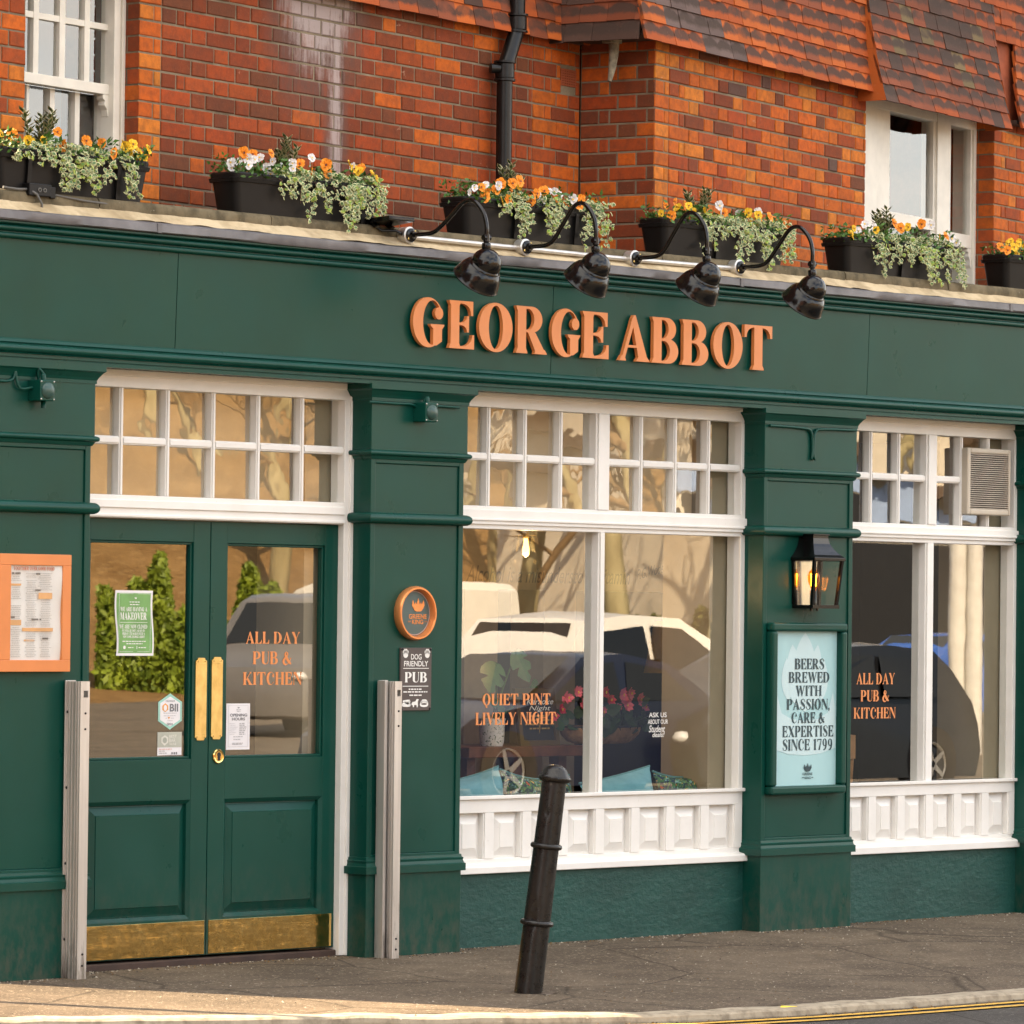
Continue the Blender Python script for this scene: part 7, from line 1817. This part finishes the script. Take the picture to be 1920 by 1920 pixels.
# chairs just inside the far window
def chair(x, y, label):
    t = thing('bar_chair', label, 'chair', (x, y, -0.03))
    mb = MB(); mb.box(x-0.2, x+0.2, y-0.2, y+0.2, 0.42, 0.46); mb.build('seat', M['wood'], t, bevel=0.01)
    for dx in (-.17, .17):
        for dy in (-.17, .17):
            mb = MB(); mb.tube([(x+dx, y+dy, -0.03), (x+dx*.95, y+dy*.95, 0.42)], 0.016, 8); mb.build('leg', M['wood_light'], t)
    mb = MB()
    for dx in (-.17, .17): mb.tube([(x+dx, y-0.18, 0.44), (x+dx, y-0.21, 0.93)], 0.016, 8)
    mb.box(x-0.18, x+0.18, y-0.225, y-0.20, 0.80, 0.93); mb.build('backrest', M['wood_light'], t)
cp = A(1598, 1440, 0.5); chair(cp.x-0.16, 0.72, 'oak bar chair with its back against the far right window')

# ------------------------------------------------------------------ across the street: what the glass reflects
def V_(px, py, depth):
    """the real place of something seen mirrored in the glass at this pixel, depth metres along the line of sight"""
    d = CF+CR*((px-CX)/FPX)+CU*(-(py-CX)/FPX); p = CAM+d*depth
    return Vector((p.x, 2*YG-p.y, p.z))
# wooded bank
k = MatMaker('leaf_litter_bank'); a = k.noise(0.55, 7, 0.65, (1, 1, 1.6)); b = k.noise(5, 6, 0.7)
c = k.ramp(a, 0.3, 0.7, (0.20, 0.112, 0.040), (0.38, 0.23, 0.092)); c = k.mix(k.ramp(b, 0.5, 0.72), c, (0.46, 0.30, 0.13)); k.base(c); k.set(Roughness=0.95, Specular=0.1); k.bump(b, 0.8, 0.25)
mb = MB(); rn = random.Random(77); nx_, ny_ = 40, 12; vs = []
for j in range(ny_+1):
    for i in range(nx_+1):
        x = -10+150*i/nx_; dist = 58*(j/ny_)
        t_ = j/ny_; z = -0.185+16*(t_*t_*(3-2*t_))*(0.9+0.2*math.sin(x*0.11))*1.0 + rn.gauss(0, 0.25)*min(1, t_*6)
        vs.append((x, -48-dist-0.04*(x-40)+rn.gauss(0, .3), z))
mb.add(vs, [(j*(nx_+1)+i, (j+1)*(nx_+1)+i, (j+1)*(nx_+1)+i+1, j*(nx_+1)+i+1) for j in range(ny_) for i in range(nx_)], 0, True)
tag(mb.build('wooded_bank', k.mat), kind='structure')
k = MatMaker('pale_bark'); k.base(k.ramp(k.noise(3, 5, 0.6, (1, 1, 0.3)), 0.3, 0.7, (0.20, 0.16, 0.075), (0.36, 0.31, 0.17))); k.set(Roughness=0.9); bark = k.mat  # pale yellowish bark, streaked along the trunk
twigm = simple('bare_twigs', (0.20, 0.125, 0.055), 0.9, var=0.3)
def bare_tree(x, y, z, h, seed, label):
    rnd = random.Random(seed); t = thing('bare_tree', label, 'tree', (x, y, z), 'bare trees on the bank across the street')
    mb = MB(); cr_ = MB()
    def grow(m_, p, d, L, r, lv):
        pts = [p]; q = p.copy(); dd = d.copy(); n = 4
        for _ in range(n): dd = (dd+Vector((rnd.gauss(0, .12), rnd.gauss(0, .12), rnd.gauss(0.03, .06)))).normalized(); q = q+dd*(L/n); pts.append(q.copy())
        m_.tube(pts, [r*(1-0.6*i/n) for i in range(n+1)], 7 if lv == 0 else 4, caps=False)
        if lv < 3:
            for _ in range((7, 5, 5)[lv]):
                f = rnd.uniform(0.35, 1.0); b_ = pts[min(n, int(f*n))]
                nd = (dd+Vector((rnd.gauss(0, .7), rnd.gauss(0, .7), rnd.gauss(.25, .35)))).normalized()
                grow(cr_, b_, nd, L*rnd.uniform(.36, .55), r*.42, lv+1)
    grow(mb, Vector((x, y, z-0.3)), Vector((rnd.gauss(0, .06), rnd.gauss(0, .06), 1)).normalized(), h*.7, h*.020, 0)
    mb.build('trunk', bark, t); cr_.build('crown', twigm, t)
labs = ['slender bare tree at the left of the bank, reflected in the door glass', 'twisted bare tree above the hedge across the street', 'tall straight bare trunk reflected in the left window pane', 'forked bare tree behind the white car', 'pale leaning trunk reflected right of the mullion', 'pale bare trunk reflected near the right jamb', 'bare tree at the top of the bank', 'thin bare tree behind the parked cars', 'wide bare tree beside the far pale building', 'short bare tree low on the bank behind the hedge', 'crooked bare tree halfway up the bank', 'bare tree with a high crown far along the bank']
for i, (px, dep, h) in enumerate(((200, 112, 11), (520, 108, 13), (985, 98, 14), (1045, 110, 12), (1182, 92, 15), (1312, 94, 15), (1255, 118, 12), (930, 116, 13), (1640, 108, 9), (330, 116, 10), (440, 122, 12), (1360, 112, 14))):
    p = V_(px, 1150, dep); dist = max(0.0, -48-p.y-0.04*(p.x-40)); t_ = min(1, dist/58); z = -0.185+16*(t_*t_*(3-2*t_)); bare_tree(p.x, p.y, z, h, 500+i, labs[i])
# hedge
def hedge(px0, px1, dep, h, label, seed, mat):
    a, b = V_(px0, 1200, dep), V_(px1, 1200, dep); rnd = random.Random(seed); mb = MB()
    t = thing('hedge', label, 'hedge', ((a.x+b.x)/2, (a.y+b.y)/2, -0.185))
    n = 26000; d = (b-a); d.z = 0; L = d.length; u = d/L; w = Vector((-u.y, u.x, 0))
    for _ in range(n):
        s = rnd.random(); top = h*(0.8+0.22*math.sin(s*9+seed)+0.12*math.sin(s*23)); v = rnd.random()**0.7
        c = a+u*(s*L)+w*rnd.uniform(-1.4, 1.4)*(1-0.5*v); c.z = -0.18+v*top
        s_ = rnd.uniform(.05, .13); e1 = Vector((rnd.gauss(0, 1), rnd.gauss(0, 1), rnd.gauss(0, 1))).normalized(); e2 = e1.cross(Vector((rnd.gauss(0, 1), rnd.gauss(0, 1), rnd.gauss(0, 1)))).normalized()
        mb.add([c-e1*s_, c+e2*s_*.5, c+e1*s_, c-e2*s_*.5], [(0, 1, 2, 3)])
    mb.build('foliage', mat, t)
hm = MatMaker('hedge_leaf'); hm.base(hm.ramp(hm.noise(2.2, 6, 0.75), 0.3, 0.7, (0.045, 0.085, 0.006), (0.27, 0.34, 0.02))); hm.set(Roughness=0.6)
hedge(190, 372, 92, 2.6, 'broad sunlit green bush reflected in the left door glass', 3, hm.mat)
hedge(395, 600, 96, 2.5, 'sunlit green bush behind the silver van', 4, hm.mat)
hedge(1180, 1330, 96, 1.7, 'low dull green bush behind the cars', 6, simple('dull_leaf', (0.10, 0.10, 0.02), 0.7, var=0.4, vscale=1.5))
# vehicles
def paint(name, col, metal=0.0): return simple(name, col, 0.25, metal, 0.4, var=0.02, coat=0.15)
def vehicle(name, label, cat, X, Y, rz, L, W, H, prof, wheels, windows, screens, pmat, rw=0.33, lights=True, white=None, group='vehicles parked across the street'):
    """prof: side outline [(x 0..1, z m)] clockwise from the front sill; windows: side glass outlines; screens: (x0,z0,x1,z1) raked glass"""
    z0 = -0.168
    t = thing(name, label, cat, (X, Y, z0), group)
    mr = Matrix.Translation((X, Y, z0)) @ Matrix.Rotation(R(rz), 4, 'Z')
    belt = 0.55*H if H > 1.7 else 0.60*H
    def hw(z): return W/2*(0.985 if z < belt else 0.985-0.20*((z-belt)/(H-belt))**1.3)
    def tr(x, y, z): return mr @ Vector(((x-0.5)*L, y, z))
    mb = MB(); n = len(prof)
    def side(s, ins=0.0): return [tr(x, s*(hw(z)-ins), z) for x, z in prof]
    Lf, Rt = side(1), side(-1); Lc = [tr(x, hw(z)*0.55, z+0.02*(1 if z > 0.5 else 0)) for x, z in prof]; Rc = [tr(x, -hw(z)*0.55, z+0.02*(1 if z > 0.5 else 0)) for x, z in prof]
    mb.rings([Rt, Rc, Lc, Lf], 0, True, False)
    v, tri, _ = shape2d([[(x*L, z) for x, z in prof]])
    for s in (1, -1):
        mb.add([tr(x/L, s*hw(z), z) for x, z in v], [q if s < 0 else q[::-1] for q in tri], 0, False)
    bd = mb.build('body', pmat, t, angle=40)
    mb = MB()
    for pts in windows:
        for s in (1, -1): mb.add([tr(x, s*(hw(z)+0.006), z) for x, z in pts], [tuple(range(len(pts))) if s < 0 else tuple(range(len(pts)))[::-1]])
    mb.build('side_window', M['car_glass'], bd)
    for nm, (x0, za, x1, zb_) in screens:
        mb = MB(); dx, dz = x1-x0, zb_-za; l = math.hypot(dx*L, dz); ox, oz = -dz/l*0.03/L, dx*L/l*0.03
        if oz < 0: ox, oz = -ox, -oz
        mb.add([tr(x0+ox, -hw(za)*.86, za+oz), tr(x0+ox, hw(za)*.86, za+oz), tr(x1+ox, hw(zb_)*.86, zb_+oz), tr(x1+ox, -hw(zb_)*.86, zb_+oz)], [(0, 1, 2, 3)]); mb.build(nm, M['car_glass'], bd)
    for x in wheels:
        for s in (1, -1):
            c = tr(x, s*(W/2-0.11), rw); m4 = Matrix.Translation(c) @ Matrix.Rotation(R(rz), 4, 'Z') @ Matrix.Rotation(R(-90*s), 4, 'X')
            mb = MB(); mb.lathe([(rw*.66, -0.10), (rw*.95, -0.10), (rw, -0.06), (rw, 0.07), (rw*.95, 0.115), (rw*.66, 0.115)], m4, 28); wh = mb.build('wheel', M['rubber'], t, angle=50)
            mb = MB(); mb.lathe([(rw*.67, 0.10), (rw*.62, 0.112), (rw*.60, 0.06), (0.0, 0.05)], m4, 28)
            for a in range(5):
                an = a*2*math.pi/5; e, f = Vector((math.cos(an), math.sin(an), 0)), Vector((-math.sin(an), math.cos(an), 0))
                mb.add([m4 @ (e*r_+f*w_+Vector((0, 0, h_))) for r_, w_, h_ in ((0.03, -.03, .105), (0.03, .03, .105), (rw*.63, .02, .11), (rw*.63, -.02, .11))], [(0, 1, 2, 3)])
            mb.build('rim', M['alloy'], wh)
            mb = MB(); mb.lathe([(rw*1.12, 0.113), (rw*0.9, 0.1135)], m4, 28); mb.build('wheel_arch', M['rubber'], bd)
    zf = 0.62 if H < 1.8 else 0.85
    mb = MB()
    for s in (1, -1): mb.lathe([(0.0, 0.06), (0.06, 0.05), (0.10, 0.0), (0.08, -0.04), (0, -0.05)], Matrix.Translation(tr(0.985, s*W*.36, zf)) , 12)
    mb.build('headlight', simple('headlight_glass', (0.7, 0.7, 0.68), 0.1, 0.3), bd)
    mb = MB()
    for s in (1, -1): mb.lathe([(0.0, 0.10), (0.05, 0.08), (0.07, 0.0), (0.05, -0.08), (0, -0.10)], Matrix.Translation(tr(0.012, s*W*.38, zf+0.18)), 12)
    mb.build('tail_light', simple('tail_light_red', (0.5, 0.02, 0.015), 0.2), bd)
    mb = MB()
    for s in (1, -1): p_ = tr(0.60 if H < 1.8 else 0.74, s*(W/2+0.10), belt+0.12); mb.lathe([(0, .09), (.06, .07), (.09, 0), (.06, -.07), (0, -.09)], Matrix.Translation(p_), 10)
    mb.build('wing_mirror', M['black_plastic'], bd)
    return t
hatch = [(0.02,0.20),(0.0,0.45),(0.01,0.70),(0.03,0.92),(0.08,1.22),(0.13,1.42),(0.30,1.48),(0.48,1.45),(0.60,1.22),(0.68,1.00),(0.86,0.90),(0.97,0.74),(1.0,0.55),(0.99,0.28),(0.97,0.20)]
hatch_w = [[(0.13,0.98),(0.17,1.32),(0.34,1.38),(0.35,0.98)],[(0.37,0.98),(0.365,1.385),(0.48,1.36),(0.585,1.12),(0.61,0.98)]]
sc = lambda pr, k: [(x, z*k) for x, z in pr]
saloon = [(0.02,0.20),(0.0,0.50),(0.01,0.80),(0.05,0.92),(0.16,0.95),(0.28,1.30),(0.42,1.38),(0.55,1.35),(0.68,1.02),(0.74,0.93),(0.92,0.80),(0.99,0.62),(1.0,0.40),(0.98,0.20)]
saloon_w = [[(0.22,0.96),(0.30,1.24),(0.42,1.31),(0.44,0.96)],[(0.46,0.96),(0.455,1.31),(0.55,1.28),(0.665,1.0),(0.67,0.96)]]
van = [(0.01,0.25),(0.0,0.9),(0.0,1.85),(0.03,1.97),(0.40,1.99),(0.60,1.96),(0.68,1.86),(0.80,1.28),(0.86,1.12),(0.97,0.95),(1.0,0.70),(0.99,0.30),(0.97,0.25)]
van_w = [[(0.60,1.16),(0.60,1.72),(0.675,1.70),(0.79,1.24),(0.80,1.16)]]
p = V_(1700, 1400, 46.5); vehicle('dark_car', 'black hatchback parked across the street, reflected in the far right window', 'car', p.x-2.1, p.y, 180, 4.3, 1.78, 1.48, hatch, (0.18, 0.80), hatch_w, (('windscreen', (0.50, 1.43, 0.66, 1.03)), ('rear_window', (0.05, 1.0, 0.12, 1.38))), paint('black_car_paint', (0.010, 0.011, 0.014)))
p = V_(1010, 1300, 43); vehicle('dark_car', 'dark blue saloon parked in front of the white car, reflected in the large window', 'car', p.x, p.y, 180, 4.4, 1.8, 1.38, saloon, (0.19, 0.81), saloon_w, (('windscreen', (0.56, 1.34, 0.73, 0.95)), ('rear_window', (0.17, 0.96, 0.29, 1.31))), paint('navy_car_paint', (0.010, 0.014, 0.032)))
p = V_(1185, 1250, 50); vehicle('white_car', 'white tall hatchback parked behind the dark blue saloon', 'car', p.x, p.y, 0, 4.4, 1.85, 1.74, sc(hatch, 1.18), (0.18, 0.81), [sc(w_, 1.18) for w_ in hatch_w], (('windscreen', (0.50, 1.68, 0.66, 1.22)), ('rear_window', (0.05, 1.18, 0.12, 1.63))), paint('white_car_paint', (0.74, 0.72, 0.68)))
p = V_(572, 1280, 66); vehicle('silver_van', 'silver grey van with its front wheel turned, reflected in the right door glass', 'van', p.x+0.2, p.y, 155, 4.9, 1.9, 1.99, van, (0.17, 0.80), van_w, (('windscreen', (0.68, 1.84, 0.80, 1.27)),), paint('silver_van_paint', (0.15, 0.14, 0.13), 0.2))
p = V_(857, 1300, 78); vehicle('white_van', 'white van with a red top light, reflected at the left of the large window', 'van', p.x, p.y-2.0, -88, 5.2, 2.1, 2.30, sc(van, 1.14), (0.17, 0.80), [sc(w_, 1.14) for w_ in van_w], (('windscreen', (0.68, 2.1, 0.80, 1.45)),), paint('white_van_paint', (0.66, 0.63, 0.56)))
p = V_(1730, 1200, 78); vehicle('blue_car', 'bright blue car further along, its roof reflected in the far right window', 'car', p.x, p.y, 178, 4.2, 1.75, 1.50, hatch, (0.18, 0.80), hatch_w, (('windscreen', (0.50, 1.43, 0.66, 1.03)),), paint('blue_car_paint', (0.02, 0.10, 0.42)))
# pale commercial building reflected in the far window's top lights
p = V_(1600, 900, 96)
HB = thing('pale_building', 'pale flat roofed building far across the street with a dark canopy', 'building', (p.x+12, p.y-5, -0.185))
mb = MB(); mb.box(p.x, p.x+24, p.y-10, p.y-1.5, -0.16, 3.2); mb.box(p.x, p.x+24, p.y-10, p.y-1.52, 4.5, 7.0); mb.box(p.x, p.x+24, p.y-10, p.y-1.6, 3.2, 4.5); mb.build('wall', simple('pale_render', (0.56, 0.50, 0.40), 0.8, var=0.12, vscale=1.5), HB)
mb = MB(); mb.box(p.x-0.5, p.x+24.5, p.y-10.5, p.y-0.9, 4.35, 4.75); mb.box(p.x-0.4, p.x+24.4, p.y-10.4, p.y-0.9, 7.0, 8.6); mb.build('canopy', simple('dark_canopy', (0.10, 0.065, 0.04), 0.6), HB)
mb = MB(); mb.quad((p.x+0.2, p.y-1.49, -0.1), (p.x+23.8, p.y-1.49, -0.1), (p.x+23.8, p.y-1.49, 3.15), (p.x+0.2, p.y-1.49, 3.15)); mb.build('shop_glazing', simple('dark_shop_glazing', (0.015, 0.014, 0.014), 0.3), HB)
mb = MB(); mb.box(p.x-0.2, p.x+24.2, p.y-1.6, p.y-1.45, 3.2, 4.2); mb.build('sky_colour_band', simple('pale_blue_band', (0.30, 0.40, 0.60), 0.5), HB)  # flat blue colour stands in for a strip of reflected sky
for i, px in enumerate((1795, 1827)):
    q = V_(px, 1100, 60); mb = MB(); mb.tube([(q.x, q.y, -0.18), (q.x, q.y, 6.5)], 0.11, 12)
    o = mb.build('lamp_column', simple('pale_grey_column', (0.6, 0.58, 0.53), 0.6), origin=(q.x, q.y, -0.18)); tag(o, ['left one of two pale steel columns reflected in the far right pane', 'right one of two pale steel columns reflected in the far right pane'][i], 'column', 'pale columns across the street')
# a street name-plate post round the corner: its shadow falls across the sunlit pavement
mb = MB(); mb.tube([(-1.50, 0.98, -0.12), (-1.50, 0.98, 5.2)], 0.038, 14); mb.lathe([(0.045, 5.2), (0.045, 5.23), (0.02, 5.26), (0, 5.26)], Matrix.Translation((-1.5, 0.98, 0)), 14)
o = mb.build('sign_post', M['iron'], origin=(-1.50, 0.98, -0.12)); tag(o, 'plain dark steel post on the pavement round the corner of the pub', 'post')
# grit, grave crumbs and leaf scraps swept along the wall foot and the kerb
rn = random.Random(404); mb = MB()
def crumb(x, y, z, s, m):
    a = rn.uniform(0, 6.28); P_ = [(x+s*math.cos(a+k*2.1)*rn.uniform(.6, 1.2), y+s*math.sin(a+k*2.1)*rn.uniform(.6, 1.2), z) for k in range(3)]+[(x, y, z+s*rn.uniform(.5, .9))]
    mb.add(P_, [(0, 1, 3), (1, 2, 3), (2, 0, 3)], m)
def wall_foot(x):
    for a, b in COLS:
        if a-0.03 < x < b+0.03: return -0.012
    return 0.105 if x > 2.95 else 0.14
for _ in range(1500):
    x = rn.uniform(0.0, 8.5); d = abs(rn.gauss(0, 0.05)); y = wall_foot(x)-d; crumb(x, y, gz(y)-0.001, rn.uniform(.003, .009), rn.choice((0, 0, 1, 2)))
for _ in range(900):
    x = rn.uniform(0.2, 8.0); y = rn.uniform(-2.5, 0.0); crumb(x, y, gz(y)-0.001, rn.uniform(.003, .008), rn.choice((0, 1, 1, 2)))
for _ in range(500):
    i = rn.randrange(len(kf)//2); x, y = kf[i]; crumb(x+rn.gauss(0, .03), y-abs(rn.gauss(0, .05))-0.01, -0.1435, rn.uniform(.004, .012), rn.choice((0, 2, 2)))
tag(mb.build('grit', [simple('dark_grit', (0.04, 0.032, 0.024), 0.9), simple('pale_grit', (0.42, 0.37, 0.29), 0.9), simple('leaf_scrap', (0.16, 0.09, 0.03), 0.9)]), 'scattered grit and leaf scraps along the wall foot and kerb', 'grit', kind='stuff')

# unseen houses added behind and left of the camera to block sky light there
for i, (x0, x1, y0, y1, h, lab) in enumerate(((-36, -15, -6, 16, 9.5, 'added unseen brick house left of the pub, blocking sky light from that side'), (-44, -20, -48, -24, 11, 'added unseen dark brick block behind the camera, blocking sky light from the left'))):
    t = thing('sky_blocker_house', lab, 'building', ((x0+x1)/2, (y0+y1)/2, -0.16)); mb = MB(); mb.box(x0, x1, y0, y1, -0.16, h); mb.build('wall', simple('sky_blocker_brick', (0.16, 0.06, 0.035), 0.85, var=0.25), t)
    mb = MB(); mb.prism_x([(y0-0.4, h), ((y0+y1)/2, h+4.5), (y1+0.4, h)], x0-0.3, x1+0.3); mb.build('roof', simple('sky_blocker_roof', (0.09, 0.05, 0.04), 0.8), t)
    mb = MB()
    for fl_z in (1.0, 4.2, 7.2):
        for q in range(4):
            xx = x0+2+q*(x1-x0-4)/3; mb.box(xx-0.6, xx+0.6, y0-0.03 if i == 0 else y1-0.1, y0+0.1 if i == 0 else y1+0.03, fl_z, fl_z+1.7)
    mb.build('window', M['car_glass'], t)
